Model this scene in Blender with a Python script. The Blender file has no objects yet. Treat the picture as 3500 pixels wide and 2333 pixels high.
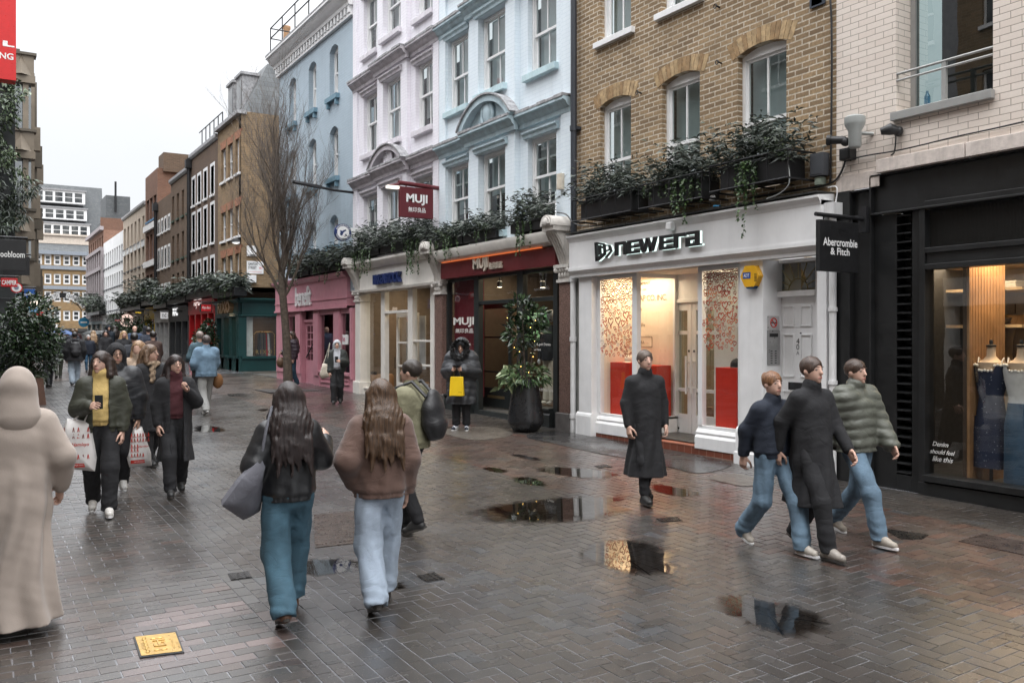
SKY_UP, SKY_HOR, EXPO = 56.0, 7.6, 0.44
import bpy, math, random
import numpy as np
from mathutils import Vector, Matrix
R = math.radians
SC = bpy.context.scene
COL = SC.collection
rnd = random.Random(7)
TH = R(31.797); ST, CT = math.sin(TH), math.cos(TH)
CAMH = 1.95; FP = 2976.0; CX, HY = 1750.0, 1186.0
def F(x, y, X=9.1):            # sight line -> point on a facade plane X = const : (Y, z)
 u = (x-CX)/FP; t = X/(ST+u*CT)
 return t*(CT-u*ST), CAMH+t*(HY-y)/FP
def FY(x, X=9.1): return F(x, HY, X)[0]
def FYp(x, y, Y):              # sight line -> point on a plane Y = const : (X, z)
 u = (x-CX)/FP; t = Y/(CT-u*ST)
 return t*(ST+u*CT), CAMH+t*(HY-y)/FP
def gz(X, Y):
 k = min(max((X-2.5)/6, 0), 1)
 return .0125*max(0, min(Y, 45)-4)+.14*k*k*(3-2*k)
def G(x, y):                   # sight line -> point on the paving
 z = 0
 for i in range(14):
  t = FP*(CAMH-z)/(y-HY); u = (x-CX)/FP
  X, Y = t*(ST+u*CT), t*(CT-u*ST); z = gz(X, Y)
 return X, Y, z
def tag(o, label=None, cat=None, group=None, kind=None):
 if label: o['label'] = label
 if cat: o['category'] = cat
 if group: o['group'] = group
 if kind: o['kind'] = kind
 return o
def thing(name, label, cat, loc=(0, 0, 0), group=None, rot=0):
 o = bpy.data.objects.new(name, None); COL.objects.link(o)
 o.location = loc; o.rotation_euler = (0, 0, rot); o.empty_display_size = .2
 return tag(o, label, cat, group)
def wloc(o):
 p = Vector((0, 0, 0))
 while o is not None:
  p = p+o.location; o = o.parent
 return p
def copy_tree(o, parent=None):
 c = o.copy(); COL.objects.link(c); c.parent = parent
 for ch in list(o.children): copy_tree(ch, c)
 return c
class MB:
 def __init__(s): s.V = []; s.Fc = []; s.Mi = []
 def add(s, vs, fs, mi=0):
  b = len(s.V); s.V.extend([tuple(v) for v in vs])
  for f in fs: s.Fc.append(tuple(b+i for i in f)); s.Mi.append(mi)
 def quad(s, a, b, c, d, mi=0): s.add([a, b, c, d], [(0, 1, 2, 3)], mi)
 def hexa(s, p, mi=0):
  s.add(p, [(0, 3, 2, 1), (4, 5, 6, 7), (0, 1, 5, 4), (1, 2, 6, 5), (2, 3, 7, 6), (3, 0, 4, 7)], mi)
 def box(s, x0, x1, y0, y1, z0, z1, mi=0):
  s.hexa([(x0, y0, z0), (x1, y0, z0), (x1, y1, z0), (x0, y1, z0), (x0, y0, z1), (x1, y0, z1), (x1, y1, z1), (x0, y1, z1)], mi)
 def fb(s, fr, s0, s1, n0, n1, z0, z1, mi=0):
  s.hexa([fr(a, b, c) for c in (z0, z1) for a, b in ((s0, n0), (s1, n0), (s1, n1), (s0, n1))], mi)
 def prism(s, fr, poly, n0, n1, mi=0):
  k = len(poly)
  vs = [fr(a, n0, b) for a, b in poly]+[fr(a, n1, b) for a, b in poly]
  fs = [tuple(range(k)), tuple(range(2*k-1, k-1, -1))]+[(i, (i+1) % k, k+(i+1) % k, k+i) for i in range(k)]
  s.add(vs, fs, mi)
 def profile(s, fr, s0, s1, prof, mi=0):        # moulding: closed (n,z) profile swept along s
  k = len(prof)
  vs = [fr(s0, a, b) for a, b in prof]+[fr(s1, a, b) for a, b in prof]
  fs = [tuple(range(k)), tuple(range(2*k-1, k-1, -1))]+[(i, (i+1) % k, k+(i+1) % k, k+i) for i in range(k)]
  s.add(vs, fs, mi)
 def tube(s, pts, r, n=8, mi=0, cap=True):
  pts = [Vector(p) for p in pts]; m = len(pts)
  rs = r if isinstance(r, (list, tuple)) else [r]*m
  vs = []; up = None
  for i, p in enumerate(pts):
   t = (pts[min(i+1, m-1)]-pts[max(i-1, 0)])
   if t.length < 1e-9: t = Vector((0, 0, 1))
   t.normalize()
   if up is None:
    up = Vector((0, 0, 1)) if abs(t.z) < .9 else Vector((1, 0, 0))
   a = t.cross(up)
   if a.length < 1e-6: a = t.orthogonal()
   a.normalize(); b = a.cross(t).normalized(); up = b
   for k in range(n):
    q = 2*math.pi*k/n
    vs.append(p+(a*math.cos(q)+b*math.sin(q))*rs[i])
  fs = [(i*n+k, i*n+(k+1) % n, (i+1)*n+(k+1) % n, (i+1)*n+k) for i in range(m-1) for k in range(n)]
  if cap: fs += [tuple(range(n-1, -1, -1)), tuple((m-1)*n+k for k in range(n))]
  s.add(vs, fs, mi)
 def lathe(s, c, prof, n=24, mi=0, sq=1.0):
  vs = []; m = len(prof)
  for r, z in prof:
   for k in range(n):
    q = 2*math.pi*k/n; vs.append((c[0]+r*math.cos(q), c[1]+r*sq*math.sin(q), c[2]+z))
  fs = [(i*n+k, i*n+(k+1) % n, (i+1)*n+(k+1) % n, (i+1)*n+k) for i in range(m-1) for k in range(n)]
  fs += [tuple(range(n-1, -1, -1)), tuple((m-1)*n+k for k in range(n))]
  s.add(vs, fs, mi)
 def ball(s, c, r, n=12, mi=0):
  rx, ry, rz = r if isinstance(r, (list, tuple)) else (r, r, r)
  vs = []; m = n//2+1
  for i in range(m):
   a = math.pi*i/(m-1); rr = max(math.sin(a), 1e-3)
   for k in range(n):
    q = 2*math.pi*k/n; vs.append((c[0]+rx*rr*math.cos(q), c[1]+ry*rr*math.sin(q), c[2]-rz*math.cos(a)))
  fs = [(i*n+k, i*n+(k+1) % n, (i+1)*n+(k+1) % n, (i+1)*n+k) for i in range(m-1) for k in range(n)]
  s.add(vs, fs, mi)
 def ribbon(s, pts, w, wd, mi=0):
  wd = Vector(wd).normalized()*w/2; vs = []
  for p in pts: p = Vector(p); vs += [p-wd, p+wd]
  s.add(vs, [(2*i, 2*i+1, 2*i+3, 2*i+2) for i in range(len(pts)-1)], mi)
 def build(s, name, mats, parent=None, smooth=None, bevel=0, local=False):
  me = bpy.data.meshes.new(name)
  off = Vector((0, 0, 0)) if (parent is None or local) else wloc(parent)
  me.from_pydata([(v[0]-off[0], v[1]-off[1], v[2]-off[2]) for v in s.V], [], s.Fc)
  if not isinstance(mats, (list, tuple)): mats = [mats]
  for m in mats: me.materials.append(m)
  if len(mats) > 1: me.polygons.foreach_set('material_index', s.Mi)
  if smooth:
   me.polygons.foreach_set('use_smooth', [True]*len(me.polygons))
   me.set_sharp_from_angle(angle=R(smooth))
  o = bpy.data.objects.new(name, me); COL.objects.link(o)
  if parent is not None: o.parent = parent
  if bevel:
   b = o.modifiers.new('bevel', 'BEVEL'); b.width = bevel; b.segments = 2; b.limit_method = 'ANGLE'; b.angle_limit = R(40)
  return o
def split_build(mb, name, mats, parent, gap=.03, **kw):
 n = len(mb.V); par = list(range(n))
 def fd(i):
  while par[i] != i: par[i] = par[par[i]]; i = par[i]
  return i
 for f in mb.Fc:
  for v in f[1:]: par[fd(v)] = fd(f[0])
 isl = {}
 for i in range(n): isl.setdefault(fd(i), []).append(i)
 bb = {r: [[min(mb.V[i][a] for i in vs) for a in range(3)], [max(mb.V[i][a] for i in vs) for a in range(3)]] for r, vs in isl.items()}
 ks = list(bb)
 for i, a in enumerate(ks):
  for b in ks[i+1:]:
   if fd(a) != fd(b) and all(bb[a][0][x]-gap < bb[b][1][x] and bb[b][0][x]-gap < bb[a][1][x] for x in range(3)): par[fd(a)] = fd(b)
 grp = {}
 for f, m in zip(mb.Fc, mb.Mi): grp.setdefault(fd(f[0]), []).append((f, m))
 out = []
 for g in grp.values():
  q = MB(); mp = {}
  for f, m in g:
   for v in f:
    if v not in mp: mp[v] = len(q.V); q.V.append(mb.V[v])
   q.Fc.append(tuple(mp[v] for v in f)); q.Mi.append(m)
  out.append(q.build(name, mats, parent, **kw))
 return out
def npmesh(name, V, Fq, mats, parent=None, mi=None, smooth=False, attr=None):
 me = bpy.data.meshes.new(name); k = Fq.shape[1]
 me.vertices.add(len(V)); me.vertices.foreach_set('co', np.ascontiguousarray(V, np.float32).ravel())
 me.loops.add(Fq.size); me.loops.foreach_set('vertex_index', np.ascontiguousarray(Fq, np.int32).ravel())
 me.polygons.add(len(Fq)); me.polygons.foreach_set('loop_start', np.arange(0, Fq.size, k, dtype=np.int32))
 if not isinstance(mats, (list, tuple)): mats = [mats]
 for m in mats: me.materials.append(m)
 if mi is not None: me.polygons.foreach_set('material_index', np.ascontiguousarray(mi, np.int32))
 me.polygons.foreach_set('use_smooth', np.full(len(Fq), bool(smooth)))
 me.update(calc_edges=True); me.validate()
 if attr is not None:
  for nm, arr in attr.items():
   a = me.attributes.new(nm, 'FLOAT', 'POINT'); a.data.foreach_set('value', np.ascontiguousarray(arr, np.float32))
 o = bpy.data.objects.new(name, me); COL.objects.link(o)
 if parent is not None: o.parent = parent
 return o
def RF(X0=9.1): return lambda s, n, z: (X0-n, s, z)       # right side of the street, n towards the street
def LF(X0): return lambda s, n, z: (X0+n, s, z)           # left side
def SF(Y0): return lambda s, n, z: (s, Y0-n, z)           # faces the camera end of the street
R0 = RF()
_m = {}
def nt(m): return m.node_tree.nodes, m.node_tree.links
def newmat(name):
 m = bpy.data.materials.new(name); m.use_nodes = True
 m.node_tree.nodes.clear(); return m
def c4(c): return (c[0], c[1], c[2], 1)
def pbsdf(N, L, col=(.5, .5, .5), rough=.6, metal=0, spec=.5):
 o = N.new('ShaderNodeOutputMaterial'); b = N.new('ShaderNodeBsdfPrincipled')
 b.inputs['Base Color'].default_value = c4(col); b.inputs['Roughness'].default_value = rough
 b.inputs['Metallic'].default_value = metal; b.inputs['Specular IOR Level'].default_value = spec
 L.new(b.outputs[0], o.inputs[0]); return b
def noise(N, L, vec, scale, detail=4, rough=.6):
 n = N.new('ShaderNodeTexNoise'); n.inputs['Scale'].default_value = scale; n.inputs['Detail'].default_value = detail
 n.inputs['Roughness'].default_value = rough
 if vec is not None: L.new(vec, n.inputs['Vector'])
 return n.outputs[0]
def ramp(N, L, fac, pts):
 r = N.new('ShaderNodeValToRGB'); e = r.color_ramp.elements
 while len(e) < len(pts): e.new(.5)
 for i, (p, c) in enumerate(pts):
  e[i].position = p; e[i].color = c4(c) if not isinstance(c, (int, float)) else (c, c, c, 1)
 L.new(fac, r.inputs[0]); return r.outputs[0]
def mixc(N, L, fac, a, b, typ='MIX'):
 m = N.new('ShaderNodeMix'); m.data_type = 'RGBA'; m.blend_type = typ
 for s, v in ((m.inputs[0], fac), (m.inputs[6], a), (m.inputs[7], b)):
  if isinstance(v, (int, float)): s.default_value = v
  elif isinstance(v, (tuple, list)): s.default_value = c4(v)
  else: L.new(v, s)
 return m.outputs[2]
def mth(N, L, op, a, b=0.0, c=0.0):
 m = N.new('ShaderNodeMath'); m.operation = op
 for i, v in enumerate((a, b, c)):
  if isinstance(v, (int, float)): m.inputs[i].default_value = v
  else: L.new(v, m.inputs[i])
 return m.outputs[0]
def bump(N, L, h, b, strength=.3, dist=.01):
 n = N.new('ShaderNodeBump'); n.inputs['Strength'].default_value = strength; n.inputs['Distance'].default_value = dist
 L.new(h, n.inputs['Height']); L.new(n.outputs[0], b.inputs['Normal'])
def objco(N): return N.new('ShaderNodeTexCoord').outputs['Object']
def M(col, rough=.6, metal=0, var=.12, sc=6, bmp=0, bsc=80, spec=.5, stain=0, name='surface', sheen=0):
 key = (name, tuple(col), rough, metal, var, sc, bmp, bsc, spec, stain, sheen)
 if key in _m: return _m[key]
 m = newmat(name); N, L = nt(m); b = pbsdf(N, L, col, rough, metal, spec)
 co = objco(N); n = noise(N, L, co, sc)
 lo = tuple(max(0, c*(1-var*1.4)) for c in col); hi = tuple(min(1, c*(1+var)) for c in col)
 c = ramp(N, L, n, [(.3, lo), (.7, hi)])
 if stain:
  mp = N.new('ShaderNodeMapping'); mp.inputs['Scale'].default_value = (7, 7, .7); L.new(co, mp.inputs[0])
  s = noise(N, L, mp.outputs[0], 1.2, 6, .7)
  c = mixc(N, L, ramp(N, L, s, [(.5, 0), (.75, stain)]), c, tuple(x*.35 for x in col))
 L.new(c, b.inputs['Base Color'])
 L.new(ramp(N, L, noise(N, L, co, sc*2.3), [(.3, max(0, rough-.1)), (.7, min(1, rough+.1))]), b.inputs['Roughness'])
 if bmp: bump(N, L, noise(N, L, co, bsc, 5), b, bmp)
 if sheen: b.inputs['Sheen Weight'].default_value = sheen
 _m[key] = m; return m
def emit(col, s, name='lamp_glow'):
 key = ('e', col, s)
 if key in _m: return _m[key]
 m = newmat(name); N, L = nt(m); o = N.new('ShaderNodeOutputMaterial'); e = N.new('ShaderNodeEmission')
 e.inputs[0].default_value = c4(col); e.inputs[1].default_value = s; L.new(e.outputs[0], o.inputs[0])
 _m[key] = m; return m
def schlick(N, L, r0, boost=1.0):
 g = N.new('ShaderNodeNewGeometry'); d = N.new('ShaderNodeVectorMath'); d.operation = 'DOT_PRODUCT'
 L.new(g.outputs['True Normal'], d.inputs[0]); L.new(g.outputs['Incoming'], d.inputs[1])
 c = mth(N, L, 'SUBTRACT', 1.0, mth(N, L, 'ABSOLUTE', d.outputs['Value']))
 return mth(N, L, 'MINIMUM', mth(N, L, 'MULTIPLY', mth(N, L, 'MULTIPLY_ADD', mth(N, L, 'POWER', c, 5.0), 1-r0, r0), boost), 1.0)
def glassm(tint=(.9, .95, .95), boost=1.0, rough=0.0, name='glass', ior=1.52):
 key = ('g', tint, boost, rough, ior)
 if key in _m: return _m[key]
 m = newmat(name); N, L = nt(m); o = N.new('ShaderNodeOutputMaterial')
 t = N.new('ShaderNodeBsdfTransparent'); t.inputs[0].default_value = c4(tint)
 g = N.new('ShaderNodeBsdfGlossy'); g.inputs['Roughness'].default_value = rough; g.inputs[0].default_value = (1, 1, 1, 1)
 co = objco(N)
 bp = N.new('ShaderNodeBump'); bp.inputs['Strength'].default_value = .02; bp.inputs['Distance'].default_value = .05
 L.new(noise(N, L, co, 1.6, 1), bp.inputs['Height']); L.new(bp.outputs[0], g.inputs['Normal'])
 k = schlick(N, L, .075 if ior > 1.4 else .03, boost)
 x = N.new('ShaderNodeMixShader'); L.new(k, x.inputs[0]); L.new(t.outputs[0], x.inputs[1]); L.new(g.outputs[0], x.inputs[2])
 L.new(x.outputs[0], o.inputs[0]); _m[key] = m; return m
def brickm(c1, c2, mortar, w=.225, h=.075, ms=.012, bmp=.5, rough=.85, dirt=.4, name='brickwork', off=.5, dark=None, paint=None):
 key = ('b', c1, c2, mortar, w, h, ms, bmp, rough, dirt, off, paint)
 if key in _m: return _m[key]
 m = newmat(name); N, L = nt(m); b = pbsdf(N, L, c1, rough)
 co = objco(N); sp = N.new('ShaderNodeSeparateXYZ'); L.new(co, sp.inputs[0])
 cb = N.new('ShaderNodeCombineXYZ'); L.new(mth(N, L, 'ADD', sp.outputs[0], sp.outputs[1]), cb.inputs[0]); L.new(sp.outputs[2], cb.inputs[1])
 wv = N.new('ShaderNodeTexNoise'); wv.inputs['Scale'].default_value = 2.2; L.new(cb.outputs[0], wv.inputs[0])
 va = N.new('ShaderNodeVectorMath'); va.operation = 'MULTIPLY_ADD'; L.new(wv.outputs[1], va.inputs[0]); va.inputs[1].default_value = (.012, .012, 0) if paint is None else (.006, .006, 0); L.new(cb.outputs[0], va.inputs[2])
 def bt(a, bb, mo, bias=0):
  t = N.new('ShaderNodeTexBrick'); t.offset = off
  t.inputs['Color1'].default_value = c4(a); t.inputs['Color2'].default_value = c4(bb); t.inputs['Mortar'].default_value = c4(mo)
  t.inputs['Scale'].default_value = 1; t.inputs['Brick Width'].default_value = w; t.inputs['Row Height'].default_value = h
  t.inputs['Mortar Size'].default_value = ms/2; t.inputs['Mortar Smooth'].default_value = .25; t.inputs['Bias'].default_value = bias
  L.new(va.outputs[0], t.inputs['Vector']); return t
 t = bt(c1, c2, mortar)
 c = t.outputs[0]
 n1 = noise(N, L, co, 1.1, 6, .65); n2 = noise(N, L, co, 26, 5, .7)
 c = mixc(N, L, ramp(N, L, n2, [(.35, .0), (.72, dirt)]), c, tuple(x*.35 for x in c1))
 c = mixc(N, L, ramp(N, L, n1, [(.42, 0), (.75, dirt*.8)]), c, tuple(x*.45 for x in c1))
 if paint:
  mp = N.new('ShaderNodeMapping'); mp.inputs['Scale'].default_value = (5, 5, .35); L.new(co, mp.inputs[0])
  c = mixc(N, L, ramp(N, L, noise(N, L, mp.outputs[0], 1, 6, .7), [(.52, 0), (.85, .3)]), c, tuple(x*.45 for x in mortar))
 L.new(c, b.inputs['Base Color'])
 hgt = mth(N, L, 'SUBTRACT', mth(N, L, 'MULTIPLY', n2, .35), t.outputs[1])
 bump(N, L, hgt, b, bmp, .012)
 _m[key] = m; return m
_tc = {}
def text_geo(body, size=1, ext=.0, off=0, sp=1.0, shear=0, align='LEFT', lead=1.0):
 key = (body, size, ext, off, sp, shear, align, lead)
 if key in _tc: return _tc[key]
 cu = bpy.data.curves.new('lettering', 'FONT'); cu.body = body; cu.size = size; cu.extrude = ext; cu.offset = off
 cu.space_character = sp; cu.shear = shear; cu.align_x = align; cu.resolution_u = 3; cu.space_line = lead
 o = bpy.data.objects.new('lettering', cu); COL.objects.link(o)
 dg = bpy.context.evaluated_depsgraph_get(); dg.update()
 me = bpy.data.meshes.new_from_object(o.evaluated_get(dg))
 V = [tuple(v.co) for v in me.vertices]; Fs = [tuple(p.vertices) for p in me.polygons]
 bpy.data.objects.remove(o); bpy.data.curves.remove(cu); bpy.data.meshes.remove(me)
 _tc[key] = (V, Fs); return _tc[key]
def text(mb, fn, body, width=None, height=None, mi=0, **kw):
 V, Fs = text_geo(body, **kw)
 if not V: return
 xs = [v[0] for v in V]; ys = [v[1] for v in V]
 x0, x1, y0, y1 = min(xs), max(xs), min(ys), max(ys)
 kx = width/(x1-x0) if width else 1; ky = height/(y1-y0) if height else kx
 if not width: kx = ky
 mb.add([fn((v[0]-x0)*kx, (v[1]-y0)*ky, v[2]) for v in V], Fs, mi)
def wall(mb, fr, s0, s1, z0, z1, holes=(), depth=.2, mi=0, rmi=None, ends=True, th=.35):
 rmi = mi if rmi is None else rmi
 H = [dict(s0=h[0], s1=h[1], z0=h[2], z1=h[3], rise=(h[4] if len(h) > 4 else 0)) for h in holes]
 ss = sorted(set([s0, s1]+[min(max(v, s0), s1) for h in H for v in (h['s0'], h['s1'])]))
 zs = sorted(set([z0, z1]+[min(max(v, z0), z1) for h in H for v in (h['z0'], h['z1'])]))
 for a, b in zip(ss, ss[1:]):
  for c, d in zip(zs, zs[1:]):
   ms, mz = (a+b)/2, (c+d)/2
   if any(h['s0'] < ms < h['s1'] and h['z0'] < mz < h['z1'] for h in H): continue
   mb.quad(fr(a, 0, c), fr(b, 0, c), fr(b, 0, d), fr(a, 0, d), mi)
 for h in H:
  a, b, c, d, r = h['s0'], h['s1'], h['z0'], h['z1'], h['rise']
  mb.quad(fr(a, 0, c), fr(a, -depth, c), fr(a, -depth, d-r), fr(a, 0, d-r), rmi)
  mb.quad(fr(b, -depth, c), fr(b, 0, c), fr(b, 0, d-r), fr(b, -depth, d-r), rmi)
  mb.quad(fr(a, 0, c), fr(b, 0, c), fr(b, -depth, c), fr(a, -depth, c), rmi)
  if r <= 0: mb.quad(fr(a, -depth, d), fr(b, -depth, d), fr(b, 0, d), fr(a, 0, d), rmi)
  else:
   n = 10; w = (b-a)/2
   zf = lambda q: d-r*(q*q)
   for i in range(n):
    q0, q1 = -1+2*i/n, -1+2*(i+1)/n
    e0, e1 = a+w*(1+q0), a+w*(1+q1)
    mb.quad(fr(e0, 0, zf(q0)), fr(e1, 0, zf(q1)), fr(e1, 0, d), fr(e0, 0, d), mi)
    mb.quad(fr(e0, -depth, zf(q0)), fr(e1, -depth, zf(q1)), fr(e1, 0, zf(q1)), fr(e0, 0, zf(q0)), rmi)
 if ends:
  mb.quad(fr(s0, 0, z0), fr(s0, 0, z1), fr(s0, -th, z1), fr(s0, -th, z0), mi)
  mb.quad(fr(s1, 0, z0), fr(s1, -th, z0), fr(s1, -th, z1), fr(s1, 0, z1), mi)
  mb.quad(fr(s0, 0, z1), fr(s1, 0, z1), fr(s1, -th, z1), fr(s0, -th, z1), mi)
WHITEP = None
def sash(root, fr, s0, s1, z0, z1, n=-.12, fm=None, gm=None, bm=None, blind=1.0, mid=None, mv=1, rise=0, fw=.055, open_=0, sill=None, sm=None, name='window'):
 """sliding sash window: frame, meeting rail, glazing bars (the window), its panes, a blind inside, a sill below"""
 mb = MB(); gl = MB(); w = s1-s0; zt = z1
 mid = (z0+z1)/2 if mid is None else mid
 mb.fb(fr, s0, s0+fw, n-.1, n, z0, zt); mb.fb(fr, s1-fw, s1, n-.1, n, z0, zt)
 mb.fb(fr, s0+fw, s1-fw, n-.1, n, zt-fw-rise, zt); mb.fb(fr, s0+fw, s1-fw, n-.1, n, z0, z0+fw*.7)
 a, b = s0+fw, s1-fw; t = .035; top = zt-fw-rise; bot = z0+fw*.7
 for (c, d, nn) in ((mid-.02, top, n-.03), (bot+open_, mid+.02+open_, n-.07)):
  d = min(d, top)
  mb.fb(fr, a, a+t, nn-.04, nn, c, d); mb.fb(fr, b-t, b, nn-.04, nn, c, d)
  mb.fb(fr, a+t, b-t, nn-.04, nn, c, c+.05); mb.fb(fr, a+t, b-t, nn-.04, nn, d-.04, d)
  for i in range(mv):
   x = a+(b-a)*(i+1)/(mv+1); mb.fb(fr, x-.014, x+.014, nn-.035, nn-.003, c+.05, d-.04)
  gl.quad(fr(a+t, nn-.02, c+.05), fr(b-t, nn-.02, c+.05), fr(b-t, nn-.02, d-.04), fr(a+t, nn-.02, d-.04))
 wo = mb.build(name, fm, root); gl.build('pane', gm, wo)
 if bm:
  q = MB(); zb = z1-(z1-z0)*blind
  q.fb(fr, s0+.02, s1-.02, n-.2, n-.19, zb, z1-.02); q.build('blind', bm, wo)
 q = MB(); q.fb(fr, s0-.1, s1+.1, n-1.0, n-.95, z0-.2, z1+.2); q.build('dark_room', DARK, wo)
 if sill:
  q = MB(); ex, pr, hh = sill; q.fb(fr, s0-ex, s1+ex, n, pr, z0-hh, z0-.002); q.build('sill', sm, wo, bevel=.006)
 return wo
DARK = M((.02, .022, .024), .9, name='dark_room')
WHITE = M((.80, .80, .80), .45, var=.05, sc=3, stain=.12, name='white_paint')
OFFW = M((.74, .71, .66), .5, var=.06, sc=3, stain=.15, name='cream_paint')
BLACK = M((.012, .012, .013), .45, var=.2, name='black_paint', bmp=.05, bsc=30)
IRON = M((.02, .02, .022), .5, .3, var=.3, name='cast_iron')
GLASS = glassm((.92, .95, .95), 1.0)
GLASSD = glassm((.55, .6, .6), 1.3)
w = bpy.data.worlds.new('World'); SC.world = w; w.use_nodes = True
N, L = w.node_tree.nodes, w.node_tree.links; N.clear()
wo = N.new('ShaderNodeOutputWorld'); bg = N.new('ShaderNodeBackground'); L.new(bg.outputs[0], wo.inputs[0])
sky = N.new('ShaderNodeTexSky'); sky.sky_type = 'NISHITA'; sky.sun_disc = False
sky.sun_elevation = R(48); sky.sun_rotation = R(200); sky.air_density = 1; sky.dust_density = 3
tc = N.new('ShaderNodeTexCoord'); sp = N.new('ShaderNodeSeparateXYZ'); L.new(tc.outputs['Generated'], sp.inputs[0])
el = mth(N, L, 'MAXIMUM', sp.outputs[2], 0.0)
lum = mth(N, L, 'MULTIPLY_ADD', mth(N, L, 'POWER', el, 2.8), SKY_UP, SKY_HOR)
cl = noise(N, L, tc.outputs['Generated'], 2.2, 5, .55)
cv = ramp(N, L, cl, [(.3, (.90, .92, .95)), (.7, (1.02, 1.03, 1.05))])
mu = N.new('ShaderNodeVectorMath'); mu.operation = 'SCALE'; L.new(cv, mu.inputs[0]); L.new(lum, mu.inputs['Scale'])
mx = mixc(N, L, .9, sky.outputs[0], mu.outputs[0])
L.new(mx, bg.inputs[0]); bg.inputs[1].default_value = .1
sl = bpy.data.lights.new('sun', 'SUN'); sl.energy = .6; sl.angle = R(40); sl.color = (1, .985, .965)
so = bpy.data.objects.new('sun', sl); COL.objects.link(so); so.location = (0, 0, 30)
so.rotation_euler = (R(42), 0, R(-20))
cam = bpy.data.cameras.new('camera'); co_ = bpy.data.objects.new('camera', cam); COL.objects.link(co_)
co_.location = (0, 0, CAMH); co_.rotation_euler = (R(90), 0, -TH)
cam.sensor_width = 36; cam.lens = 36*FP/3500; cam.shift_y = (HY-1166.5)/3500*-1; cam.clip_end = 1000; cam.clip_start = .05
SC.camera = co_
SC.view_settings.view_transform = 'Standard'; SC.view_settings.look = 'None'; SC.view_settings.exposure = EXPO; SC.view_settings.gamma = 1
SC.render.film_transparent = False
SC.cycles.use_denoising = True; SC.cycles.max_bounces = 8; SC.cycles.diffuse_bounces = 3; SC.cycles.glossy_bounces = 4
SC.cycles.transparent_max_bounces = 12; SC.cycles.transmission_bounces = 4; SC.cycles.sample_clamp_indirect = 4
SC.cycles.caustics_reflective = False; SC.cycles.caustics_refractive = False
try: SC.cycles.denoiser = 'OPENIMAGEDENOISE'
except Exception: pass
def make_street():
 a = .105; V = []; Fq = []; A = []; MI = []
 bx = []                                    # x0,x1,y0,y1
 def vis(x, y): return x > .0235*y-1.6 and x < 9.2 and y > .8
 Y1 = 34
 def addb(x0, x1, y0, y1): bx.append((x0, x1, y0, y1))
 hx0 = 2.3; nx = int((9.1-hx0)/a)+1; ny = int(Y1/a)
 for j in range(ny):
  for i in range(-4, nx+4):
   r = (i-j) % 4
   if r == 0: addb(hx0+i*a, hx0+(i+2)*a, j*a, (j+1)*a)
   elif r == 2: addb(hx0+i*a, hx0+(i+1)*a, (j-1)*a, (j+1)*a)
 bx[:] = [(max(b[0], hx0), min(b[1], 9.1), b[2], b[3]) for b in bx if b[1] > hx0+.03 and b[0] < 9.07]
 for c in range(6):
  y = -(c % 2)*a
  while y < Y1: addb(1.67+c*a, 1.67+(c+1)*a, y, y+2*a); y += 2*a
 for j in range(ny):
  x = 1.67-2*a*20-(j % 2)*a
  while x < 1.67-1e-4:
   addb(x, min(x+2*a, 1.67), j*a, (j+1)*a); x += 2*a
 B = np.array(bx); B = B[(B[:, 1]-B[:, 0] > .03)]
 mx_, my_ = (B[:, 0]+B[:, 1])/2, (B[:, 2]+B[:, 3])/2
 B = B[(mx_ > .0235*my_-1.6) & (my_ > .8)]
 rs = np.random.RandomState(3); n = len(B)
 g = .0027+.0016*rs.rand(n); j0 = rs.randn(n, 4)*.0008
 x0, x1, y0, y1 = B[:, 0]+g+j0[:, 0], B[:, 1]-g+j0[:, 1], B[:, 2]+g+j0[:, 2], B[:, 3]-g+j0[:, 3]
 dz = rs.randn(n)*.0008; tx, ty = rs.randn(n)*.0045, rs.randn(n)*.0045
 def gzv(X, Y):
  k = np.clip((X-2.5)/6, 0, 1); return .0125*np.maximum(0, np.minimum(Y, 45)-4)+.14*k*k*(3-2*k)
 e = .0016
 xs = np.stack([x0, x1, x1, x0, x0+e, x1-e, x1-e, x0+e], 1); ys = np.stack([y0, y0, y1, y1, y0+e, y0+e, y1-e, y1-e], 1)
 cx, cy = (x0+x1)/2, (y0+y1)/2
 zt = gzv(xs, ys)+dz[:, None]+(xs-cx[:, None])*tx[:, None]+(ys-cy[:, None])*ty[:, None]
 zt[:, :4] -= .005
 V = np.stack([xs, ys, zt], 2).reshape(-1, 3)
 f = np.array([[4, 5, 6, 7], [0, 1, 5, 4], [1, 2, 6, 5], [2, 3, 7, 6], [3, 0, 4, 7]])
 Fq = (np.arange(n)[:, None, None]*8+f[None]).reshape(-1, 4)
 tone = rs.rand(n)
 red = np.where((cx > 5.93) & (cx < 8.0), .72, .06)+rs.randn(n)*.13
 red = np.where(cx < 1.67, .36+rs.randn(n)*.2, red)
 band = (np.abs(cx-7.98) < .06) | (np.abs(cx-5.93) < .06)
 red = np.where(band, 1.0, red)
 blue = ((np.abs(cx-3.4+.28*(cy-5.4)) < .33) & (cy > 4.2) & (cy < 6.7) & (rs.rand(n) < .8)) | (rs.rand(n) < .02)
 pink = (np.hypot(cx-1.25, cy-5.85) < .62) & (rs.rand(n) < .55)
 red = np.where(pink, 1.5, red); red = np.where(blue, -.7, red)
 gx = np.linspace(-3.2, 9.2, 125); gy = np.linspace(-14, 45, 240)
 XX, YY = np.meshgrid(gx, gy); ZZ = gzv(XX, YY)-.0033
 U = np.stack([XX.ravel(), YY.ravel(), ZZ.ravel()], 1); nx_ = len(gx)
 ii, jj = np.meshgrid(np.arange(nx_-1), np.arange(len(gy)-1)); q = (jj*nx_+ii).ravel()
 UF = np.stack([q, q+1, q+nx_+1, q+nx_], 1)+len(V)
 VV = np.concatenate([V, U]); FF = np.concatenate([Fq, UF])
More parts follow.
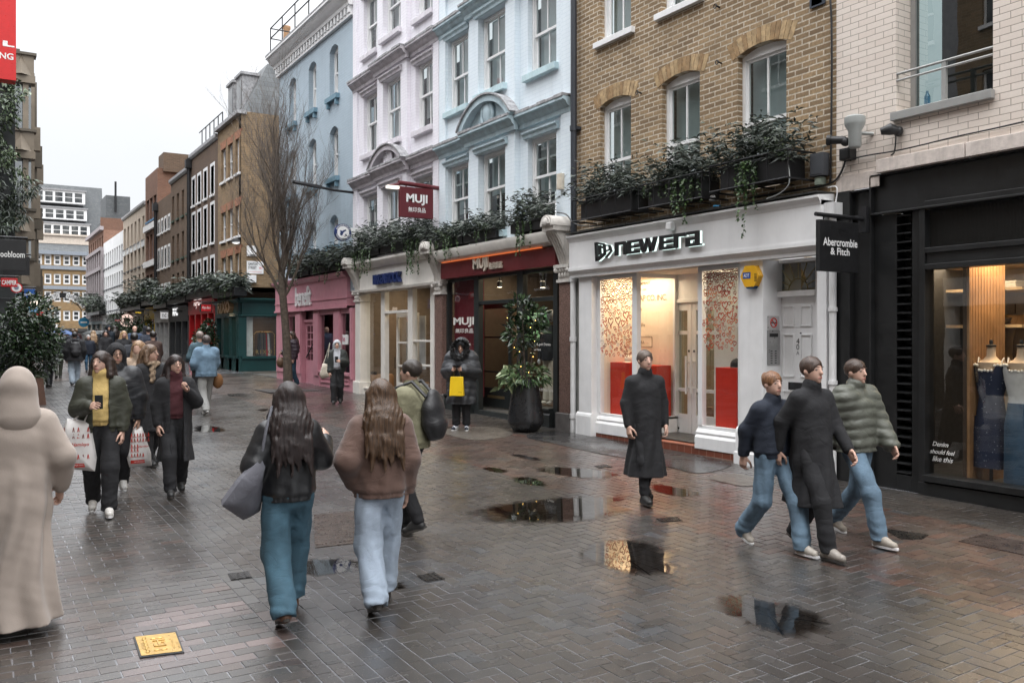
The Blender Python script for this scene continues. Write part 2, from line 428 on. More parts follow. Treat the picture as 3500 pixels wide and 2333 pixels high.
 mi = np.concatenate([np.zeros(len(Fq), int), np.ones(len(UF), int)])
 at = {'tone': np.concatenate([np.repeat(tone, 8), np.zeros(len(U))]), 'red': np.concatenate([np.repeat(red, 8), np.zeros(len(U))])}
 m = newmat('wet_paving_brick'); N, L = nt(m); b = pbsdf(N, L)
 at1 = N.new('ShaderNodeAttribute'); at1.attribute_name = 'tone'; at2 = N.new('ShaderNodeAttribute'); at2.attribute_name = 'red'
 co = objco(N)
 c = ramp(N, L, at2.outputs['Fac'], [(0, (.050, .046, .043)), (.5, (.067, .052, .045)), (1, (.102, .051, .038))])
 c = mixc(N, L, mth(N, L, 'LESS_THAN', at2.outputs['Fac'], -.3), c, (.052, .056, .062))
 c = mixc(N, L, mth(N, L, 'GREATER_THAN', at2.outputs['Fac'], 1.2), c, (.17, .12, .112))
 c = mixc(N, L, mth(N, L, 'MULTIPLY', at1.outputs['Fac'], .6), c, (.022, .02, .018))
 sp = N.new('ShaderNodeTexVoronoi'); sp.inputs['Scale'].default_value = 70; L.new(co, sp.inputs['Vector'])
 spk = mth(N, L, 'MULTIPLY', ramp(N, L, sp.outputs['Distance'], [(.12, 1), (.3, 0)]), ramp(N, L, noise(N, L, co, 240, 1), [(.5, 0), (.6, 1)]))
 c = mixc(N, L, mth(N, L, 'MULTIPLY', spk, .9), c, (.42, .34, .25))
 big = noise(N, L, co, .55, 5, .6); mid = noise(N, L, co, 3.1, 5, .6)
 c = mixc(N, L, ramp(N, L, big, [(.4, 0), (.65, .55)]), c, (.03, .025, .022), 'MIX')
 L.new(c, b.inputs['Base Color'])
 wet = mth(N, L, 'ADD', mth(N, L, 'MULTIPLY', big, .65), mth(N, L, 'MULTIPLY', mid, .35))
 L.new(ramp(N, L, wet, [(.36, .42), (.5, .27), (.64, .13)]), b.inputs['Roughness'])
 b.inputs['Coat Weight'].default_value = .7; b.inputs['Coat Roughness'].default_value = .32
 b.inputs['IOR'].default_value = 1.45; b.inputs['Specular IOR Level'].default_value = .9
 h = mth(N, L, 'ADD', mth(N, L, 'MULTIPLY', noise(N, L, co, 130, 3, .6), .6), mth(N, L, 'MULTIPLY', noise(N, L, co, 45, 2), .12))
 bump(N, L, h, b, .32, .004)
 m2 = newmat('joint_sand_painted_sheen'); N, L = nt(m2); b2 = pbsdf(N, L, (.17, .17, .178), .25)  # pale base colour stands in for sky reflected in the wet joints
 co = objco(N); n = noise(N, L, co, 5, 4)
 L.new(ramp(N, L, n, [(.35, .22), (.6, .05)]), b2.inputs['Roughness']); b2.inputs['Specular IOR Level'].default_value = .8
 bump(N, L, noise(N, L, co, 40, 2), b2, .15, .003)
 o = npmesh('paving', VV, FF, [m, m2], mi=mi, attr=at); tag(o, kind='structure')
 m3 = brickm((.085, .07, .062), (.055, .046, .042), (.03, .028, .026), .21, .105, .01, .3, .3, .3, name='far_paving')
 N, L = nt(m3)
 q = MB(); st = 12
 ys_ = [34+(160-34)*i/st for i in range(st+1)]
 for y0_, y1_ in zip(ys_, ys_[1:]):
  for x0_, x1_ in ((-6, 2.5), (2.5, 5.5), (5.5, 9.2), (9.2, 40)):
   q.quad((x0_, y0_, gz(x0_, y0_)+.001), (x1_, y0_, gz(x1_, y0_)+.001), (x1_, y1_, gz(x1_, y1_)+.001), (x0_, y1_, gz(x0_, y1_)+.001))
 m4 = newmat('far_wet_paving'); N, L = nt(m4); b = pbsdf(N, L, (.1, .085, .078), .32); co = objco(N)
 t = N.new('ShaderNodeTexBrick'); L.new(co, t.inputs['Vector']); t.inputs['Scale'].default_value = 1
 t.inputs['Color1'].default_value = (.11, .09, .08, 1); t.inputs['Color2'].default_value = (.07, .058, .052, 1); t.inputs['Mortar'].default_value = (.03, .028, .026, 1)
 t.inputs['Brick Width'].default_value = .21; t.inputs['Row Height'].default_value = .105; t.inputs['Mortar Size'].default_value = .008
 L.new(t.outputs[0], b.inputs['Base Color']); L.new(ramp(N, L, noise(N, L, co, .6, 4), [(.35, .4), (.65, .18)]), b.inputs['Roughness'])
 tag(q.build('far_paving', m4), kind='structure')
make_street()
q = MB(); q.box(-250, 250, -60, 400, -3.2, -3); tag(q.build('ground', M((.06, .06, .06), .9, name='ground')), kind='structure')
q = MB(); Yg = 34
for x0_, x1_ in ((9.2, 40),):
 q.quad((x0_, -14, .2), (x1_, -14, .2), (x1_, 34, .5), (x0_, 34, .5))
tag(q.build('side_ground', M((.06, .058, .055), .5, name='side_ground')), kind='structure')
def smooth_poly(pts, it=2):
 for _ in range(it):
  o = []
  for i in range(len(pts)):
   a, b = pts[i], pts[(i+1) % len(pts)]
   o += [(a[0]*.75+b[0]*.25, a[1]*.75+b[1]*.25), (a[0]*.25+b[0]*.75, a[1]*.25+b[1]*.75)]
  pts = o
 return pts
wm = newmat('standing_water'); N, L = nt(wm); o = N.new('ShaderNodeOutputMaterial')
tr = N.new('ShaderNodeBsdfTransparent'); tr.inputs[0].default_value = (.42, .38, .34, 1)
gl = N.new('ShaderNodeBsdfGlossy'); gl.inputs['Roughness'].default_value = .015
x = N.new('ShaderNodeMixShader'); L.new(schlick(N, L, .06, 1.7), x.inputs[0]); L.new(tr.outputs[0], x.inputs[1]); L.new(gl.outputs[0], x.inputs[2])
ed_ = N.new('ShaderNodeAttribute'); ed_.attribute_name = 'deep'; t0_ = N.new('ShaderNodeBsdfTransparent'); x2 = N.new('ShaderNodeMixShader')
L.new(ramp(N, L, mth(N, L, 'ADD', ed_.outputs['Fac'], mth(N, L, 'MULTIPLY', mth(N, L, 'SUBTRACT', noise(N, L, objco(N), 4.5, 4, .55), .5), 1.3)), [(.18, 0), (.5, .5), (.85, 1)]), x2.inputs[0])
L.new(t0_.outputs[0], x2.inputs[1]); L.new(x.outputs[0], x2.inputs[2]); L.new(x2.outputs[0], o.inputs[0])
def puddle(pts, dz=.0035, name='puddle', mat=wm, rag=.025, seed=0):
 g = [G(*p)[:2] for p in pts]; g = smooth_poly(g, 3); r2 = random.Random(seed)
 cx_ = sum(p[0] for p in g)/len(g); cy_ = sum(p[1] for p in g)/len(g)
 g = [(x+r2.uniform(-rag, rag), y+r2.uniform(-rag, rag)) for x, y in g]
 zz = max(gz(x, y) for x, y in g) if mat is wm else None
 q = MB(); k = len(g)
 zf = (lambda x, y: gz(cx_, cy_)+(gz(x, y)-gz(cx_, cy_))*1.0+dz)
 h = [(cx_+(x-cx_)*.72, cy_+(y-cy_)*.72) for x, y in g]; g = [(cx_+(x-cx_)*1.2, cy_+(y-cy_)*1.2) for x, y in g] if mat is wm else g
 q.V = [(x, y, zf(x, y)) for x, y in g+h]+[(cx_, cy_, zf(cx_, cy_))]
 q.Fc = [(i, (i+1) % k, k+(i+1) % k, k+i) for i in range(k)]+[(k+i, k+(i+1) % k, 2*k) for i in range(k)]; q.Mi = [0]*2*k
 ob = q.build(name, mat); at = ob.data.attributes.new('deep', 'FLOAT', 'POINT'); at.data.foreach_set('value', [0.0]*k+[1.0]*(k+1))
 return tag(ob, kind='structure')
c4_ = lambda L_: [(1500+a/2.353, 1480+b/2.353) for a, b in L_]
c1_ = lambda L_: [(1300+a/2.353, 1750+b/2.353) for a, b in L_]
c2_ = lambda L_: [(2300+a/1.961, 1650+b/1.961) for a, b in L_]
c3_ = lambda L_: [(600+a/2.941, 1350+b/2.941) for a, b in L_]
puddle(c4_([(240, 735), (380, 680), (700, 640), (950, 612), (1060, 598), (1380, 596), (1490, 622), (1370, 655), (1490, 700), (1420, 755), (1200, 792), (900, 808), (600, 812), (350, 790)]), seed=1)
puddle(c1_([(1610, 430), (1650, 375), (1720, 335), (1830, 322), (2030, 328), (2170, 340), (2290, 400), (2345, 480), (2330, 560), (2170, 610), (2030, 590), (1900, 552), (1780, 515), (1640, 500)]), seed=2)
puddle(c2_([(300, 850), (440, 835), (650, 865), (820, 900), (1010, 985), (1000, 1050), (830, 1130), (620, 1075), (440, 985), (300, 905)]), seed=3)
puddle(c4_([(760, 385), (850, 365), (1060, 370), (1250, 385), (1420, 410), (1400, 445), (1230, 462), (1060, 440), (900, 415)]), seed=4)
puddle(c4_([(1690, 505), (1760, 500), (1870, 520), (2000, 545), (2140, 575), (2100, 600), (1990, 603), (1860, 590), (1740, 560)]), seed=5)
puddle(c3_([(190, 440), (240, 422), (350, 418), (440, 440), (510, 462), (460, 486), (330, 490), (200, 486)]), seed=6)
puddle(c4_([(590, 450), (700, 440), (800, 465), (870, 495), (850, 520), (700, 505), (610, 480)]), seed=7)
puddle(c4_([(560, 262), (640, 258), (740, 280), (830, 300), (800, 316), (690, 298)]), seed=8)
puddle(c4_([(330, 372), (400, 362), (480, 372), (560, 395), (520, 415), (420, 405)]), seed=9)
puddle([(985, 1965), (1060, 1950), (1170, 1948), (1240, 1962), (1230, 1990), (1120, 2004), (1010, 2000)], seed=10)
puddle([(870, 1440), (905, 1434), (925, 1439), (900, 1446)], seed=11)
puddle([(1240, 2030), (1290, 2016), (1370, 2028), (1400, 2045), (1340, 2062), (1270, 2052)], seed=12)
tm = newmat('wet_tarmac'); N, L = nt(tm); b = pbsdf(N, L, (.03, .03, .032), .2); co = objco(N)
n = noise(N, L, co, 1.3, 5, .6)
L.new(ramp(N, L, n, [(.4, .42), (.56, .1)]), b.inputs['Roughness']); L.new(ramp(N, L, noise(N, L, co, 160, 3), [(.35, (.016, .016, .018)), (.7, (.06, .058, .056))]), b.inputs['Base Color'])
bump(N, L, noise(N, L, co, 170, 3), b, .18, .003)
puddle(c4_([(640, 118), (900, 70), (1010, 85), (1150, 100), (1320, 130), (1600, 175), (1850, 225), (2150, 290), (2353, 330), (2353, 365), (2100, 430), (1900, 375), (1600, 310), (1250, 250), (900, 170)]), .006, 'tarmac_patch', tm, .01, 20)
cmn = M((.10, .088, .075), .35, var=.35, sc=9, bmp=.2, bsc=120, name='wet_concrete')
puddle([(1500, 1512), (1560, 1498), (1700, 1497), (1760, 1516), (1740, 1532), (1640, 1545), (1570, 1538)], .005, 'concrete_patch', cmn, .01, 21)
puddle(c2_([(200, 40), (380, 10), (520, 30), (600, 70), (500, 110), (330, 70)]), .005, 'concrete_patch', cmn, .01, 22)
def Zf(x, y, X=9.1): return F(x, y, X)[1]
def lamp_area(name, loc, power, sx, sy, col=(1, .82, .6), rot=(0, 0, 0), parent=None):
 l = bpy.data.lights.new(name, 'AREA'); l.shape = 'RECTANGLE'; l.size = sx; l.size_y = sy; l.energy = power; l.color = col
 o = bpy.data.objects.new(name, l); COL.objects.link(o); o.rotation_euler = rot
 if parent: o.parent = parent; o.location = Vector(loc)-wloc(parent)
 else: o.location = loc
 return o
CREAMB = brickm((.80, .72, .65), (.75, .66, .59), (.30, .25, .2), .2265, .0748, .009, .25, .3, .1, name='cream_glazed_brick')
CONC = M((.62, .55, .5), .8, var=.12, sc=14, stain=.4, bmp=.2, bsc=90, name='concrete')
ALU = M((.34, .34, .33), .45, .3, var=.06, name='grey_aluminium')
cb = thing('cream_brick_building', 'cream glazed brick building with a black steel shopfront at the right edge of the photo', 'building', (9.1, 3, gz(9.1, 3)))
ws1, ws0 = FY(3062), FY(3394); wz0 = Zf(3062, 425)
lz1, lz0 = Zf(2960, 592, 9.0), Zf(2970, 635, 9.0)
mb = MB(); wall(mb, R0, -4, 7.05, lz1-.1, 13, [(ws0, ws1, wz0, wz0+2.7), (ws0-3.2, ws1-3.2, wz0, wz0+2.7), (ws0, ws1, wz0+4, wz0+6.2)], .3)
mb.build('wall', CREAMB, cb)
mb = MB(); xs = [7.05-.62, 5.35, 4.1, 2.85, 1.6, .35, -.9, -4]
for a, b in zip(xs, xs[1:]): mb.fb(R0, b+.006, a-.006, .0, .1, lz0, lz1)
mb.fb(R0, 6.44, 7.045, 0, .02, lz0-.14, lz1-.1)
mb.build('lintel', CONC, cb, bevel=.006)
for k in range(2):
 dz = 4*k
 q = MB(); a, b, c, d = ws0, ws1, wz0+dz, wz0+2.7+dz
 q.fb(R0, a, a+.06, -.36, -.28, c, d); q.fb(R0, b-.06, b, -.36, -.28, c, d); q.fb(R0, a+.06, b-.06, -.36, -.28, d-.06, d); q.fb(R0, a+.06, b-.06, -.36, -.28, c, c+.06)
 wn = q.build('window', ALU, cb)
 q = MB(); q.quad(R0(a+.06, -.31, c+.06), R0(b-.06, -.31, c+.06), R0(b-.06, -.31, d-.06), R0(a+.06, -.31, d-.06)); q.build('pane', glassm((.3, .38, .37), 1.5), wn)
 q = MB(); q.fb(R0, a-.4, b+.4, -1.6, -1.55, c-.3, d+.3); q.fb(R0, a-.4, b+.4, -1.6, -.4, c-.32, c-.3); q.build('dark_room', DARK, wn)
 if k == 0:
  q = MB(); q.fb(R0, a-.02, b+.03, -.34, .07, c-.1, c-.003); q.build('sill', ALU, wn, bevel=.006)
  q = MB(); m_ = FY(3223, 9.1)
  za, zb = Zf(3067, 291), Zf(3069, 313)
  q.tube([R0(a, -.02, za), R0(b, -.02, za)], .016); q.tube([R0(a, -.02, zb), R0(b, -.02, zb)], .014); q.fb(R0, m_-.025, m_+.025, -.05, -.01, c, za+.01)
  q.build('railing', ALU, wn)
  q = MB(); cc = R0(FY(3157, 9.45), -.42, c+.07)
  q.lathe(cc, [(.032, 0), (.034, .02), (.034, .15), (.014, .19), (.014, .215)], 12)
  tag(q.build('water_bottle', glassm((.3, .55, .7), 1.5)), 'small blue plastic water bottle standing inside the big upper window', 'bottle')
BK = M((.013, .0135, .014), .38, var=.25, sc=4, stain=.1, name='black_steel_paint', bmp=.03, bsc=20)
zt = lz0
gzr = .17
sf = MB()
sA, sB, sC, sD, sE, sF_ = FY(2869), FY(2909), FY(2977), FY(3056), FY(3108), FY(3140)
sf.fb(R0, sB+.0, 7.05, -.2, .03, gzr-.1, zt-.14)             # column outer flange
sf.fb(R0, sC+.012, sB, -.2, -.06, gzr-.1, zt-.16)
sf.fb(R0, sC-.012, sC+.012, -.2, .02, gzr-.1, zt-.003)
zb_ = Zf(2977, 770)
sf.fb(R0, sC+.012, sB, -.06, .015, zb_-.02, zb_); sf.fb(R0, sC+.012, sB, -.06, .015, zt-.165, zt-.145)
sf.fb(R0, -4, sC-.012, -.3, -.05, zb_, zt)                    # deep beam web
sf.fb(R0, -4, sC-.012, -.05, .03, zb_-.025, zb_)             # bottom flange
sf.fb(R0, -4, sC-.012, -.05, .03, zt-.02, zt-.002)
sf.fb(R0, sD, sC-.012, -.25, -.05, gzr-.1, zb_-.025); sf.fb(R0, sF_, sE, -.25, -.05, gzr-.1, zb_-.025)
lt, lb_ = Zf(3056, 756), Zf(3056, 1659)
sf.fb(R0, sE, sD, -.25, -.05, lt, zb_-.025); sf.fb(R0, sE, sD, -.25, -.05, gzr-.1, lb_)
sf.fb(R0, sE, sD, -.25, -.2, lb_, lt)
wa = FY(3160); ta, tb, tc1, tc2, wb0 = Zf(3160, 726), Zf(3160, 886), Zf(3160, 900), Zf(3160, 960), Zf(3160, 1659)
sf.fb(R0, wa, sF_, -.18, .0, gzr-.1, zb_-.026)
sf.fb(R0, -4, wa, -.18, .0, tb-.06, tb); sf.fb(R0, -4, wa, -.18, -.03, tc2+.06, tb-.06); sf.fb(R0, -4, wa, -.18, .0, tc2, tc2+.06)
sf.fb(R0, -4, wa, -.18, .0, ta, zb_-.026)
sf.fb(R0, -4, wa, -.2, .05, wb0-.07, wb0); sf.fb(R0, -4, sF_, -.19, .02, gzr-.12, wb0-.09)
so_ = sf.build('shopfront', BK, cb, bevel=.004)
lv = MB(); n = 30
for i in range(n):
 z = lb_+(lt-lb_)*(i+.5)/n
 lv.hexa([R0(sE+.005, -.19, z+.01), R0(sD-.005, -.19, z+.01), R0(sD-.005, -.04, z-.03), R0(sE+.005, -.04, z-.03), R0(sE+.005, -.19, z+.022), R0(sD-.005, -.19, z+.022), R0(sD-.005, -.04, z-.018), R0(sE+.005, -.04, z-.018)])
lv.build('louvre', BK, cb)
gl = MB(); gl.quad(R0(-4, -.1, wb0), R0(wa, -.1, wb0), R0(wa, -.1, tc2), R0(-4, -.1, tc2)); gl.build('shop_window', glassm((.85, .87, .86), 1.0), cb)
rg = newmat('reeded_glass'); N, L = nt(rg); b = pbsdf(N, L, (.012, .012, .011), .18); co = objco(N); wv = N.new('ShaderNodeTexWave'); wv.bands_direction = 'Y'; wv.inputs['Scale'].default_value = 22; L.new(co, wv.inputs[0]); bump(N, L, wv.outputs[1], b, .5, .01)
gl = MB(); gl.quad(R0(-4, -.1, tb), R0(wa, -.1, tb), R0(wa, -.1, ta), R0(-4, -.1, ta)); gl.build('transom_window', rg, cb)
WOODF = M((.5, .36, .22), .5, var=.2, sc=5, name='pale_wood')
it = MB(); it.box(9.2, 13, -1, 6.6, wb0-.12, wb0-.1); it.build('shop_floor', WOODF, cb)
it = MB(); it.box(9.3, 13, -1, 6.6, tc2+.3, tc2+.35); it.box(12.9, 13, -1, 6.6, 0, tc2+.3); it.box(9.3, 13, 6.55, 6.6, 0, tc2+.3); it.build('shop_room', M((.03, .027, .025), .8, name='dark_shop_wall'), cb)
Yp = 5.52
it = MB(); it.box(9.35, 10.08, Yp+.02, Yp+.06, wb0-.1, tc2+.3, 0)
x = 9.36
while x < 10.06: it.box(x, x+.016, Yp-.012, Yp+.02, wb0-.1, tc2+.3, 1); x += .03
it.build('slatted_screen', [M((.05, .03, .018), .7, name='dark_veneer'), M((.33, .18, .085), .45, var=.2, sc=3, name='timber_slat')], cb)
it = MB(); it.box(11.3, 11.35, 5.2, 7.4, wb0-.1, tc2+.2, 0)
for z in (2.05, 2.5, 2.8): it.box(10.6, 11.3, 5.6, 7.2, z, z+.035, 1)
it.build('shelf_wall', [M((.6, .55, .48), .7, name='plaster'), WOODF], cb)
lamp_area('shop_spot', (9.72, 5.2, tc2+.25), 34, .7, .3, (1, .75, .48), parent=cb)
lamp_area('shop_spot', (10.6, 6.3, tc2+.22), 26, .7, .7, (1, .78, .52), parent=cb)
dec = MB(); cw_ = FY(3179, 9.2)-FY(3268, 9.2); c0 = (FY(3179, 9.2), Zf(3179, 1560, 9.2))
for i, (wd, dx) in enumerate((('Denim', .03), ('should feel', 0), ('like this', .03))):
 text(dec, lambda x, y, d, i=i, dx=dx: R0(c0[0]-x-dx, -.095+d, c0[1]-.085*i+y), wd, width=cw_*(.62, .97, .8)[i], shear=.35, sp=.95, off=.004)
dec.build('window_lettering', M((.8, .8, .78), .5, name='white_marker'), cb)
for nm, lb2, zz, r_, c_ in (('plate', 'dark wooden bowl on the upper lit shelf behind the slatted screen', 2.835, .2, (.16, .06, .03)), ('basket', 'round dark woven basket on the lower lit shelf', 2.085, .16, (.05, .035, .03))):
 q = MB(); q.lathe((10.9, 6.05, zz), [(.05, 0), (r_*.8, .03), (r_, .09), (r_*.97, .09), (.05, .03)], 20); tag(q.build(nm, M(c_, .5, name='dark_wood'), smooth=40), lb2, nm)
q = MB()
for i in range(3): q.box(10.75, 11.0, 5.75, 5.98, 2.536+.03*i, 2.563+.03*i)
tag(q.build('stack_of_cards', M((.75, .7, .62), .6, name='paper')), 'stack of cream paper boxes on the middle shelf', 'box')
STOCK = brickm((.41, .285, .16), (.20, .132, .075), (.72, .64, .52), .222, .0752, .021, .9, .9, .7, name='london_stock_brick')
yb = thing('yellow_brick_building', 'yellow London stock brick building over the white cap shop with arched sash windows', 'building', (9.1, 9.8, gz(9.1, 9.8)))
sL, sR = FY(1967), 7.055
z1s = Zf(2050.5, 408); zmr = Zf(2078, 589); zsl = Zf(2600, 890)-.1
Wn = [(FY(2156.6), FY(2050.5)), (FY(2392), FY(2262)), (FY(2688), FY(2521))]
z2b = Zf(2036, 196)
holes = [(a, b, 3.95, z1s+.09, .09) for a, b in Wn]+[(a, b, z2b, z2b+1.9, .08) for a, b in Wn]
mb = MB(); wall(mb, R0, sR, sL, 3.6, 12.5, holes, .14); mb.build('wall', STOCK, yb)
BLIND = M((.42, .46, .45), .85, var=.06, name='roller_blind')
GLW = glassm((.62, .68, .68), 1.15)
for a, b in Wn:
 sash(yb, R0, a, b, 3.98, z1s+.08, -.1, WHITE, GLW, BLIND, .7, zmr, 1, .07)
 sash(yb, R0, a, b, z2b+.02, z2b+1.88, -.1, WHITE, GLW, BLIND, 1, z2b+.9, 1, .07, sill=(.1, .08, .1), sm=WHITE)
ar = MB(); r3 = random.Random(5)
for a, b in Wn:
 for zt_, ri in ((z1s+.09, .09), (z2b+1.9, .08)):
  n = int((b-a)/.085)+4; w_ = (b-a)/2+.1; m_ = (a+b)/2
  for i in range(n):
   q0, q1 = -1+2*(i+.06)/n, -1+2*(i+.94)/n
   f0 = lambda q: (m_+w_*q, zt_-ri*q*q*(w_/((b-a)/2))**2*.83)
   p0, p1 = f0(q0), f0(q1); t0, t1 = q0*.1, q1*.1
   h = .225
   ar.prism(R0, [p0, p1, (p1[0]+t1, p1[1]+h), (p0[0]+t0, p0[1]+h)], -.1, .004+r3.uniform(0, .004), r3.randint(0, 2))
split_build(ar, 'brick_arch', [M((.40, .28, .15), .85, var=.25, sc=9, bmp=.5, bsc=60, name='arch_brick'), M((.31, .2, .10), .85, var=.3, sc=9, bmp=.5, bsc=60, name='arch_brick'), M((.44, .31, .17), .85, var=.3, sc=9, bmp=.5, bsc=60, name='arch_brick')], yb)
SF2 = RF(9.1)
fL, fR = 12.38, 7.08; fz0, fz1 = 3.07, 3.62
mb = MB(); mb.fb(R0, fR, fL, -.2, .25, fz0, fz1)
mb.profile(R0, fR-.0, fL+.02, [(.251, fz1-.06), (.27, fz1-.02), (.31, fz1+.03), (.31, fz1+.06), (-.1, fz1+.1), (-.1, fz1-.06)])
mb.profile(R0, fR, fL+.02, [(.252, fz0+.05), (.262, fz0+.05), (.262, fz0-.0), (.23, fz0-.035), (.2, fz0-.06), (.2, fz0-.11), (.0, fz0-.11), (.0, fz0+.05)])
fas = mb.build('fascia', WHITE, yb)
mb = MB()
for i in range(26):
 s_ = fR+(fL-fR)*i/26; mb.fb(R0, s_, s_+(fL-fR)/26, -.1, .325+rnd.uniform(-.01, .01), fz1+.085, fz1+.105+rnd.uniform(0, .015))
mb.build('lead_flashing', M((.03, .03, .028), .6, var=.5, sc=20, bmp=.5, bsc=40, name='lead'), yb)
def stroke_letters(mb, fn, rects, d0, d1):
 for poly in rects:
  k = len(poly); vs = [fn(x, y, d0) for x, y in poly]+[fn(x, y, d1) for x, y in poly]
  mb.add(vs, [tuple(range(k)), tuple(range(2*k-1, k-1, -1))]+[(i, (i+1) % k, k+(i+1) % k, k+i) for i in range(k)])
def rc(x0, x1, y0, y1): return [(x0, y0), (x1, y0), (x1, y1), (x0, y1)]
T = .24
NE = []
NE += [rc(0, T, 0, 1), rc(T, .62, .76, 1), [(.62, 1), (.62, .76), (.70, .70), (.70, 0), (.94, 0), (.94, .8), (.80, 1)]]           # n
NE += [rc(1.0, 1.24, 0, 1), rc(1.24, 1.92, .8, 1), rc(1.24, 1.9, .41, .6), rc(1.24, 1.92, 0, .2)]                                   # E
NE += [[(1.86, 1), (2.1, 1), (2.32, .3), (2.22, 0), (2.12, 0)], [(2.22, 0), (2.36, 0), (2.6, .78), (2.5, 1), (2.42, 1)], [(2.5, 1), (2.62, 1), (2.86, .22), (2.8, 0), (2.66, 0)], [(2.8, 0), (2.94, 0), (3.22, 1), (2.98, 1), (2.74, .2)]]   # w
NE += [rc(3.4, 3.64, 0, 1), rc(3.64, 4.32, .8, 1), rc(3.64, 4.3, .41, .6), rc(3.64, 4.32, 0, .2)]                                  # E
NE += [rc(4.42, 4.66, 0, 1), rc(4.66, 5.06, .76, 1), rc(5.06, 5.2, .74, 1)]                                                          # r
NE += [rc(5.28, 6.06, .8, 1), rc(5.82, 6.06, 0, .8), rc(5.2, 5.44, 0, .6), rc(5.44, 5.82, .41, .6), rc(5.44, 5.82, 0, .2), rc(6.1, 6.2, 0, .12)]   # a
l0, l1 = FY(2109, 8.83), FY(2404, 8.83); lzb = Zf(2112, 913, 8.83); lzh = Zf(2112, 868, 8.83)-lzb
fnl = lambda x, y, d: R0(l0-(l0-l1)*x/6.2, d, lzb+lzh*y)
mb = MB(); stroke_letters(mb, fnl, NE, .29, .325)
e0, e1 = FY(2040, 8.83), FY(2096, 8.83); ez0 = Zf(2045, 932, 8.83); ezh = Zf(2041, 868, 8.83)-ez0
fne = lambda x, y, d: R0(e0-(e0-e1)*x, d, ez0+ezh*y)
EM = [[(0, 1), (.14, 1), (.2, .0), (.06, 0)], [(.06, 0), (.2, 0), (.66, .3), (.6, .42), (.13, .18)], [(0, 1), (.14, 1), (.52, .9), (.56, .8), (.1, .9)], [(.52, .9), (.62, .82), (.66, .3), (.56, .28)],
 [(.62, .82), (.9, .76), (.9, .70), (.62, .74)], [(.84, .76), (.92, .74), (1.02, .48), (.96, .44)], [(1.02, .48), (.96, .44), (.62, .14), (.7, .12)], [(.62, .5), (.96, .56), (.96, .5), (.62, .42)], [(.24, .84), (.34, .82), (.38, .34), (.28, .3)], [(.34, .8), (.5, .74), (.5, .62), (.34, .7)]]
stroke_letters(mb, fne, EM, .29, .325)
mb.build('lettering', BLACK, fas)
mb = MB(); fg = lambda x, y, d: fnl(x, y, d); stroke_letters(mb, fg, NE, .2535, .2545); stroke_letters(mb, fne, EM, .2535, .2545)
mb.build('halo_light', emit((.75, .95, .9), 1.4), fas)
SX = RF(8.95)
Xs = 8.97
bz = .1
mb = MB(); PB = MB()
def pier(x0, x1, n0, n1, zb, plh, zt):
 mb.fb(R0, x0, x1, n0, n1, zb, zt)
 PB.profile(R0, x0-.035, x1+.035, [(n1+.035, zb), (n1+.035, zb+plh-.06), (n1+.02, zb+plh-.02), (n1, zb+plh), (n0, zb+plh), (n0, zb)])
pL1, pL0 = FY(1982, Xs), FY(2021.5, Xs)
pR1, pR0 = FY(2528, Xs), FY(2607, Xs)
pE1, pE0 = FY(2792, Xs), 7.1
pier(pL0, pL1+.03, -.3, .13, .16, .47, fz0-.1)
pier(pR0, pR1, -.3, .13, .1, .6, fz0-.1)
pier(pE0, pE1, -.3, .13, .1, .6, fz0-.1)
PB.fb(R0, pR0-.06, pR1+.06, -.2, .19, .1, .36); PB.fb(R0, pE0-.03, pE1+.05, -.2, .19, .1, .33)
split_build(mb, 'pier', WHITE, yb, bevel=.006); split_build(PB, 'plinth', WHITE, yb, bevel=.008)
gX = 9.12
w1s1, w1s0 = FY(2056, gX), FY(2165, gX)
gz1, gz0 = Zf(2056, 996, gX), Zf(2056, 1449, gX)
m1s0 = FY(2181, gX)
w2s1, w2s0 = FY(2404, gX), FY(2527, gX); m2s1 = FY(2390, gX)
XB = 9.98        # back plane of displays and doors
fr9 = RF(gX)
mb = MB()
for (a, b, c, d) in ((w1s0, w1s1, m1s0, pL0), (w2s0, w2s1, pR1, m2s1)):
 lo, hi = min(a, c), max(b, d)
 mb.profile(fr9, lo, hi, [(.09, .3), (.09, gz0-.17), (.06, gz0-.13), (.07, gz0-.1), (.045, gz0-.06), (.02, gz0-.05), (.02, gz0), (-.06, gz0), (-.06, .3)])
 mb.fb(fr9, lo, hi, -.06, .03, gz1, fz0-.1)
 if hi > b: mb.fb(fr9, b, hi, -.06, .03, gz0, gz1)
 if lo < a: mb.fb(fr9, lo, a, -.06, .03, gz0, gz1)
for s_, sg in ((m1s0, -1), (m2s1, 1)):
 a, b = (s_, s_+.05) if sg < 0 else (s_-.05, s_)
 mb.box(gX+.06, XB, a, b, .3, gz0-.02); mb.box(XB-.07, XB+.02, a-.003, b+.003, gz0-.02, gz1); mb.box(gX+.06, XB, a, b, gz1, fz0-.1)
split_build(mb, 'display_window', WHITE, yb, bevel=.004)
gl = MB()
for a, b in ((w1s0, w1s1), (w2s0, w2s1)): gl.quad(fr9(a, -.02, gz0), fr9(b, -.02, gz0), fr9(b, -.02, gz1), fr9(a, -.02, gz1))
for s_ in (m1s0+.025, m2s1-.025): gl.quad((gX+.06, s_, gz0), (XB-.07, s_, gz0), (XB-.07, s_, gz1), (gX+.06, s_, gz1))
split_build(gl, 'display_glass', GLASS, yb)
WARMW = M((.80, .70, .58), .7, var=.03, name='cream_display_panel')
mb = MB(); mb.box(XB-.05, XB, m1s0+.06, pL0+.3, gz0-.1, fz0); mb.box(gX, XB, w1s1+.02, w1s1+.05, gz0-.1, fz0); mb.box(gX, XB, m1s0+.0, pL0, gz0-.06, gz0-.03)
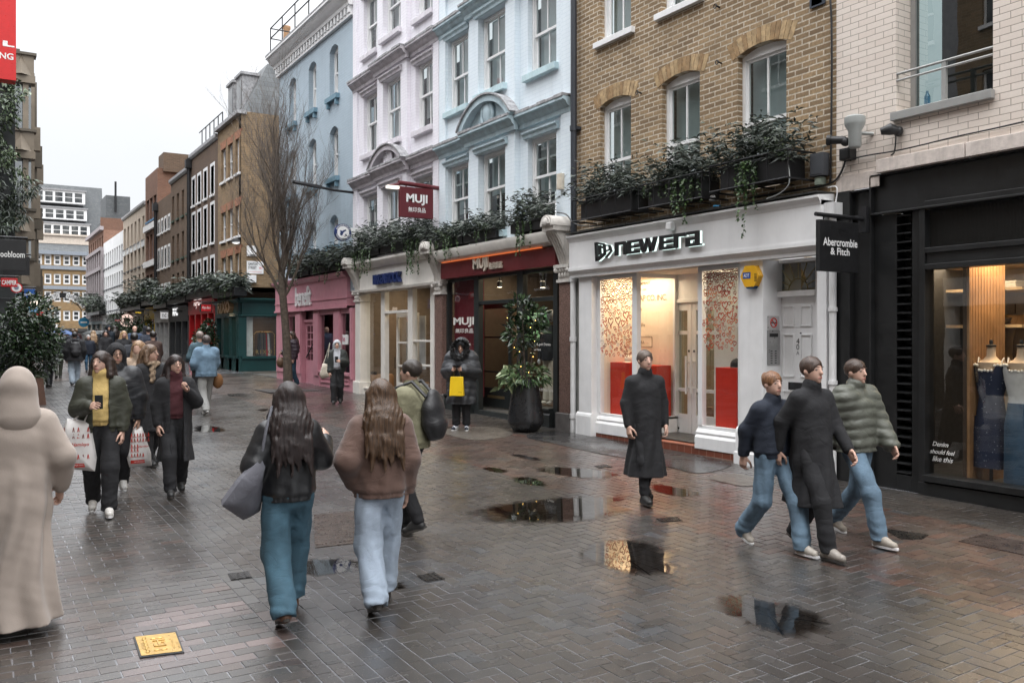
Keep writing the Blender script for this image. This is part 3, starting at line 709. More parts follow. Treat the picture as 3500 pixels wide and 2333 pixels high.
mb.box(XB+.05, XB+.6, pR0+.15, pR0+.2, gz0-.1, fz0); mb.box(gX, XB, pR0, m2s1-.05, gz0-.06, gz0-.03)
mb.box(gX-.1, XB+.6, pR0, pL1, fz0-.11, fz0-.09)
mb.build('display_lining', WARMW, yb)
for s0_, s1_, pw in ((m1s0+.1, w1s1-.05, 17), (w2s0+.05, w2s1-.05, 9)):
 lamp_area('display_lamp', (gX+.42, (s0_+s1_)/2, fz0-.13), pw, .6, s1_-s0_, (1, .78, .52), parent=yb)
tx = MB(); px = XB-.056
s_t = FY(2150, px)
for wd, y, h, x0, kw in (('NEW ERA CAP COMPANY', 1020, 11, 2105, dict(off=.012)), ('EST. 1920', 1033, 7, 2183, {}), ('NEW ERA CAP CO. INC.', 1073, 19, 2100, dict(sp=.9)), ('NEW ERA', 1102, 9, 2158, dict(off=.01)), ('"THE ONLY NAME FOR SPORT CAPS"', 1111, 4, 2120, dict(shear=.3)), ('1920', 1137, 4, 2176, {}), ('New Era', 1155, 11, 2168, dict(shear=.3, off=.006)), ('BUFFALO 3, N.Y.', 1168, 4, 2140, {}), ('1920', 1197, 4, 2180, {}), ('NEW ERA', 1213, 10, 2161, dict(shear=.15)), ('ASK ANY PRO', 1222, 5, 2163, {}), ('NEW ERA', 1266, 14, 2157, dict(off=.004))):
 p = F(x0, y, px); hh = h*(px/(ST+(x0-CX)/FP*CT))/FP
 text(tx, lambda x, yy, d, p=p: (px-d, p[0]-x, p[1]+yy), wd, height=hh, **kw)
q0, q1 = F(2178, 1190, px), F(2228, 1225, px)
for a, b, c, d in ((q0[0], q1[0], q0[1], q0[1]+.008), (q0[0], q1[0], q1[1], q1[1]+.008), (q1[0]-.008, q1[0], q1[1], q0[1])): tx.box(px-.003, px, min(a, b), max(a, b), c, d)
tx.build('panel_lettering', M((.16, .1, .06), .7, name='brown_print'), yb)
def heart(cx, cz, s, rot, r_):
 pts = []
 for i in range(29):
  t = 2*math.pi*i/28; x = 16*math.sin(t)**3/17; y = (13*math.cos(t)-5*math.cos(2*t)-2*math.cos(3*t)-math.cos(4*t))/17
  y += r_.uniform(-.05, .05); x *= .85
  pts.append((cx+s*(x*math.cos(rot)-y*math.sin(rot)), cz+s*(x*math.sin(rot)+y*math.cos(rot))))
 return pts
HC = [M((.33, .035, .03), .5, name='dark_red_vinyl'), M((.62, .06, .03), .5, name='red_vinyl'), M((.8, .2, .07), .5, name='orange_vinyl'), M((.82, .78, .74), .5, name='white_vinyl'), M((.6, .42, .36), .5, name='pale_vinyl')]
def hearts(a, b, zt, zlo, seed, n):
 q = MB(); r_ = random.Random(seed); placed = []
 for k in range(n*9):
  if len(placed) >= n: break
  v = r_.random()**2.3; z = zt-.03-v*(zt-zlo)*1.15; s = r_.uniform(.018, .034)+.06*min(v*2, .7)*r_.random()**2*(1.5 if v < .6 else .4)
  y = r_.uniform(a+s, b-s)
  if z+s > zt or any(math.hypot(y-p[0], z-p[1]) < (s+p[2])*(.6 if v < .3 else .85) for p in placed): continue
  placed.append((y, z, s))
  mi = 0 if v < .12 else r_.choice((0, 1, 1, 2, 3, 4, 1)); h_ = heart(y, z, s, r_.uniform(-.35, .35), r_); th = .0035+s*.05
  for i in range(len(h_)-1):
   p, t = Vector(h_[i]), Vector(h_[i+1]); d = (t-p)
   if d.length < 1e-6: continue
   nrm = Vector((-d.y, d.x)).normalized()*th*(.7+.6*abs(math.sin(i*.3)))
   p -= d*.15; t += d*.15
   q.quad((gX-.024, p.x-nrm.x, p.y-nrm.y), (gX-.024, p.x+nrm.x, p.y+nrm.y), (gX-.024, t.x+nrm.x, t.y+nrm.y), (gX-.024, t.x-nrm.x, t.y-nrm.y), mi)
 q.build('heart_decals', HC, yb)
hearts(w1s0, w1s1, gz1, Zf(2056, 1215, gX), 3, 240); hearts(w2s0, w2s1, gz1, Zf(2404, 1190, gX), 8, 210)
RED = M((.62, .03, .012), .5, var=.03, name='red_lacquer')
def plinth(x0, x1, ytop, X, lab, d=.42):
 s1_, s0_ = FY(x0, X), FY(x1, X); zt_ = Zf(x0, ytop, X)
 q = MB(); q.box(X, X+d, s0_, s1_, gz0-.028, zt_); return tag(q.build('display_plinth', RED, bevel=.003), lab, 'plinth', 'red display plinths'), (X+d/2, (s0_+s1_)/2, zt_)
_, c1p = plinth(2086, 2152, 1276, gX+.2, 'red plinth in the left display window carrying the cream cap')
_, c2p = plinth(2446, 2518, 1294, gX+.12, 'red plinth in the right display window carrying the black cap')
q = MB(); q.box(gX+.35, XB-.1, m1s0+.06, c1p[1]-.22, gz0-.028, c1p[2]-.04); tag(q.build('display_plinth', RED, bevel=.003), 'lower red plinth beside the cream cap, close to the door recess', 'plinth', 'red display plinths')
def cap(p, rz, m, lab):
 t = thing('baseball_cap', lab, 'cap', p, 'caps on plinths', rz)
 q = MB(); prof = [(.1, 0), (.103, .03), (.098, .065), (.08, .1), (.05, .122), (.012, .131)]
 q.lathe((0, 0, 0), prof, 24, sq=.85); q.ball((0, 0, .131), (.012, .012, .006), 8); q.build('crown', m, t, smooth=60, local=True)
 q = MB(); k = 12
 up = [];
 for i in range(k+1):
  a = -1.15+2.3*i/k; up.append((.098*math.cos(a), .084*math.sin(a), .012))
 for i in range(k+1):
  a = 1.15-2.3*i/k; up.append((.098*math.cos(a)+.075*math.cos(a)**.6, .084*math.sin(a)*1.02, .004-.018*abs(math.sin(a))))
 n_ = len(up); q.add([(x, y, z) for x, y, z in up]+[(x, y, z+.006) for x, y, z in up], [tuple((i, i+1, n_-2-i, n_-1-i)) for i in range(k)]+[tuple((n_+i, n_+n_-1-i, n_+n_-2-i, n_+i+1)) for i in range(k)]+[(i, (i+1) % n_, n_+(i+1) % n_, n_+i) for i in range(n_)])
 q.build('peak', m, t, local=True)
cap(c1p, R(200), M((.72, .62, .5), .8, bmp=.1, name='cream_cotton'), 'cream baseball cap on the red plinth in the left display window')
cap(c2p, R(215), M((.02, .02, .022), .8, bmp=.1, name='black_cotton'), 'black baseball cap with white emblem on the right red plinth')
DX = RF(XB)
d1a, d1b = FY(2364, XB), FY(2278, XB); d2a = d1a-(d1b-d1a)
dzt, dzb = Zf(2278, 1078, XB), .3
mb = MB(); mb.fb(DX, d1b, m1s0+.0, -.08, .02, .3, fz0-.1); mb.fb(DX, pR0, d2a, -.08, .02, .3, fz0-.1); mb.fb(DX, d2a, d1b, -.08, .02, dzt+.01, fz0-.1)
mb.fb(DX, d2a-.03, d1b+.03, .02, .045, dzt+.01, dzt+.07); mb.build('door_surround', WHITE, yb, bevel=.004)
def leaf(a, b, hside):
 q = MB(); st = .1; rails = [(dzb, dzb+.36), (Zf(2290, 1365, XB)-.035, Zf(2290, 1365, XB)+.02), (Zf(2290, 1176, XB)-.03, Zf(2290, 1176, XB)+.03), (dzt-.12, dzt)]
 q.fb(DX, a+.004, a+st, -.05, 0, dzb, dzt); q.fb(DX, b-st, b-.004, -.05, 0, dzb, dzt)
 for c, d in rails: q.fb(DX, a+st, b-st, -.05, 0, c, d)
 o = q.build('door', WHITE, yb, bevel=.003)
 g = MB()
 for (c, d), (e, f) in zip(rails, rails[1:]): g.quad(DX(a+st, -.03, d), DX(b-st, -.03, d), DX(b-st, -.03, e), DX(a+st, -.03, e))
 g.build('pane', GLASSD, o)
 h = MB(); hs = a+.06 if hside == 'a' else b-.06
 h.tube([DX(hs, .07, 1.0), DX(hs, .07, 1.62)], .018); h.tube([DX(hs, 0, 1.1), DX(hs, .07, 1.1)], .012); h.tube([DX(hs, 0, 1.52), DX(hs, .07, 1.52)], .012); h.build('handle', WHITE, o, smooth=50)
 h = MB(); h.ball(DX((a+b)/2, .005, .42), (.01, .02, .02), 8); h.ball(DX(hs, .004, 1.7), (.01, .022, .022), 8); h.build('bolt', IRON, o)
leaf(d1a, d1b, 'a'); leaf(d2a, d1a, 'b')
q = MB(); q.box(13.6, 13.7, 7, 12.4, .2, 3.2, 0); q.box(XB+.02, 13.6, 12.3, 12.4, .2, 3.2, 0); q.box(XB+.02, 13.6, 7.0, 7.05, .2, 3.2, 0); q.box(XB, 13.6, 7, 12.4, 3.0, 3.05, 0); q.box(XB-.9, 13.6, 7, 12.4, .26, .29, 1)
for z in (.7, 1.15, 1.6, 2.05, 2.5):
 q.box(13.2, 13.6, 7.4, 12.2, z, z+.03, 2)
 for k in range(22): q.ball((13.35, 7.6+k*.21, z+.1), (.1, .08, .07), 8, 3+k % 2)
for y in (8.2, 9.5, 10.8): q.box(12.4, 12.46, y, y+.06, .3, 2.6, 2)
q.build('shop_interior', [M((.45, .36, .26), .8, name='shop_wall'), M((.5, .44, .36), .4, name='shop_floor'), M((.05, .045, .04), .5, name='shelf_metal'), BLACK, M((.4, .1, .05), .7, name='cap_cloth')], yb)
lamp_area('shop_lamp', (12.2, 10.2, 2.95), 55, 1.6, 2.5, (1, .8, .55), parent=yb)
for i, (y, z) in enumerate(((d1a+.2, .95), (d1a-.25, .95))):
 q = MB(); q.hexa([(10.5, y-.16, .3), (10.66, y-.16, .3), (10.66, y+.16, .3), (10.5, y+.16, .3), (10.5, y-.17, .75), (10.66, y-.17, .75), (10.66, y+.17, .75), (10.5, y+.17, .75)])
 q.tube([(10.58, y-.08, .75), (10.58, y-.06, .86), (10.58, y+.06, .86), (10.58, y+.08, .75)], .006)
 tag(q.build('paper_bag', M((.42, .28, .15), .8, name='kraft_paper')), ('brown paper carrier bag behind the left glass door', 'brown paper carrier bag behind the right glass door')[i], 'bag', 'carrier bags behind the doors')
q = MB(); q.box(10.35, 10.42, d1a-.36, d1a-.04, 1.38, 1.72); q.tube([(10.39, d1a-.3, 1.72), (10.39, d1a-.26, 1.95), (10.39, d1a-.14, 1.95), (10.39, d1a-.1, 1.72)], .008)
tag(q.build('tote_bag', M((.75, .62, .42), .8, name='canvas')), 'cream canvas tote bag hanging behind the right glass door', 'bag')
TILE = brickm((.20, .06, .035), (.16, .05, .03), (.42, .33, .26), .155, .17, .006, .4, .35, .2, off=0, name='quarry_tile')
TILET = M((.33, .13, .085), .4, var=.15, sc=3, stain=.3, name='tile_tread')
q = MB(); q.fb(R0, pR1+.02, pL0-.02, -1.0, .06, .1, .315, 0); q.fb(R0, pR1+.02, pL0-.02, -1.0, .065, .316, .33, 1); q.build('step', [TILE, TILET], yb)
q = MB(); q.fb(R0, pE1, pR0, -.6, .02, .05, .27, 0); q.fb(R0, pE1, pR0, -.6, .025, .271, .285, 1); q.build('step', [TILE, TILET], yb)
eX = RF(9.3)
e1_, e0_ = FY(2642, 9.3), FY(2792, 9.3); fz_t, fz_b, dz_t = Zf(2646, 942, 9.3), Zf(2646, 1036, 9.3), Zf(2650, 1055, 9.3)
q = MB(); q.fb(eX, e1_-.05, pR0+.02, -.1, .03, .28, fz0-.1); q.fb(eX, pE1-.1, e0_+.0, -.1, .03, .28, fz0-.1); q.fb(eX, e0_, e1_-.05, -.1, .03, fz_t, fz0-.1); q.fb(eX, e0_, e1_-.05, -.1, .05, dz_t, fz_b)
q.build('door_surround', WHITE, yb, bevel=.004)
q = MB(); da, db = e0_, e1_-.05; q.fb(eX, da, db, -.08, -.03, .29, dz_t-.002)
zz = [.29, .5, Zf(2660, 1345, 9.3), Zf(2660, 1370, 9.3)+.05, Zf(2660, 1160, 9.3), Zf(2660, 1180, 9.3)]
md = (da+db)/2
for a, b in ((da+.1, md-.05), (md+.05, db-.1)):
 for c, d in ((Zf(2660, 1155, 9.3), dz_t-.12), (Zf(2660, 1340, 9.3)+.06, Zf(2660, 1180, 9.3)), (.5, Zf(2660, 1370, 9.3))):
  for e in ((a, a+.02, c, d), (b-.02, b, c, d), (a+.02, b-.02, c, c+.02), (a+.02, b-.02, d-.02, d)): q.fb(eX, e[0], e[1], -.03, -.014, e[2], e[3])
ed = q.build('entrance_door', WHITE, yb, bevel=.003)
q = MB(); k = FY(2658, 9.3); q.fb(eX, k-.018, k+.018, -.03, -.01, 1.28, 1.62); q.ball(eX(k, .01, 1.34), (.03, .018, .03), 8); q.build('handle', IRON, ed)
q = MB(); q.fb(eX, md-.14, md+.14, -.03, -.015, Zf(2730, 1372, 9.3), Zf(2730, 1346, 9.3)); q.fb(eX, md-.11, md+.11, -.015, -.012, Zf(2730, 1368, 9.3), Zf(2730, 1352, 9.3)); q.build('letter_box', IRON, ed)
q = MB()
for ch, y in (('4', 1214), ('0', 1234), ('A', 1251)):
 p = F(2724, y, 9.34); text(q, lambda x, yy, d, p=p: (9.328-d, p[0]-x, p[1]+yy), ch, height=.075 if ch != 'A' else .05)
q.ball(eX(F(2732, 1178, 9.3)[0], -.028, Zf(2732, 1178, 9.3)), .014, 8); q.build('house_number', IRON, ed)
fl = MB(); fl.quad(eX(da, -.05, fz_b), eX(db, -.05, fz_b), eX(db, -.05, fz_t), eX(da, -.05, fz_t)); flo = fl.build('fanlight', glassm((.05, .055, .05), 1.2), yb)
q = MB(); cx_, r1, r2_ = md, .14, .5
for r__ in (r1, ):
 q.tube([eX(cx_+r__*math.cos(math.pi*i/16)*1.1, -.045, fz_b+.02+r__*math.sin(math.pi*i/16)) for i in range(17)], .006, 6)
for i in range(9):
 a = math.pi*i/8; c_, s__ = math.cos(a), math.sin(a); L_ = min(.48/max(abs(c_), .01), (fz_t-fz_b-.03)/max(s__, .01), .55)
 q.tube([eX(cx_+r1*c_*1.1, -.045, fz_b+.02+r1*s__), eX(cx_+L_*c_, -.045, fz_b+.02+L_*s__)], .005, 6)
for sg in (-1, 1):
 for j in range(5): q.ball(eX(cx_+sg*(.36+.03*j), -.045, fz_t-.14+.022*j+(.03 if j % 2 else 0)), (.004, .02, .015), 6)
q.build('glazing_bar', M((.28, .22, .1), .4, .6, name='gilt'), flo)
iX = RF(8.97)
k1, k0 = FY(2609, 9.05), FY(2632, 9.05)
q = MB(); q.box(9.05, 9.29, pR0-.012, pR0-.002, Zf(2620, 1286, 9.1), Zf(2620, 1168, 9.1), 0)
q.box(9.09, 9.25, pR0-.016, pR0-.012, Zf(2620, 1190, 9.1), Zf(2620, 1178, 9.1), 1)
for r_ in range(6):
 for c_ in range(2): q.box(9.11+.08*c_, 9.14+.08*c_, pR0-.018, pR0-.012, Zf(2620, 1280-r_*8, 9.1), Zf(2620, 1277-r_*8, 9.1), 1)
tag(q.build('intercom', [M((.42, .42, .42), .35, .8, name='brushed_steel'), BLACK]), 'steel intercom panel with buttons beside the white 40A door', 'intercom')
q = MB(); z_ = Zf(2620, 1149, 9.1); yy_ = pR0-.004
q.box(9.06, 9.28, yy_-.006, yy_, z_-.12, z_+.12, 0)
q.tube([(9.17+.06*math.cos(a), yy_-.008, z_+.03+.06*math.sin(a)) for a in [2*math.pi*i/20 for i in range(21)]], .007, 6, 1); q.box(9.12, 9.22, yy_-.008, yy_-.006, z_+.02, z_+.035, 2); q.tube([(9.125, yy_-.01, z_+.075), (9.215, yy_-.01, z_-.015)], .006, 6, 1)
text(q, lambda x, y, d: (9.075+x, yy_-.008-d, z_-.09+y), 'NO SMOKING', width=.19, mi=2)
tag(q.build('no_smoking_sign', [M((.6, .6, .6), .35, .6, name='steel_plate'), RED, BLACK]), 'small no smoking plate above the intercom', 'sign')
WP = M((.72, .72, .72), .5, stain=.35, var=.05, name='painted_pipe')
q = MB(); ps = FY(2846, 9.0); q.tube([(9.0, ps, .2), (9.0, ps, 3.45)], .045, 12);
for z in (1.35, 2.25, 3.3): q.tube([(9.0, ps, z), (9.0, ps, z+.05)], .058, 12)
q.fb(R0, ps-.09, ps+.05, .0, .2, 3.42, 3.58); q.build('downpipe', WP, yb, smooth=40)
def hexbox(root, c, r, d, fr, m, name):
 q = MB(); pts = [(c[0]+r*math.cos(a), c[1]+r*math.sin(a)) for a in [math.pi/6*0+math.pi/3*i for i in range(6)]]
 q.prism(fr, pts, .0, d); return q.build(name, m, root, bevel=.008)
aX = RF(8.97); ap = F(2565, 983, 8.9)
al = thing('alarm_box', 'yellow hexagonal burglar alarm box on the white pier', 'alarm box', aX(ap[0], 0, ap[1]))
hexbox(al, ap, .155, .09, aX, M((.72, .38, .015), .35, var=.03, name='yellow_plastic'), 'casing')
q = MB(); q.fb(aX, ap[0]-.02, ap[0]+.115, .09, .093, ap[1]-.03, ap[1]+.055, 0); text(q, lambda x, y, d: aX(ap[0]+.1-x, .0945+d, ap[1]-.01+y), 'ADT', width=.1, height=.045, mi=1, off=.02)
q.build('badge', [M((.02, .07, .3), .4, name='blue_vinyl'), WHITE], al)
q = MB(); q.prism(aX, [(ap[0]-.08, ap[1]-.134), (ap[0]+.08, ap[1]-.134), (ap[0]+.05, ap[1]-.165), (ap[0]-.05, ap[1]-.165)], .0, .085); q.build('strobe', M((.01, .06, .16), .25, name='blue_lens'), al)
q = MB()
for j in range(6): q.fb(aX, ap[0]-.13+.0, ap[0]-.085, .088, .092, ap[1]-.07+.018*j, ap[1]-.062+.018*j)
q.build('vent', BLACK, al)
def painted_house(name, lab, s0, s1, wallm, trimm, cols, bay, floors, corn, ped, sillm, hoodm, blindm, frame_t=12.5, gm=GLW, skip=()):
 t = thing(name, lab, 'building', (9.1, (s0+s1)/2, gz(9.1, s0)))
 b0, b1 = bay; BP = .12
 rb = RF(9.1-BP)
 def hs(cl): return [(cols[c][0], cols[c][1], f[0], f[1]) for c in cl for f in floors]
 mb = MB(); wall(mb, R0, s0, b0, 3.3, frame_t, hs('C'), .16); wall(mb, R0, b1, s1, 3.3, frame_t, hs('A'), .16)
 wall(mb, rb, b0, b1, 3.3, frame_t, hs('B'), .2, th=.4)
 for a, b in ((s0+.0, s0+.3), (s1-.3, s1)): mb.fb(R0, a, b, -.01, .05, 3.3, frame_t)
 mb.build('wall', wallm, t)
 for c in 'ABC':
  fr, dp = (rb, -.14) if c == 'B' else (R0, -.1)
  a, b = cols[c]
  for k, f in enumerate(floors):
   op = .35 if (c, k) in skip else 0
   w_ = sash(t, fr, a+.01, b-.01, f[0], f[1]-.01, dp, WHITE, gm, blindm, 0.62 if op else rnd.choice((1, .5, .78, 1, 1)), f[2], 1, open_=op)
   q = MB(); q.fb(fr, a-.07, b+.07, -.1, .1, f[0]-.13, f[0]-.002); q.build('sill', sillm, w_, bevel=.008)
   q = MB(); q.profile(fr, a-.1, b+.1, [(.0, f[1]+.0), (.05, f[1]+.0), (.06, f[1]+.05), (.1, f[1]+.09), (.1, f[1]+.12), (.0, f[1]+.15)]); q.build('hood', hoodm, w_)
 def cprof(z): return [(-.02, z-.2), (.06, z-.2), (.07, z-.12), (.13, z-.08), (.16, z-.02), (.22, z), (.22, z+.05), (-.02, z+.1)]
 for z in corn:
  q = MB(); q.profile(R0, s0, b0, cprof(z)); q.profile(R0, b1, s1, cprof(z)); q.profile(rb, b0-.1, b1+.1, cprof(z))
  q.build('cornice', trimm, t, smooth=30)
  q = MB()
  for a, b, fr in ((s0, b0-.1, R0), (b1+.1, s1, R0), (b0-.1, b1+.1, rb)):
   n = max(2, int((b-a)/.25))
   for i in range(n): q.fb(fr, a+(b-a)*i/n, a+(b-a)*(i+1)/n-.008, -.02, .235+rnd.uniform(-.01, .006), z+.052, z+.1+rnd.uniform(-.01, .012))
  q.build('cornice_capping', LEADW, t)
 pz, ph = ped; pc = (b0+b1)/2; hw = (b1-b0)/2+.16
 Rr = (hw*hw+ph*ph)/(2*ph); a0 = math.asin(hw/Rr); n = 16
 arc = lambda r, i: (pc+r*math.sin(-a0+2*a0*i/n), pz+ph-Rr+r*math.cos(-a0+2*a0*i/n))
 q = MB()
 q.prism(rb, [arc(Rr-.05, i) for i in range(n+1)]+[(pc+hw-.1, pz), (pc-hw+.1, pz)][::1], .0, .03)
 for i in range(n):
  p0, p1, o0, o1 = arc(Rr-.13, i), arc(Rr-.13, i+1), arc(Rr, i), arc(Rr, i+1)
  q.prism(rb, [p0, p1, o1, o0], .0, .2)
 q.build('pediment', trimm, t, smooth=30)
 q = MB()
 for i in range(n): q.prism(rb, [arc(Rr+.002, i), arc(Rr+.002, i+.97), arc(Rr+.035, i+.97), arc(Rr+.035, i)], .0, .24)
 q.build('pediment_capping', LEADW, t)
 q = MB(); cz = pz+ph*.42
 q.ball(rb(pc, .07, cz), (.08, .16, .26), 16)
 for sg in (-1, 1):
  q.tube([rb(pc+sg*(.17+.05*math.sin(k*.9)), .08, cz-.22+.09*k) for k in range(6)], [.03, .045, .035, .05, .04, .02], 8)
  q.ball(rb(pc+sg*.09, .1, cz+.29), .06, 10)
 q.ball(rb(pc, .1, cz+.25), .05, 10); q.ball(rb(pc, .08, cz-.3), .05, 8)
 q.build('cartouche', trimm if name.startswith('pale') else sillm, t, smooth=60)
 return t, rb, pc, cz
LEADW = M((.34, .34, .35), .6, var=.35, sc=9, stain=.5, bmp=.2, bsc=40, name='lead_capping')
LBLUE = brickm((.75, .83, .88), (.73, .81, .87), (.6, .7, .76), .225, .075, .007, .35, .6, .05, paint=1, name='pale_blue_painted_brick')
LTRIM = M((.46, .58, .63), .6, var=.14, sc=5, stain=.35, name='teal_grey_trim')
LSILL = M((.5, .65, .69), .6, var=.12, sc=5, stain=.3, name='pale_teal_sill')
GREYB = M((.5, .54, .55), .85, var=.05, name='grey_blind')
W = lambda xl, xr: (FY(xr), FY(xl))
sLB0, sLB1 = 12.62, 17.75
colsL = dict(A=W(1530, 1600), B=(FY(1726.5, 8.98), FY(1634, 8.98)), C=W(1804, 1901.5))
fL_ = [(4.05, Zf(1552, 604), Zf(1825, 643)), (Zf(1549, 418), Zf(1552, 168), Zf(1553, 300)), (Zf(1514, 18), Zf(1514, 18)+1.95, Zf(1514, 18)+1.0), (Zf(1514, 18)+2.85, Zf(1514, 18)+4.6, Zf(1514, 18)+3.7)]
bl, blb, blc, blz = painted_house('pale_blue_house', 'pale blue painted brick house above the dark red shop fascia', sLB0, sLB1, LBLUE, LTRIM, colsL, (FY(1759, 8.98), FY(1603, 8.98)), fL_, (Zf(1510, 546, 8.95), Zf(1510, 133, 8.95), 11.6), (Zf(1573, 497, 8.85), Zf(1674, 365, 8.85)-Zf(1660, 465, 8.85)), LSILL, LTRIM, GREYB, skip=(('A', 0), ('C', 0)))
LILAC = brickm((.83, .81, .86), (.81, .79, .84), (.66, .63, .70), .225, .075, .007, .35, .6, .05, paint=1, name='lilac_painted_brick')
LILT = M((.52, .49, .52), .6, var=.16, sc=5, stain=.4, name='grey_lilac_trim')
LILS = M((.66, .63, .67), .6, var=.08, sc=5, stain=.3, name='lilac_sill')
sLV0, sLV1 = 17.78, 23.05
colsV = dict(A=W(1243, 1289), B=(FY(1369, 8.98), FY(1308, 8.98)), C=W(1420, 1480))
fV = [(4.3, Zf(1259, 707), Zf(1259, 707)-.85), (Zf(1243, 573), Zf(1261, 360), Zf(1261, 458)), (Zf(1243, 236), Zf(1261, 23), Zf(1261, 122)), (Zf(1243, 236)+2.7, Zf(1243, 236)+4.5, Zf(1243, 236)+3.6)]
lvh, lvb, lvc, lvz = painted_house('lilac_house', 'lilac painted brick house above the cream shoe shop', sLV0, sLV1, LILAC, LILT, colsV, (FY(1389, 8.98), FY(1289, 8.98)), fV, (Zf(1210, 662, 8.95), Zf(1210, 325, 8.95), 13.0), (Zf(1266, 625, 8.85), Zf(1333, 528, 8.85)-Zf(1333, 594, 8.85)), LILS, LILT, M((.55, .55, .55), .85, name='pale_curtain'), frame_t=14)
q = MB(); text(q, lambda x, y, d: lvb(lvc+.13-x, .155+d, lvz-.05+y), '1897', width=.26, height=.14, off=.01); q.build('date_lettering', BLACK, lvh)
q = MB(); a, b = colsV['A']
for wd, z in (('TRADIT', fV[0][0]+1.0), ('SINCE', fV[0][0]+.55)): text(q, lambda x, y, d, z=z: R0(b-.09-x, -.118+d, z+y), wd, width=(b-a)*.8, off=.01)
q.build('window_lettering', M((.05, .08, .07), .5, name='dark_vinyl'), lvh)
q = MB(); p_ = FY(1961, 9.0); q.tube([(9.0, p_, 3.3), (9.0, p_, 13)], .055, 12)
for z in (5.55, 8.4, 11.3): q.tube([(9.0, p_, z), (9.0, p_, z+.09)], .07, 12); q.box(9.0, 9.1, p_-.09, p_+.09, z+.02, z+.07)
q.build('downpipe', M((.03, .035, .045), .45, name='black_pipe'), yb, smooth=40)
q = MB()
for i in range(14): q.fb(R0, sLB0-.03, sLB0+.07, -.05, .008, 3.7+.65*i, 4.02+.65*i)
q.build('quoin', M((.09, .03, .03), .7, name='dark_red_brick'), bl)
GRAN = newmat('brown_granite'); N, L = nt(GRAN); b_ = pbsdf(N, L, (.15, .09, .075), .3); co = objco(N)
v_ = N.new('ShaderNodeTexVoronoi'); v_.inputs['Scale'].default_value = 130; L.new(co, v_.inputs['Vector'])
L.new(ramp(N, L, v_.outputs['Color'], [(.2, (.05, .035, .03)), (.5, (.17, .10, .08)), (.8, (.30, .2, .17))]), b_.inputs['Base Color'])
STONEW = M((.62, .59, .55), .75, var=.12, sc=10, stain=.55, bmp=.25, bsc=60, name='weathered_stone_paint')
def console(sc_, wd, zcap0, zcap1, ztop, colm, zb, lab):
 t = thing('console_bracket', lab, 'bracket', (9.1, sc_, zb), 'scrolled brackets on shopfront columns')
 h = wd/2
 q = MB(); q.fb(R0, sc_-h+.03, sc_+h-.03, -.2, .1, zb+.32, zcap0); q.build('column', colm, t, bevel=.01)
 q = MB(); q.fb(R0, sc_-h-.02, sc_+h+.02, -.2, .15, zb-.08, zb+.32); q.build('base', M((.14, .13, .125), .45, var=.2, name='granite_base') if colm is GRAN else colm, t, bevel=.015)
 q = MB()                                     # leafy capital
 q.fb(R0, sc_-h+.02, sc_+h-.02, -.2, .11, zcap0, zcap1-.06); q.fb(R0, sc_-h-.03, sc_+h+.03, -.2, .18, zcap1-.06, zcap1); q.fb(R0, sc_-h, sc_+h, -.2, .14, zcap0-.03, zcap0+.02)
 r_ = random.Random(3)
 for row in range(2):
  for k in range(4):
   s_ = sc_-h+.05+(wd-.1)*(k+.5*(row))/3.5; z = zcap0+.05+row*.1
   q.ball(R0(s_, .12+row*.02, z+.05), (.03, .04, .06), 8)
 for sg in (-1, 1): q.ball(R0(sc_+sg*(h-.01), .15, zcap1-.1), (.05, .05, .05), 10)
 q.build('capital', STONEW, t, smooth=50)
 zc = zcap1; H = ztop-zc; prof = []
 for k in range(13):
  v = k/12; prof.append((.1+.30*(v**2.2)+.05*math.sin(v*math.pi), zc+H*.68*v))
 q = MB(); q.profile(R0, sc_-h*.7, sc_+h*.7, [(-.2, zc)]+prof+[(-.2, zc+H*.68)])
 for k in range(4):
  s_ = sc_-h*.55+h*1.1*k/3; q.tube([R0(s_, p[0]+.005, p[1]) for p in prof], .018, 6)
 q.build('scroll', STONEW, t, smooth=40)
 q = MB(); q.fb(R0, sc_-h*.9, sc_+h*.9, -.2, .46, zc+H*.68, zc+H*.78)
 n = 12; r_ = h*.95; zz = zc+H*.78
 pts = [(sc_+r_*math.cos(math.pi*i/n), zz+r_*1.0*math.sin(math.pi*i/n)) for i in range(n+1)]
 q.prism(R0, pts, -.2, .5); q.prism(R0, [(sc_+r_*.7*math.cos(math.pi*i/n), zz+.03+r_*.7*math.sin(math.pi*i/n)) for i in range(n+1)], .5, .52)
 q.ball(R0(sc_, .52, zz+r_*.35), (.03, r_*.4, r_*.35), 10)
 q.build('crest', STONEW, t, smooth=35)
 return t
zbl = gz(9.1, 12.9)
console(FY(1929, 9.0), .4, Zf(1925, 997, 8.95), Zf(1925, 942, 8.95), Zf(1905, 775, 8.8), GRAN, zbl, 'scrolled bracket on a granite column between the dark red and white shops')
console(FY(1498, 9.0), .4, Zf(1498, 1040, 8.95), Zf(1498, 999, 8.95), Zf(1480, 862, 8.8), GRAN, gz(9.1, 17.8), 'scrolled bracket on a granite column between the cream and dark red shops')
console(FY(1222, 9.0), .42, Zf(1222, 1066, 8.95), Zf(1222, 1030, 8.95), Zf(1205, 920, 8.8), OFFW, gz(9.1, 23), 'scrolled bracket on a cream column between the pink shop and the cream shoe shop')
q = MB(); p_ = FY(1962, 9.02); q.tube([(9.0, p_, .25), (9.0, p_, 3.0)], .05, 12)
for z in (.5, 1.85, 2.9): q.tube([(9.0, p_, z), (9.0, p_, z+.08)], .064, 12)
q.build('downpipe', WP, yb, smooth=40)
q = MB(); q.fb(R0, pL1+.03, FY(1950), -.2, .02, .2, 3.1); q.build('pilaster', M((.36, .37, .35), .8, stain=.5, name='grey_render'), yb)
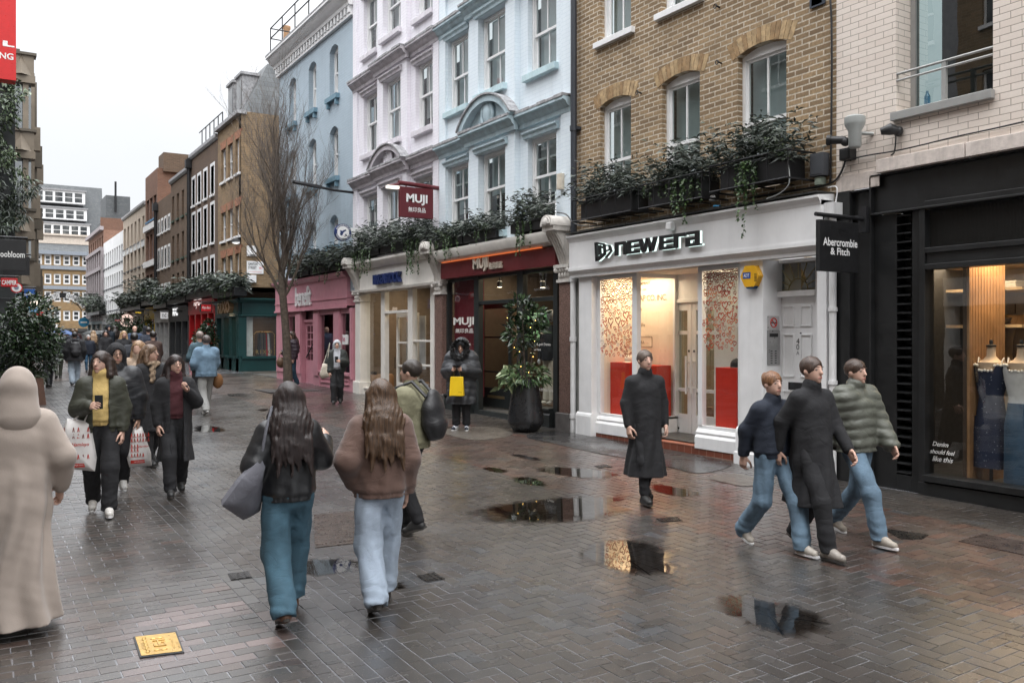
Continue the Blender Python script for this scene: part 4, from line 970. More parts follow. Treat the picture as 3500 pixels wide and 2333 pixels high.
MUR = M((.125, .02, .023), .4, var=.08, sc=2, stain=.1, name='dark_red_fascia')
DGR = M((.022, .026, .026), .4, var=.2, sc=3, name='charcoal_paint')
ms0, ms1 = FY(1907, 9.0), FY(1515, 9.0)
mz0, mz1 = Zf(1500, 993, 8.9), Zf(1869, 884, 8.9)
q = MB(); q.fb(R0, ms0, ms1, -.15, .16, mz0, mz1); mf = q.build('fascia', MUR, bl)
q = MB(); q.profile(R0, ms0-.0, ms1+.0, [(.0, mz1+.03), (.2, mz1+.03), (.3, mz1+.08), (.36, mz1+.2), (.36, mz1+.27), (.0, mz1+.33)]); q.build('shop_cornice', OFFW, bl, smooth=30)
q = MB(); q.fb(R0, ms0+.4, ms1-.1, .17, .2, mz1+.008, mz1+.018); q.build('light_strip', emit((1, .22, .06), .7), bl)
q = MB()
l0, lz = F(1621, 970, 8.93); hM = Zf(1621, 924, 8.93)-lz
text(q, lambda x, y, d: R0(l0-x, .19+d, lz+y), 'MUJI', width=l0-FY(1672, 8.93), height=hM, ext=.02, off=.035)
l1_, lz1_ = F(1676, 960, 8.93)
text(q, lambda x, y, d: R0(l1_-x, .19+d, lz1_+y), '無印良品', width=l1_-FY(1719, 8.93), height=hM*.5, ext=.02, off=.012)
q.build('lettering', M((.55, .48, .4), .5, name='champagne_metal'), mf)
mX = RF(9.14); zr = gz(9.1, 15.3)+.0
mtr = Zf(1630, 1073, 9.14); mhd = mz0
def post(x0, x1): return FY(x1, 9.14), FY(x0, 9.14)
P1, P2_, P3, P4 = post(1511, 1533), post(1622, 1638), post(1769, 1789), post(1893, 1908)
sill_z = Zf(1540, 1385, 9.14)
q = MB()
for a, b in (P1, P2_, P3, P4): q.fb(mX, a, b, -.1, .02, zr-.05, mhd)
q.fb(mX, P4[0], P2_[1], -.08, .0, mtr-.05, mtr+.03)
q.fb(mX, P4[0], P1[1], -.1, .0, mhd-.06, mhd)
q.profile(mX, P2_[1], P1[0], [(.1, zr-.05), (.1, sill_z-.12), (.07, sill_z-.08), (.12, sill_z-.03), (.12, sill_z), (-.1, sill_z), (-.1, zr-.05)])
q.profile(mX, P4[1], P3[0], [(.1, zr-.05), (.1, sill_z-.16), (.07, sill_z-.12), (.12, sill_z-.07), (.12, sill_z-.04), (-.1, sill_z-.04), (-.1, zr-.05)])
q.fb(mX, P3[1], P2_[0], -.8, .02, zr-.05, zr+.1)
q.build('shopfront', DGR, bl, bevel=.005)
g = MB()
g.quad(mX(P2_[1], -.03, sill_z), mX(P1[0], -.03, sill_z), mX(P1[0], -.03, mhd), mX(P2_[1], -.03, mhd))
g.quad(mX(P4[1], -.03, sill_z-.04), mX(P3[0], -.03, sill_z-.04), mX(P3[0], -.03, mtr), mX(P4[1], -.03, mtr))
g.quad(mX(P4[1], -.03, mtr+.03), mX(P2_[0], -.03, mtr+.03), mX(P2_[0], -.03, mhd-.06), mX(P4[1], -.03, mhd-.06))
split_build(g, 'shop_window', GLASS, bl, gap=0)
dq = MB(); ds1, ds0 = FY(1644, 9.6), FY(1745, 9.6); dX = RF(9.6); dt = mtr-.02; db_ = zr+.12
dq.fb(dX, ds0, ds0+.09, -.05, 0, db_, dt); dq.fb(dX, ds1-.09, ds1, -.05, 0, db_, dt); dq.fb(dX, ds0+.09, ds1-.09, -.05, 0, dt-.1, dt); dq.fb(dX, ds0+.09, ds1-.09, -.05, 0, db_, db_+.42)
for z in (1.15, 1.9): dq.fb(dX, ds0+.09, ds1-.09, -.04, -.01, z, z+.035)
do = dq.build('door', DGR, bl); g = MB(); g.quad(dX(ds0+.09, -.03, db_+.42), dX(ds1-.09, -.03, db_+.42), dX(ds1-.09, -.03, dt-.1), dX(ds0+.09, -.03, dt-.1)); g.build('pane', GLASSD, do)
g = MB(); g.fb(dX, ds0+.25, ds1-.3, .0, .006, db_+.2, db_+.26); g.build('letter_plate', M((.4, .3, .16), .4, .8, name='brass'), do)
q = MB(); q.box(9.3, 13.5, 12.7, 12.75, zr, mhd+.3); q.box(9.3, 13.5, 17.65, 17.7, zr, mhd+.3); q.box(13.45, 13.5, 12.7, 17.7, zr, mhd+.3, 0); q.box(9.3, 13.5, 12.7, 17.7, mhd+.25, mhd+.3, 2); q.box(9.25, 13.5, 12.7, 17.7, zr+.08, zr+.1, 1)
for z in (.55, 1.0, 1.45, 1.9):
 q.box(12.2, 12.6, 12.9, 17.4, z, z+.03, 3)
 for k in range(30): q.box(12.22, 12.5, 12.95+.147*k, 12.95+.147*k+.1, z+.03, z+.12+.1*rnd.random(), 4+k % 2)
q.build('shop_interior', [M((.10, .075, .055), .7, name='shop_wall'), M((.25, .16, .09), .5, name='oak_floor'), M((.4, .36, .3), .8, name='ceiling_board'), M((.16, .1, .05), .5, name='oak_shelf'), M((.3, .24, .16), .7, name='folded_linen'), M((.16, .13, .1), .7, name='folded_brown_linen')], bl)
lamp_area('shop_lamp', (10.3, 15.2, mhd+.2), 60, .8, 4, (1, .8, .55), parent=bl)
for i, x in enumerate((1708, 1787, 1855)):
 s_, z_ = F(x, 995, 9.9); q = MB(); q.lathe((9.9, s_, z_-.02), [(.055, -.14), (.06, -.02), (.03, 0)], 14, 0); q.tube([(9.9, s_, z_-.02), (9.9, s_, mhd+.25)], .012, 6, 0)
 q.lathe((9.9, s_, z_-.163), [(.05, 0), (.05, .003)], 12, 1)
 q.build('spotlight', [DGR, emit((1, .85, .6), 9)], bl)
q = MB(); q.fb(RF(9.32), P2_[1]-.1, P1[0]+.02, 0, .02, sill_z, mhd-.04); q.build('poster', M((.15, .012, .02), .5, var=.03, name='red_poster'), bl)
q = MB(); gr0, gr1 = F(1798, 1109, 10.6), F(1872, 1203, 10.6)
q.box(10.6, 10.64, gr1[0], gr0[0], gr1[1], gr0[1]); gp = newmat('photo_screen'); N, L = nt(gp); o_ = N.new('ShaderNodeOutputMaterial'); e_ = N.new('ShaderNodeEmission'); co = objco(N)
L.new(ramp(N, L, noise(N, L, co, 1.7, 2), [(.35, (.06, .16, .07)), (.5, (.25, .45, .2)), (.65, (.5, .68, .42))]), e_.inputs[0]); e_.inputs[1].default_value = .6; L.new(e_.outputs[0], o_.inputs[0])
tag(q.build('display_screen', gp), 'lit screen with a green landscape inside the dark red shop window', 'screen')
q = MB(); wt = lambda x, y, X: F(x, y, X)
def glass_text(x, y, wd, hpx, wpx, X=9.135, **kw):
 p = F(x, y, X); k = (X/(ST+(x-CX)/FP*CT))/FP
 text(q, lambda xx, yy, d: (X-.008-d, p[0]-xx, p[1]+yy), wd, height=hpx*k, width=p[0]-FY(x+wpx, X), **kw)
glass_text(1551, 1157, 'MUJI', 33, 71, off=.035); glass_text(1558, 1177, '無印良品', 16, 60, off=.012)
glass_text(1548, 1219, 'New MUJI Store', 9, 62, off=.012); glass_text(1548, 1230, 'Made with naturally', 5, 45)
glass_text(1817, 1222, 'New Kapok Denim', 12, 66, off=.012); glass_text(1817, 1236, 'Natural fabric', 7, 33, off=.01)
glass_text(1547, 1340, 'THE POWER', 8, 40, off=.008); glass_text(1822, 1372, 'POWER OF NATURE', 9, 70, off=.008)
q.build('window_lettering', M((.72, .7, .66), .5, name='white_vinyl'), bl)
q = MB(); p = F(1594, 1385, 9.13)
bs0, bs1 = FY(1488, 9.0), FY(1234, 9.0)
bz0, bz1 = Zf(1240, 1030, 8.93), Zf(1240, 975, 8.93)
q = MB(); q.fb(R0, bs0, bs1, -.15, .14, bz0, bz1+.12); bf = q.build('fascia', OFFW, lvh)
q = MB(); q.profile(R0, bs0, bs1, [(.0, bz1+.12), (.18, bz1+.12), (.26, bz1+.17), (.32, bz1+.27), (.32, bz1+.33), (.0, bz1+.4)]); q.profile(R0, bs0, bs1, [(.0, bz0-.06), (.18, bz0-.06), (.2, bz0), (.0, bz0+.03)]); q.build('shop_cornice', OFFW, lvh, smooth=30)
q = MB(); p = F(1283, 1013, 8.93); text(q, lambda x, y, d: R0(p[0]-x, .2+d, p[1]+y), 'BIRKENSTOCK', width=p[0]-FY(1373, 8.93), height=Zf(1283, 979, 8.93)-p[1], ext=.05, off=.03, sp=.95)
q.build('lettering', M((.015, .03, .12), .4, name='navy_letter'), bf)
bX = RF(9.15); zr2 = gz(9.1, 20.4); btr = Zf(1320, 1106, 9.15); brs = Zf(1250, 1362, 9.15)
q = MB(); PP = [(FY(b, 9.15), FY(a, 9.15)) for a, b in ((1234, 1247), (1305, 1318), (1397, 1413), (1474, 1488))]
for a, b in PP: q.fb(bX, a, b, -.1, .03, zr2-.05, bz0)
for i, j in ((0, 1), (2, 3)):
 a, b = PP[j][1], PP[i][0]; q.profile(bX, a, b, [(.03, zr2-.05), (.03, brs-.06), (.07, brs-.03), (.07, brs), (-.1, brs), (-.1, zr2-.05)]); q.fb(bX, a, b, -.1, .02, bz0-.08, bz0-.003)
a, b = PP[3][1], PP[2][0]
for z in (Zf(1420, 1204, 9.15), Zf(1420, 1286, 9.15)): q.fb(bX, a, b, -.06, .0, z-.02, z+.025)
q.fb(bX, PP[2][1], PP[1][0], -.1, .04, btr-.04, btr+.03); q.fb(bX, PP[2][1], PP[1][0], -.1, .0, bz0-.08, bz0-.003)
q.build('shopfront', OFFW, lvh, bevel=.005)
g = MB()
for i, j in ((0, 1), (2, 3)): g.quad(bX(PP[j][1], -.05, brs), bX(PP[i][0], -.05, brs), bX(PP[i][0], -.05, bz0-.08), bX(PP[j][1], -.05, bz0-.08))
g.quad(bX(PP[2][1], -.05, btr+.03), bX(PP[1][0], -.05, btr+.03), bX(PP[1][0], -.05, bz0-.08), bX(PP[2][1], -.05, bz0-.08)); split_build(g, 'shop_window', GLASS, lvh, gap=0)
dq = MB(); a, b = PP[2][1]+.02, PP[1][0]-.12; dX = RF(9.4)
for r_ in ((a, a+.1, zr2+.05, btr-.03), (b-.1, b, zr2+.05, btr-.03)): dq.fb(dX, r_[0], r_[1], -.05, 0, r_[2], r_[3])
for c, d in ((zr2+.05, zr2+.4), (1.15, 1.2), (1.75, 1.8), (btr-.13, btr-.03)): dq.fb(dX, a+.1, b-.1, -.05, 0, c, d)
do = dq.build('door', OFFW, lvh); g = MB(); g.quad(dX(a+.1, -.03, zr2+.4), dX(b-.1, -.03, zr2+.4), dX(b-.1, -.03, btr-.13), dX(a+.1, -.03, btr-.13)); g.build('pane', GLASS, do)
g = MB(); g.tube([dX(b-.05, .06, 1.1), dX(b-.05, .06, 1.4)], .012); g.build('handle', IRON, do)
q = MB(); q.box(9.3, 13, 17.9, 17.95, zr2, bz0+.3); q.box(9.3, 13, 22.9, 22.95, zr2, bz0+.3); q.box(12.95, 13, 17.9, 22.9, zr2, bz0+.3); q.box(9.3, 13, 17.9, 22.9, bz0+.25, bz0+.3, 2); q.box(9.25, 13, 17.9, 22.9, zr2+.02, zr2+.05, 1)
for z in (.9, 1.3, 1.7, 2.1, 2.5):
 q.box(12.5, 12.9, 18.1, 22.7, z, z+.03, 3)
 for k in range(20): q.ball((12.7, 18.3+.22*k, z+.07), (.1, .04, .04), 6, 4)
q.build('shop_interior', [M((.22, .17, .13), .7, name='shop_wall'), M((.3, .22, .14), .5, name='oak_floor'), M((.25, .22, .2), .8, name='ceiling_board'), M((.25, .16, .08), .5, name='oak_shelf'), M((.18, .08, .035), .6, name='brown_leather')], lvh)
lamp_area('shop_lamp', (10.4, 20.4, bz0+.2), 45, .8, 4, (1, .78, .52), parent=lvh)
tag(MB.build((lambda q: (q.fb(RF(9.75), PP[2][1]+.25, PP[1][0]-.02, 0, .02, 1.1, btr-.1), q)[1])(MB()), 'poster', M((.62, .6, .58), .6, name='pale_poster')), 'tall pale poster of a leg and shoe inside the shoe shop door', 'poster')
q = MB(); s_ = (PP[2][1]+PP[1][0])/2+.1; q.tube([(9.72, s_+.04, btr-.12), (9.72, s_+.02, 2.0), (9.72, s_, 1.62)], [.09, .06, .04], 8); q.ball((9.71, s_, 1.5), (.02, .05, .13), 8); q.build('poster_print', M((.13, .05, .035), .6, name='brown_print'), None).parent = None
tag(bpy.context.scene.objects['poster_print'], 'brown leg and shoe printed on the tall pale poster', 'print')
for i, (x, y, nm) in enumerate(((1282, 1318, 'stool'), (1318, 1316, 'stool'), (1440, 1345, 'stool'))):
 p = F(x, y, 9.55); q = MB(); q.lathe((9.55, p[0], zr2+.05), [(.2, 0), (.23, .1), (.22, p[1]-zr2-.1), (.18, p[1]-zr2-.05)], 18, 0);
 for k in range(2):
  c = (9.5, p[0]-.1+.16*k, p[1]+.03); q.ball(c, (.05, .12, .035), 8, 1); q.ball((c[0], c[1]-.02, c[2]+.035), (.055, .05, .03), 8, 1)
 tag(q.build('display_stool', [M((.3, .17, .09), .6, name='tan_leather'), M((.03, .022, .018), .6, name='dark_sandal')], smooth=50), ('tan leather stool with dark sandals at the far side of the shoe shop window', 'taller tan stool with sandals beside the shoe shop door', 'tan stool with sandals in the near shoe shop window')[i], 'stool', 'shoe display stools')
q = MB(); pp_ = F(1424, 1352, 9.14); text(q, lambda x, y, d: (9.13-d, pp_[0]-x, pp_[1]+y), 'We only sell kids\' styles online', width=pp_[0]-FY(1470, 9.14)); q.build('window_lettering', M((.75, .75, .73), .5, name='white_vinyl'), lvh)
BLUEB = brickm((.42, .51, .58), (.40, .49, .56), (.31, .39, .46), .225, .075, .008, .7, .6, .12, paint=1, name='blue_painted_brick')
BTRIM = M((.15, .26, .33), .6, var=.1, name='blue_sill_paint')
sB0, sB1 = 23.07, 30.1
bh = thing('blue_house', 'slate blue painted brick house with white dentil cornice above the pink shop', 'building', (9.1, 26.5, gz(9.1, 26)))
cR, cM, cL = W(1126.5, 1156), W(1055.6, 1081), W(992, 1012)
wdt = cR[1]-cR[0]; cM = (cM[0], cM[0]+wdt); cL = (cL[0], cL[0]+wdt)
fB = [(Zf(1130, 880), Zf(1130, 778)), (Zf(1130, 652), Zf(1130, 478)), (Zf(1130, 377), Zf(1130, 201))]
cz0, cz1 = 10.93, 11.6
hol = [(a, b, c, d, .16) for a, b in (cR, cM, cL) for c, d in fB]
mb = MB(); wall(mb, R0, sB0, sB1, 3.2, cz1, hol, .2); mb.box(9.1, 17, sB1-.02, sB1, .3, cz1); mb.build('wall', BLUEB, bh)
REDC = M((.25, .05, .04), .8, name='red_curtain')
for a, b in (cR, cM, cL):
 for k, (c, d) in enumerate(fB):
  w_ = sash(bh, R0, a, b, c, d-.01, -.15, WHITE, GLW, REDC if k == 0 else DARK, .9, None, 1, .1)
  q = MB(); q.fb(R0, a-.12, b+.12, -.15, .12, c-.14, c-.002); q.fb(R0, a-.04, a+.06, .0, .1, c-.3, c-.14); q.fb(R0, b-.06, b+.04, .0, .1, c-.3, c-.14); q.build('sill', BTRIM, w_)
q = MB(); H = cz1-cz0
q.fb(R0, sB0, sB1+.05, -.1, .1, cz0, cz0+H*.13)
nd = 26
for i in range(nd): s_ = sB0+.06+(sB1-sB0-.2)*i/(nd-1); q.fb(R0, s_, s_+.13, -.1, .14, cz0+H*.13, cz0+H*.42)
q.profile(R0, sB0, sB1+.12, [(-.1, cz0+H*.42), (.16, cz0+H*.42), (.18, cz0+H*.55), (.3, cz0+H*.66), (.38, cz0+H*.85), (.45, cz0+H*.9), (.45, cz0+H), (-.1, cz0+H)])
q.build('cornice', WHITE, bh, smooth=30)
q = MB(); q.fb(R0, sB0, sB1+.13, -3, .46, cz1+.002, cz1+.05); q.fb(R0, sB0, sB1+.1, -.3, -.1, cz1+.05, cz1+.3); q.build('roof', LEADW, bh)
q = MB()
for a in (24.2, 25.9):
 q.fb(R0, a, a+1.2, -2, -.5, cz1+.05, cz1+1.3, 0); q.fb(R0, a-.06, a+1.26, -2, -.44, cz1+1.3, cz1+1.4, 1); q.fb(R0, a+.1, a+1.1, -.5, -.48, cz1+.35, cz1+1.2, 2)
q.build('dormer', [WHITE, LEADW, GLASSD], bh)
q = MB()
for z in (cz1+.65, cz1+1.0): q.tube([R0(sB0, .3, z), R0(sB1, .3, z), R0(sB1, -1.5, z)], .022, 6)
for k in range(6): s_ = sB0+.3+(sB1-sB0-.3)*k/5; q.tube([R0(s_, .3, cz1), R0(s_, .3, cz1+1.0)], .02, 6)
q.build('railing', IRON, bh)
PINK = M((.56, .26, .31), .45, var=.06, sc=3, stain=.08, name='pink_paint')
pz0, pz1 = Zf(950, 1108, 9.0), Zf(946, 1022, 9.0); ps0, ps1 = sB0+.3, FY(946, 9.05); zr3 = gz(9.1, 26.5)
q = MB(); q.fb(R0, ps0, ps1, -.3, .1, pz0, pz1); q.profile(R0, ps0, ps1+.05, [(.0, pz1), (.12, pz1), (.22, pz1+.08), (.24, pz1+.15), (.0, pz1+.2)]); q.fb(R0, ps0, ps1+.02, -.2, .14, pz0-.0, pz0+.06); q.fb(R0, ps0, ps1+.02, -.2, .125, pz0+.28, pz0+.3)
pf = q.build('fascia', PINK, bh)
q = MB(); p = F(1012, 1070, 9.0); text(q, lambda x, y, d: R0(p[0]-x, .125+d, p[1]-.16+y), 'benefit', width=p[0]-FY(1066, 9.0), height=.62, ext=.02, off=.008, sp=.9, shear=.05); q.build('lettering', WHITE, pf)
pX = RF(9.05)
q = MB(); pil = [(FY(b, 9.05), FY(a, 9.05)) for a, b in ((946, 984), (1010, 1030), (1071, 1091), (1140, 1163), (1196, 1207))]
prs = Zf(1100, 1308, 9.05)
for a, b in pil: q.fb(pX, a, b, -.15, .0, zr3-.05, pz0); q.fb(pX, a+.05, b-.05, 0, .03, zr3+.3, pz0-.1)
for i in (0, 2, 3):
 a, b = pil[i+1][1], pil[i][0]; q.fb(pX, a, b, -.15, -.03, zr3-.05, prs); q.fb(pX, a, b, -.15, .04, prs-.05, prs+.03); q.fb(pX, a, b, -.1, -.02, pz0-.15, pz0)
 m_ = .1; q.fb(pX, a+m_, b-m_, -.03, .0, zr3+.12, zr3+.16); q.fb(pX, a+m_, b-m_, -.03, .0, prs-.2, prs-.16); q.fb(pX, a+m_, a+m_+.04, -.03, .0, zr3+.16, prs-.2); q.fb(pX, b-m_-.04, b-m_, -.03, .0, zr3+.16, prs-.2)
q.build('shopfront', PINK, bh)
g = MB()
for i in (0, 2, 3): a, b = pil[i+1][1], pil[i][0]; g.quad(pX(a, -.08, prs), pX(b, -.08, prs), pX(b, -.08, pz0-.15), pX(a, -.08, pz0-.15))
split_build(g, 'shop_window', glassm((.6, .5, .52), 1.2), bh, gap=0)
a, b = pil[2][1], pil[1][0]; dt = Zf(1040, 1140, 9.2); q = MB(); dX = RF(9.2)
q.fb(dX, a, a+.12, -.05, 0, zr3, dt); q.fb(dX, b-.12, b, -.05, 0, zr3, dt); q.fb(dX, a+.12, b-.12, -.05, 0, dt-.12, dt); q.fb(dX, a+.12, b-.12, -.05, 0, zr3, zr3+.75)
for k in (1, 2): s_ = a+.12+(b-a-.24)*k/3; q.fb(dX, s_-.015, s_+.015, -.04, -.005, zr3+.75, dt-.12)
for k in range(1, 5): z = zr3+.75+(dt-.87-zr3)*k/5; q.fb(dX, a+.12, b-.12, -.042, -.003, z-.015, z+.015)
q.fb(dX, a, b, -.05, .06, dt, dt+.08)
do = q.build('door', PINK, bh); g = MB(); g.quad(dX(a+.12, -.03, zr3+.75), dX(b-.12, -.03, zr3+.75), dX(b-.12, -.03, dt-.12), dX(a+.12, -.03, dt-.12)); g.quad(dX(a, -.03, dt+.08), dX(b, -.03, dt+.08), dX(b, -.03, pz0), dX(a, -.03, pz0)); g.build('pane', glassm((.45, .3, .32), 1.2), do)
q = MB(); q.tube([dX(b-.2, .05, 1.25), dX(a+.25, .05, 1.75)], .02); q.build('handle', IRON, do)
q = MB(); q.box(9.4, 12, 23.2, 29.9, zr3, pz1, 0); q.build('shop_interior', M((.2, .06, .08), .7, var=.4, sc=1.5, name='pink_shop_interior'), bh)
q = MB(); p = F(1184, 1199, 9.06); q.box(9.0, 9.05, p[0]-.18, p[0]+.18, p[1]-.14, p[1]+.14, 0); text(q, lambda x, y, d: (8.995-d, p[0]+.14-x, p[1]-.05+y), 'be', width=.2, mi=1, off=.01)
tag(q.build('shop_sign', [WHITE, M((.5, .1, .2), .5, name='pink_vinyl')]), 'small white be sign on the right pink pilaster', 'sign')
def win(root, fr, s0, s1, z0, z1, fm, gm, dn=.12, fw=.06, bars=(1, 1), n0=None, rev=None):
 """small far window: frame with bars (the window) and its pane"""
 q = MB(); n = -dn
 for e in ((s0, s0+fw, z0, z1), (s1-fw, s1, z0, z1), (s0+fw, s1-fw, z0, z0+fw), (s0+fw, s1-fw, z1-fw, z1)): q.fb(fr, e[0], e[1], n-.06, n, e[2], e[3])
 for i in range(1, bars[0]+1): s_ = s0+(s1-s0)*i/(bars[0]+1); q.fb(fr, s_-.018, s_+.018, n-.05, n-.01, z0+fw, z1-fw)
 for i in range(1, bars[1]+1): z_ = z0+(z1-z0)*i/(bars[1]+1); q.fb(fr, s0+fw, s1-fw, n-.05, n-.004, z_-.025, z_+.025)
 o = q.build('window', fm, root)
 q = MB(); q.quad(fr(s0+fw, n-.04, z0+fw), fr(s1-fw, n-.04, z0+fw), fr(s1-fw, n-.04, z1-fw), fr(s0+fw, n-.04, z1-fw)); q.build('pane', gm, o)
 if rev:
  q = MB(); t = .14
  q.fb(fr, s1, s1+t, -dn, .012, z0-.02, z1+t); q.fb(fr, s0-t, s0, -dn, .012, z0-.02, z1+t); q.fb(fr, s0, s1, -dn, .012, z1, z1+t); q.build('surround', rev, o)
 q = MB(); q.fb(fr, s0-.06, s1+.06, n, .08, z0-.1, z0-.003); q.build('sill', rev or fm, o)
 return o
GLF = newmat('far_glass'); N, L = nt(GLF); b_ = pbsdf(N, L, (.035, .04, .045), .06); b_.inputs['Specular IOR Level'].default_value = .8
co = objco(N); L.new(ramp(N, L, noise(N, L, co, .8, 3), [(.4, (.02, .024, .028)), (.65, (.11, .115, .115))]), b_.inputs['Base Color'])
def terrace(name, lab, x0, x1, ztop, wm, cols, rows, fm, gm=GLF, ww=.5, rev=None, bars=(1, 1), zb=3.2, depth=.18, holes=True, back=8, parapet=None, X=9.1):
 s1, s0 = FY(x0, X), FY(x1, X); fr = RF(X)
 t = thing(name, lab, 'building', (X, (s0+s1)/2, gz(X, s0)))
 cs = [s0+(s1-s0)*c for c in cols] if isinstance(cols, (list, tuple)) else [s0+(s1-s0)*(i+.5)/cols for i in range(cols)]
 w = (s1-s0)/len(cs)*ww
 hl = [(c-w/2, c+w/2, a, b) for c in cs for a, b in rows]
 mb = MB(); wall(mb, fr, s0, s1, zb, ztop, hl, depth, th=back); mb.box(X+.36, X+back, s0+.01, s1-.01, .2, ztop-.02); mb.build('wall', wm, t)
 for c in cs:
  for a, b in rows: win(t, fr, c-w/2, c+w/2, a, b, fm, gm, depth-.03, rev=rev, bars=bars)
 if parapet:
  q = MB(); q.profile(fr, s0, s1, [(-.4, ztop-.1), (.05, ztop-.1), (.12, ztop), (.12, ztop+.14), (-.4, ztop+.14)]); q.build('parapet', parapet, t)
 return t, s0, s1, fr, cs
BRN = brickm((.145, .09, .058), (.10, .064, .045), (.19, .15, .12), .225, .075, .012, .6, .9, .5, name='brown_brick')
BRN2 = brickm((.17, .11, .07), (.12, .08, .053), (.22, .17, .14), .225, .075, .012, .6, .9, .5, name='soot_brown_brick')
YEL2 = brickm((.33, .22, .12), (.22, .145, .08), (.34, .28, .2), .225, .075, .012, .6, .9, .6, name='corner_stock_brick')
REDB = brickm((.22, .11, .07), (.17, .085, .055), (.3, .22, .18), .225, .075, .012, .6, .9, .3, name='red_brick')
SLATE = brickm((.15, .16, .165), (.10, .11, .118), (.05, .05, .05), .3, .2, .015, .5, .6, .5, name='slate_tiles')
BEIGE = M((.50, .42, .34), .8, var=.1, stain=.3, sc=2, name='beige_stone')
WREND = M((.72, .73, .74), .7, var=.05, sc=1, stain=.1, name='white_render')
GREENP = M((.009, .045, .044), .4, var=.12, sc=2, stain=.1, name='dark_green_paint')
sc0, sc1 = 35.15, FY(745)
gt = Zf(824, 418, 9.1)
rr = lambda x, a, b: (Zf(x, b), Zf(x, a))
rows = [rr(812, 513, 632), rr(812, 742, 845), rr(812, 905, 1010)]
cbx = thing('corner_brick_building', 'yellow brick corner building with the dark green clothes shop at the side street', 'building', (9.1, 36, .5))
cc = [FY(764), FY(787), FY(813)]
hl = [(c-.38, c+.38, a, b) for c in cc for a, b in rows]
mb = MB(); wall(mb, R0, sc0, sc1, 3.9, gt, hl, .15, th=9); mb.build('wall', YEL2, cbx)
mb = MB(); fc = SF(sc0-.002); wall(mb, fc, 9.1, 19, 3.9, gt, [], .15); mb.build('side_wall', YEL2, cbx)
RUB = M((.33, .15, .085), .85, var=.3, sc=9, name='red_rubbed_brick')
for c in cc:
 for a, b in rows:
  w_ = win(cbx, R0, c-.38, c+.38, a, b, WHITE, GLF, .1); q = MB(); q.prism(R0, [(c-.42, b+.0), (c+.42, b), (c+.55, b+.32), (c-.55, b+.32)], -.05, .01); q.build('lintel', RUB, w_)
q = MB(); q.prism(R0, [(sc0, gt), (sc1, gt), (sc1, gt+.02), (sc0, gt+.02)], -.4, .15); q.fb(R0, sc0-.1, sc1, -.2, .18, gt-.12, gt+.03); q.build('gutter', LEADW, cbx)
q = MB(); q.hexa([R0(sc0, -.15, gt), R0(sc1, -.15, gt), R0(sc1, -9, gt), R0(sc0, -9, gt), R0(sc0+.5, -1.2, gt+2.2), R0(sc1, -1.2, gt+2.2), R0(sc1, -8, gt+2.2), R0(sc0+.5, -8, gt+2.2)])
q.build('mansard_roof', SLATE, cbx)
q = MB()
for s_ in (36.1, 37.5): q.fb(R0, s_, s_+.95, -1.6, -.3, gt+.2, gt+1.75, 0); q.fb(R0, s_+.12, s_+.83, -.3, -.28, gt+.4, gt+1.55, 1); q.fb(R0, s_-.08, s_+1.03, -1.7, -.22, gt+1.75, gt+1.86, 2)
q.build('dormer', [LEADW, GLF, LEADW], cbx)
q = MB(); q.fb(R0, 35.6, 36.4, -4.6, -1.8, gt+1.5, gt+3.1); q.build('chimney_stack', YEL2, cbx)
TERRA = M((.5, .3, .17), .85, var=.2, name='terracotta')
for k in range(5):
 q = MB(); q.lathe((9.1+2.1+.5*k, 36, gt+3.1), [(.17, 0), (.15, .1), (.13, .75), (.17, .8), (.17, .9)], 12); q.build('chimney_pot', TERRA, cbx, smooth=40)
gz_t, gz_b = Zf(824, 1061), Zf(824, 1117); zg = .5
gb = Zf(824, 1299)
q = MB()
for fr, a, b in ((R0, sc0, sc1), (fc, 9.1, 16)):
 q.fb(fr, a, b, -.2, .12, gz_b, gz_t-.15); q.profile(fr, a-.12, b, [(-.1, gz_t-.15), (.14, gz_t-.15), (.26, gz_t-.05), (.28, gz_t), (-.1, gz_t+.06)]); q.profile(fr, a-.1, b, [(-.1, gz_b-.05), (.14, gz_b-.05), (.17, gz_b), (.12, gz_b+.03), (-.1, gz_b+.03)])
 q.fb(fr, a, b, -.15, .1, zg-.2, Zf(824, 1256)-.02); q.fb(fr, a, b, -.15, .16, Zf(824, 1256)-.1, Zf(824, 1256))
X1, X2 = FYp(841, 1186, sc0-.02)[0], FYp(953, 1186, sc0-.02)[0]
q.fb(fc, 8.98, X1, -.15, .1, Zf(824, 1256), gz_b); q.fb(fc, X2, X2+.35, -.15, .1, Zf(824, 1256), gz_b); q.fb(fc, X2+2.4, 16, -.15, .1, Zf(824, 1256), gz_b)
for xa, xb in ((815, 826), (791, 800), (743, 749)): q.fb(R0, FY(xb), FY(xa), -.15, .1, zg-.2, gz_b)
q.fb(R0, FY(772), FY(765), -.15, .1, zg-.2, gz_b)
gsh = q.build('shopfront', GREENP, cbx)
q = MB(); wz = Zf(824, 1256)
q.quad(fc(X1, 0, wz), fc(X2, 0, wz), fc(X2, 0, gz_b), fc(X1, 0, gz_b)); q.quad(fc(X2+.35, 0, wz), fc(X2+2.4, 0, wz), fc(X2+2.4, 0, gz_b), fc(X2+.35, 0, gz_b))
for xa, xb in ((749, 765), (800, 815)): q.quad(R0(FY(xb), -.02, wz), R0(FY(xa), -.02, wz), R0(FY(xa), -.02, gz_b), R0(FY(xb), -.02, gz_b))
split_build(q, 'shop_window', GLASS, cbx)
q = MB(); q.fb(R0, FY(791), FY(772), -.5, -.45, zg-.2, gz_b); q.build('door', GREENP, cbx)
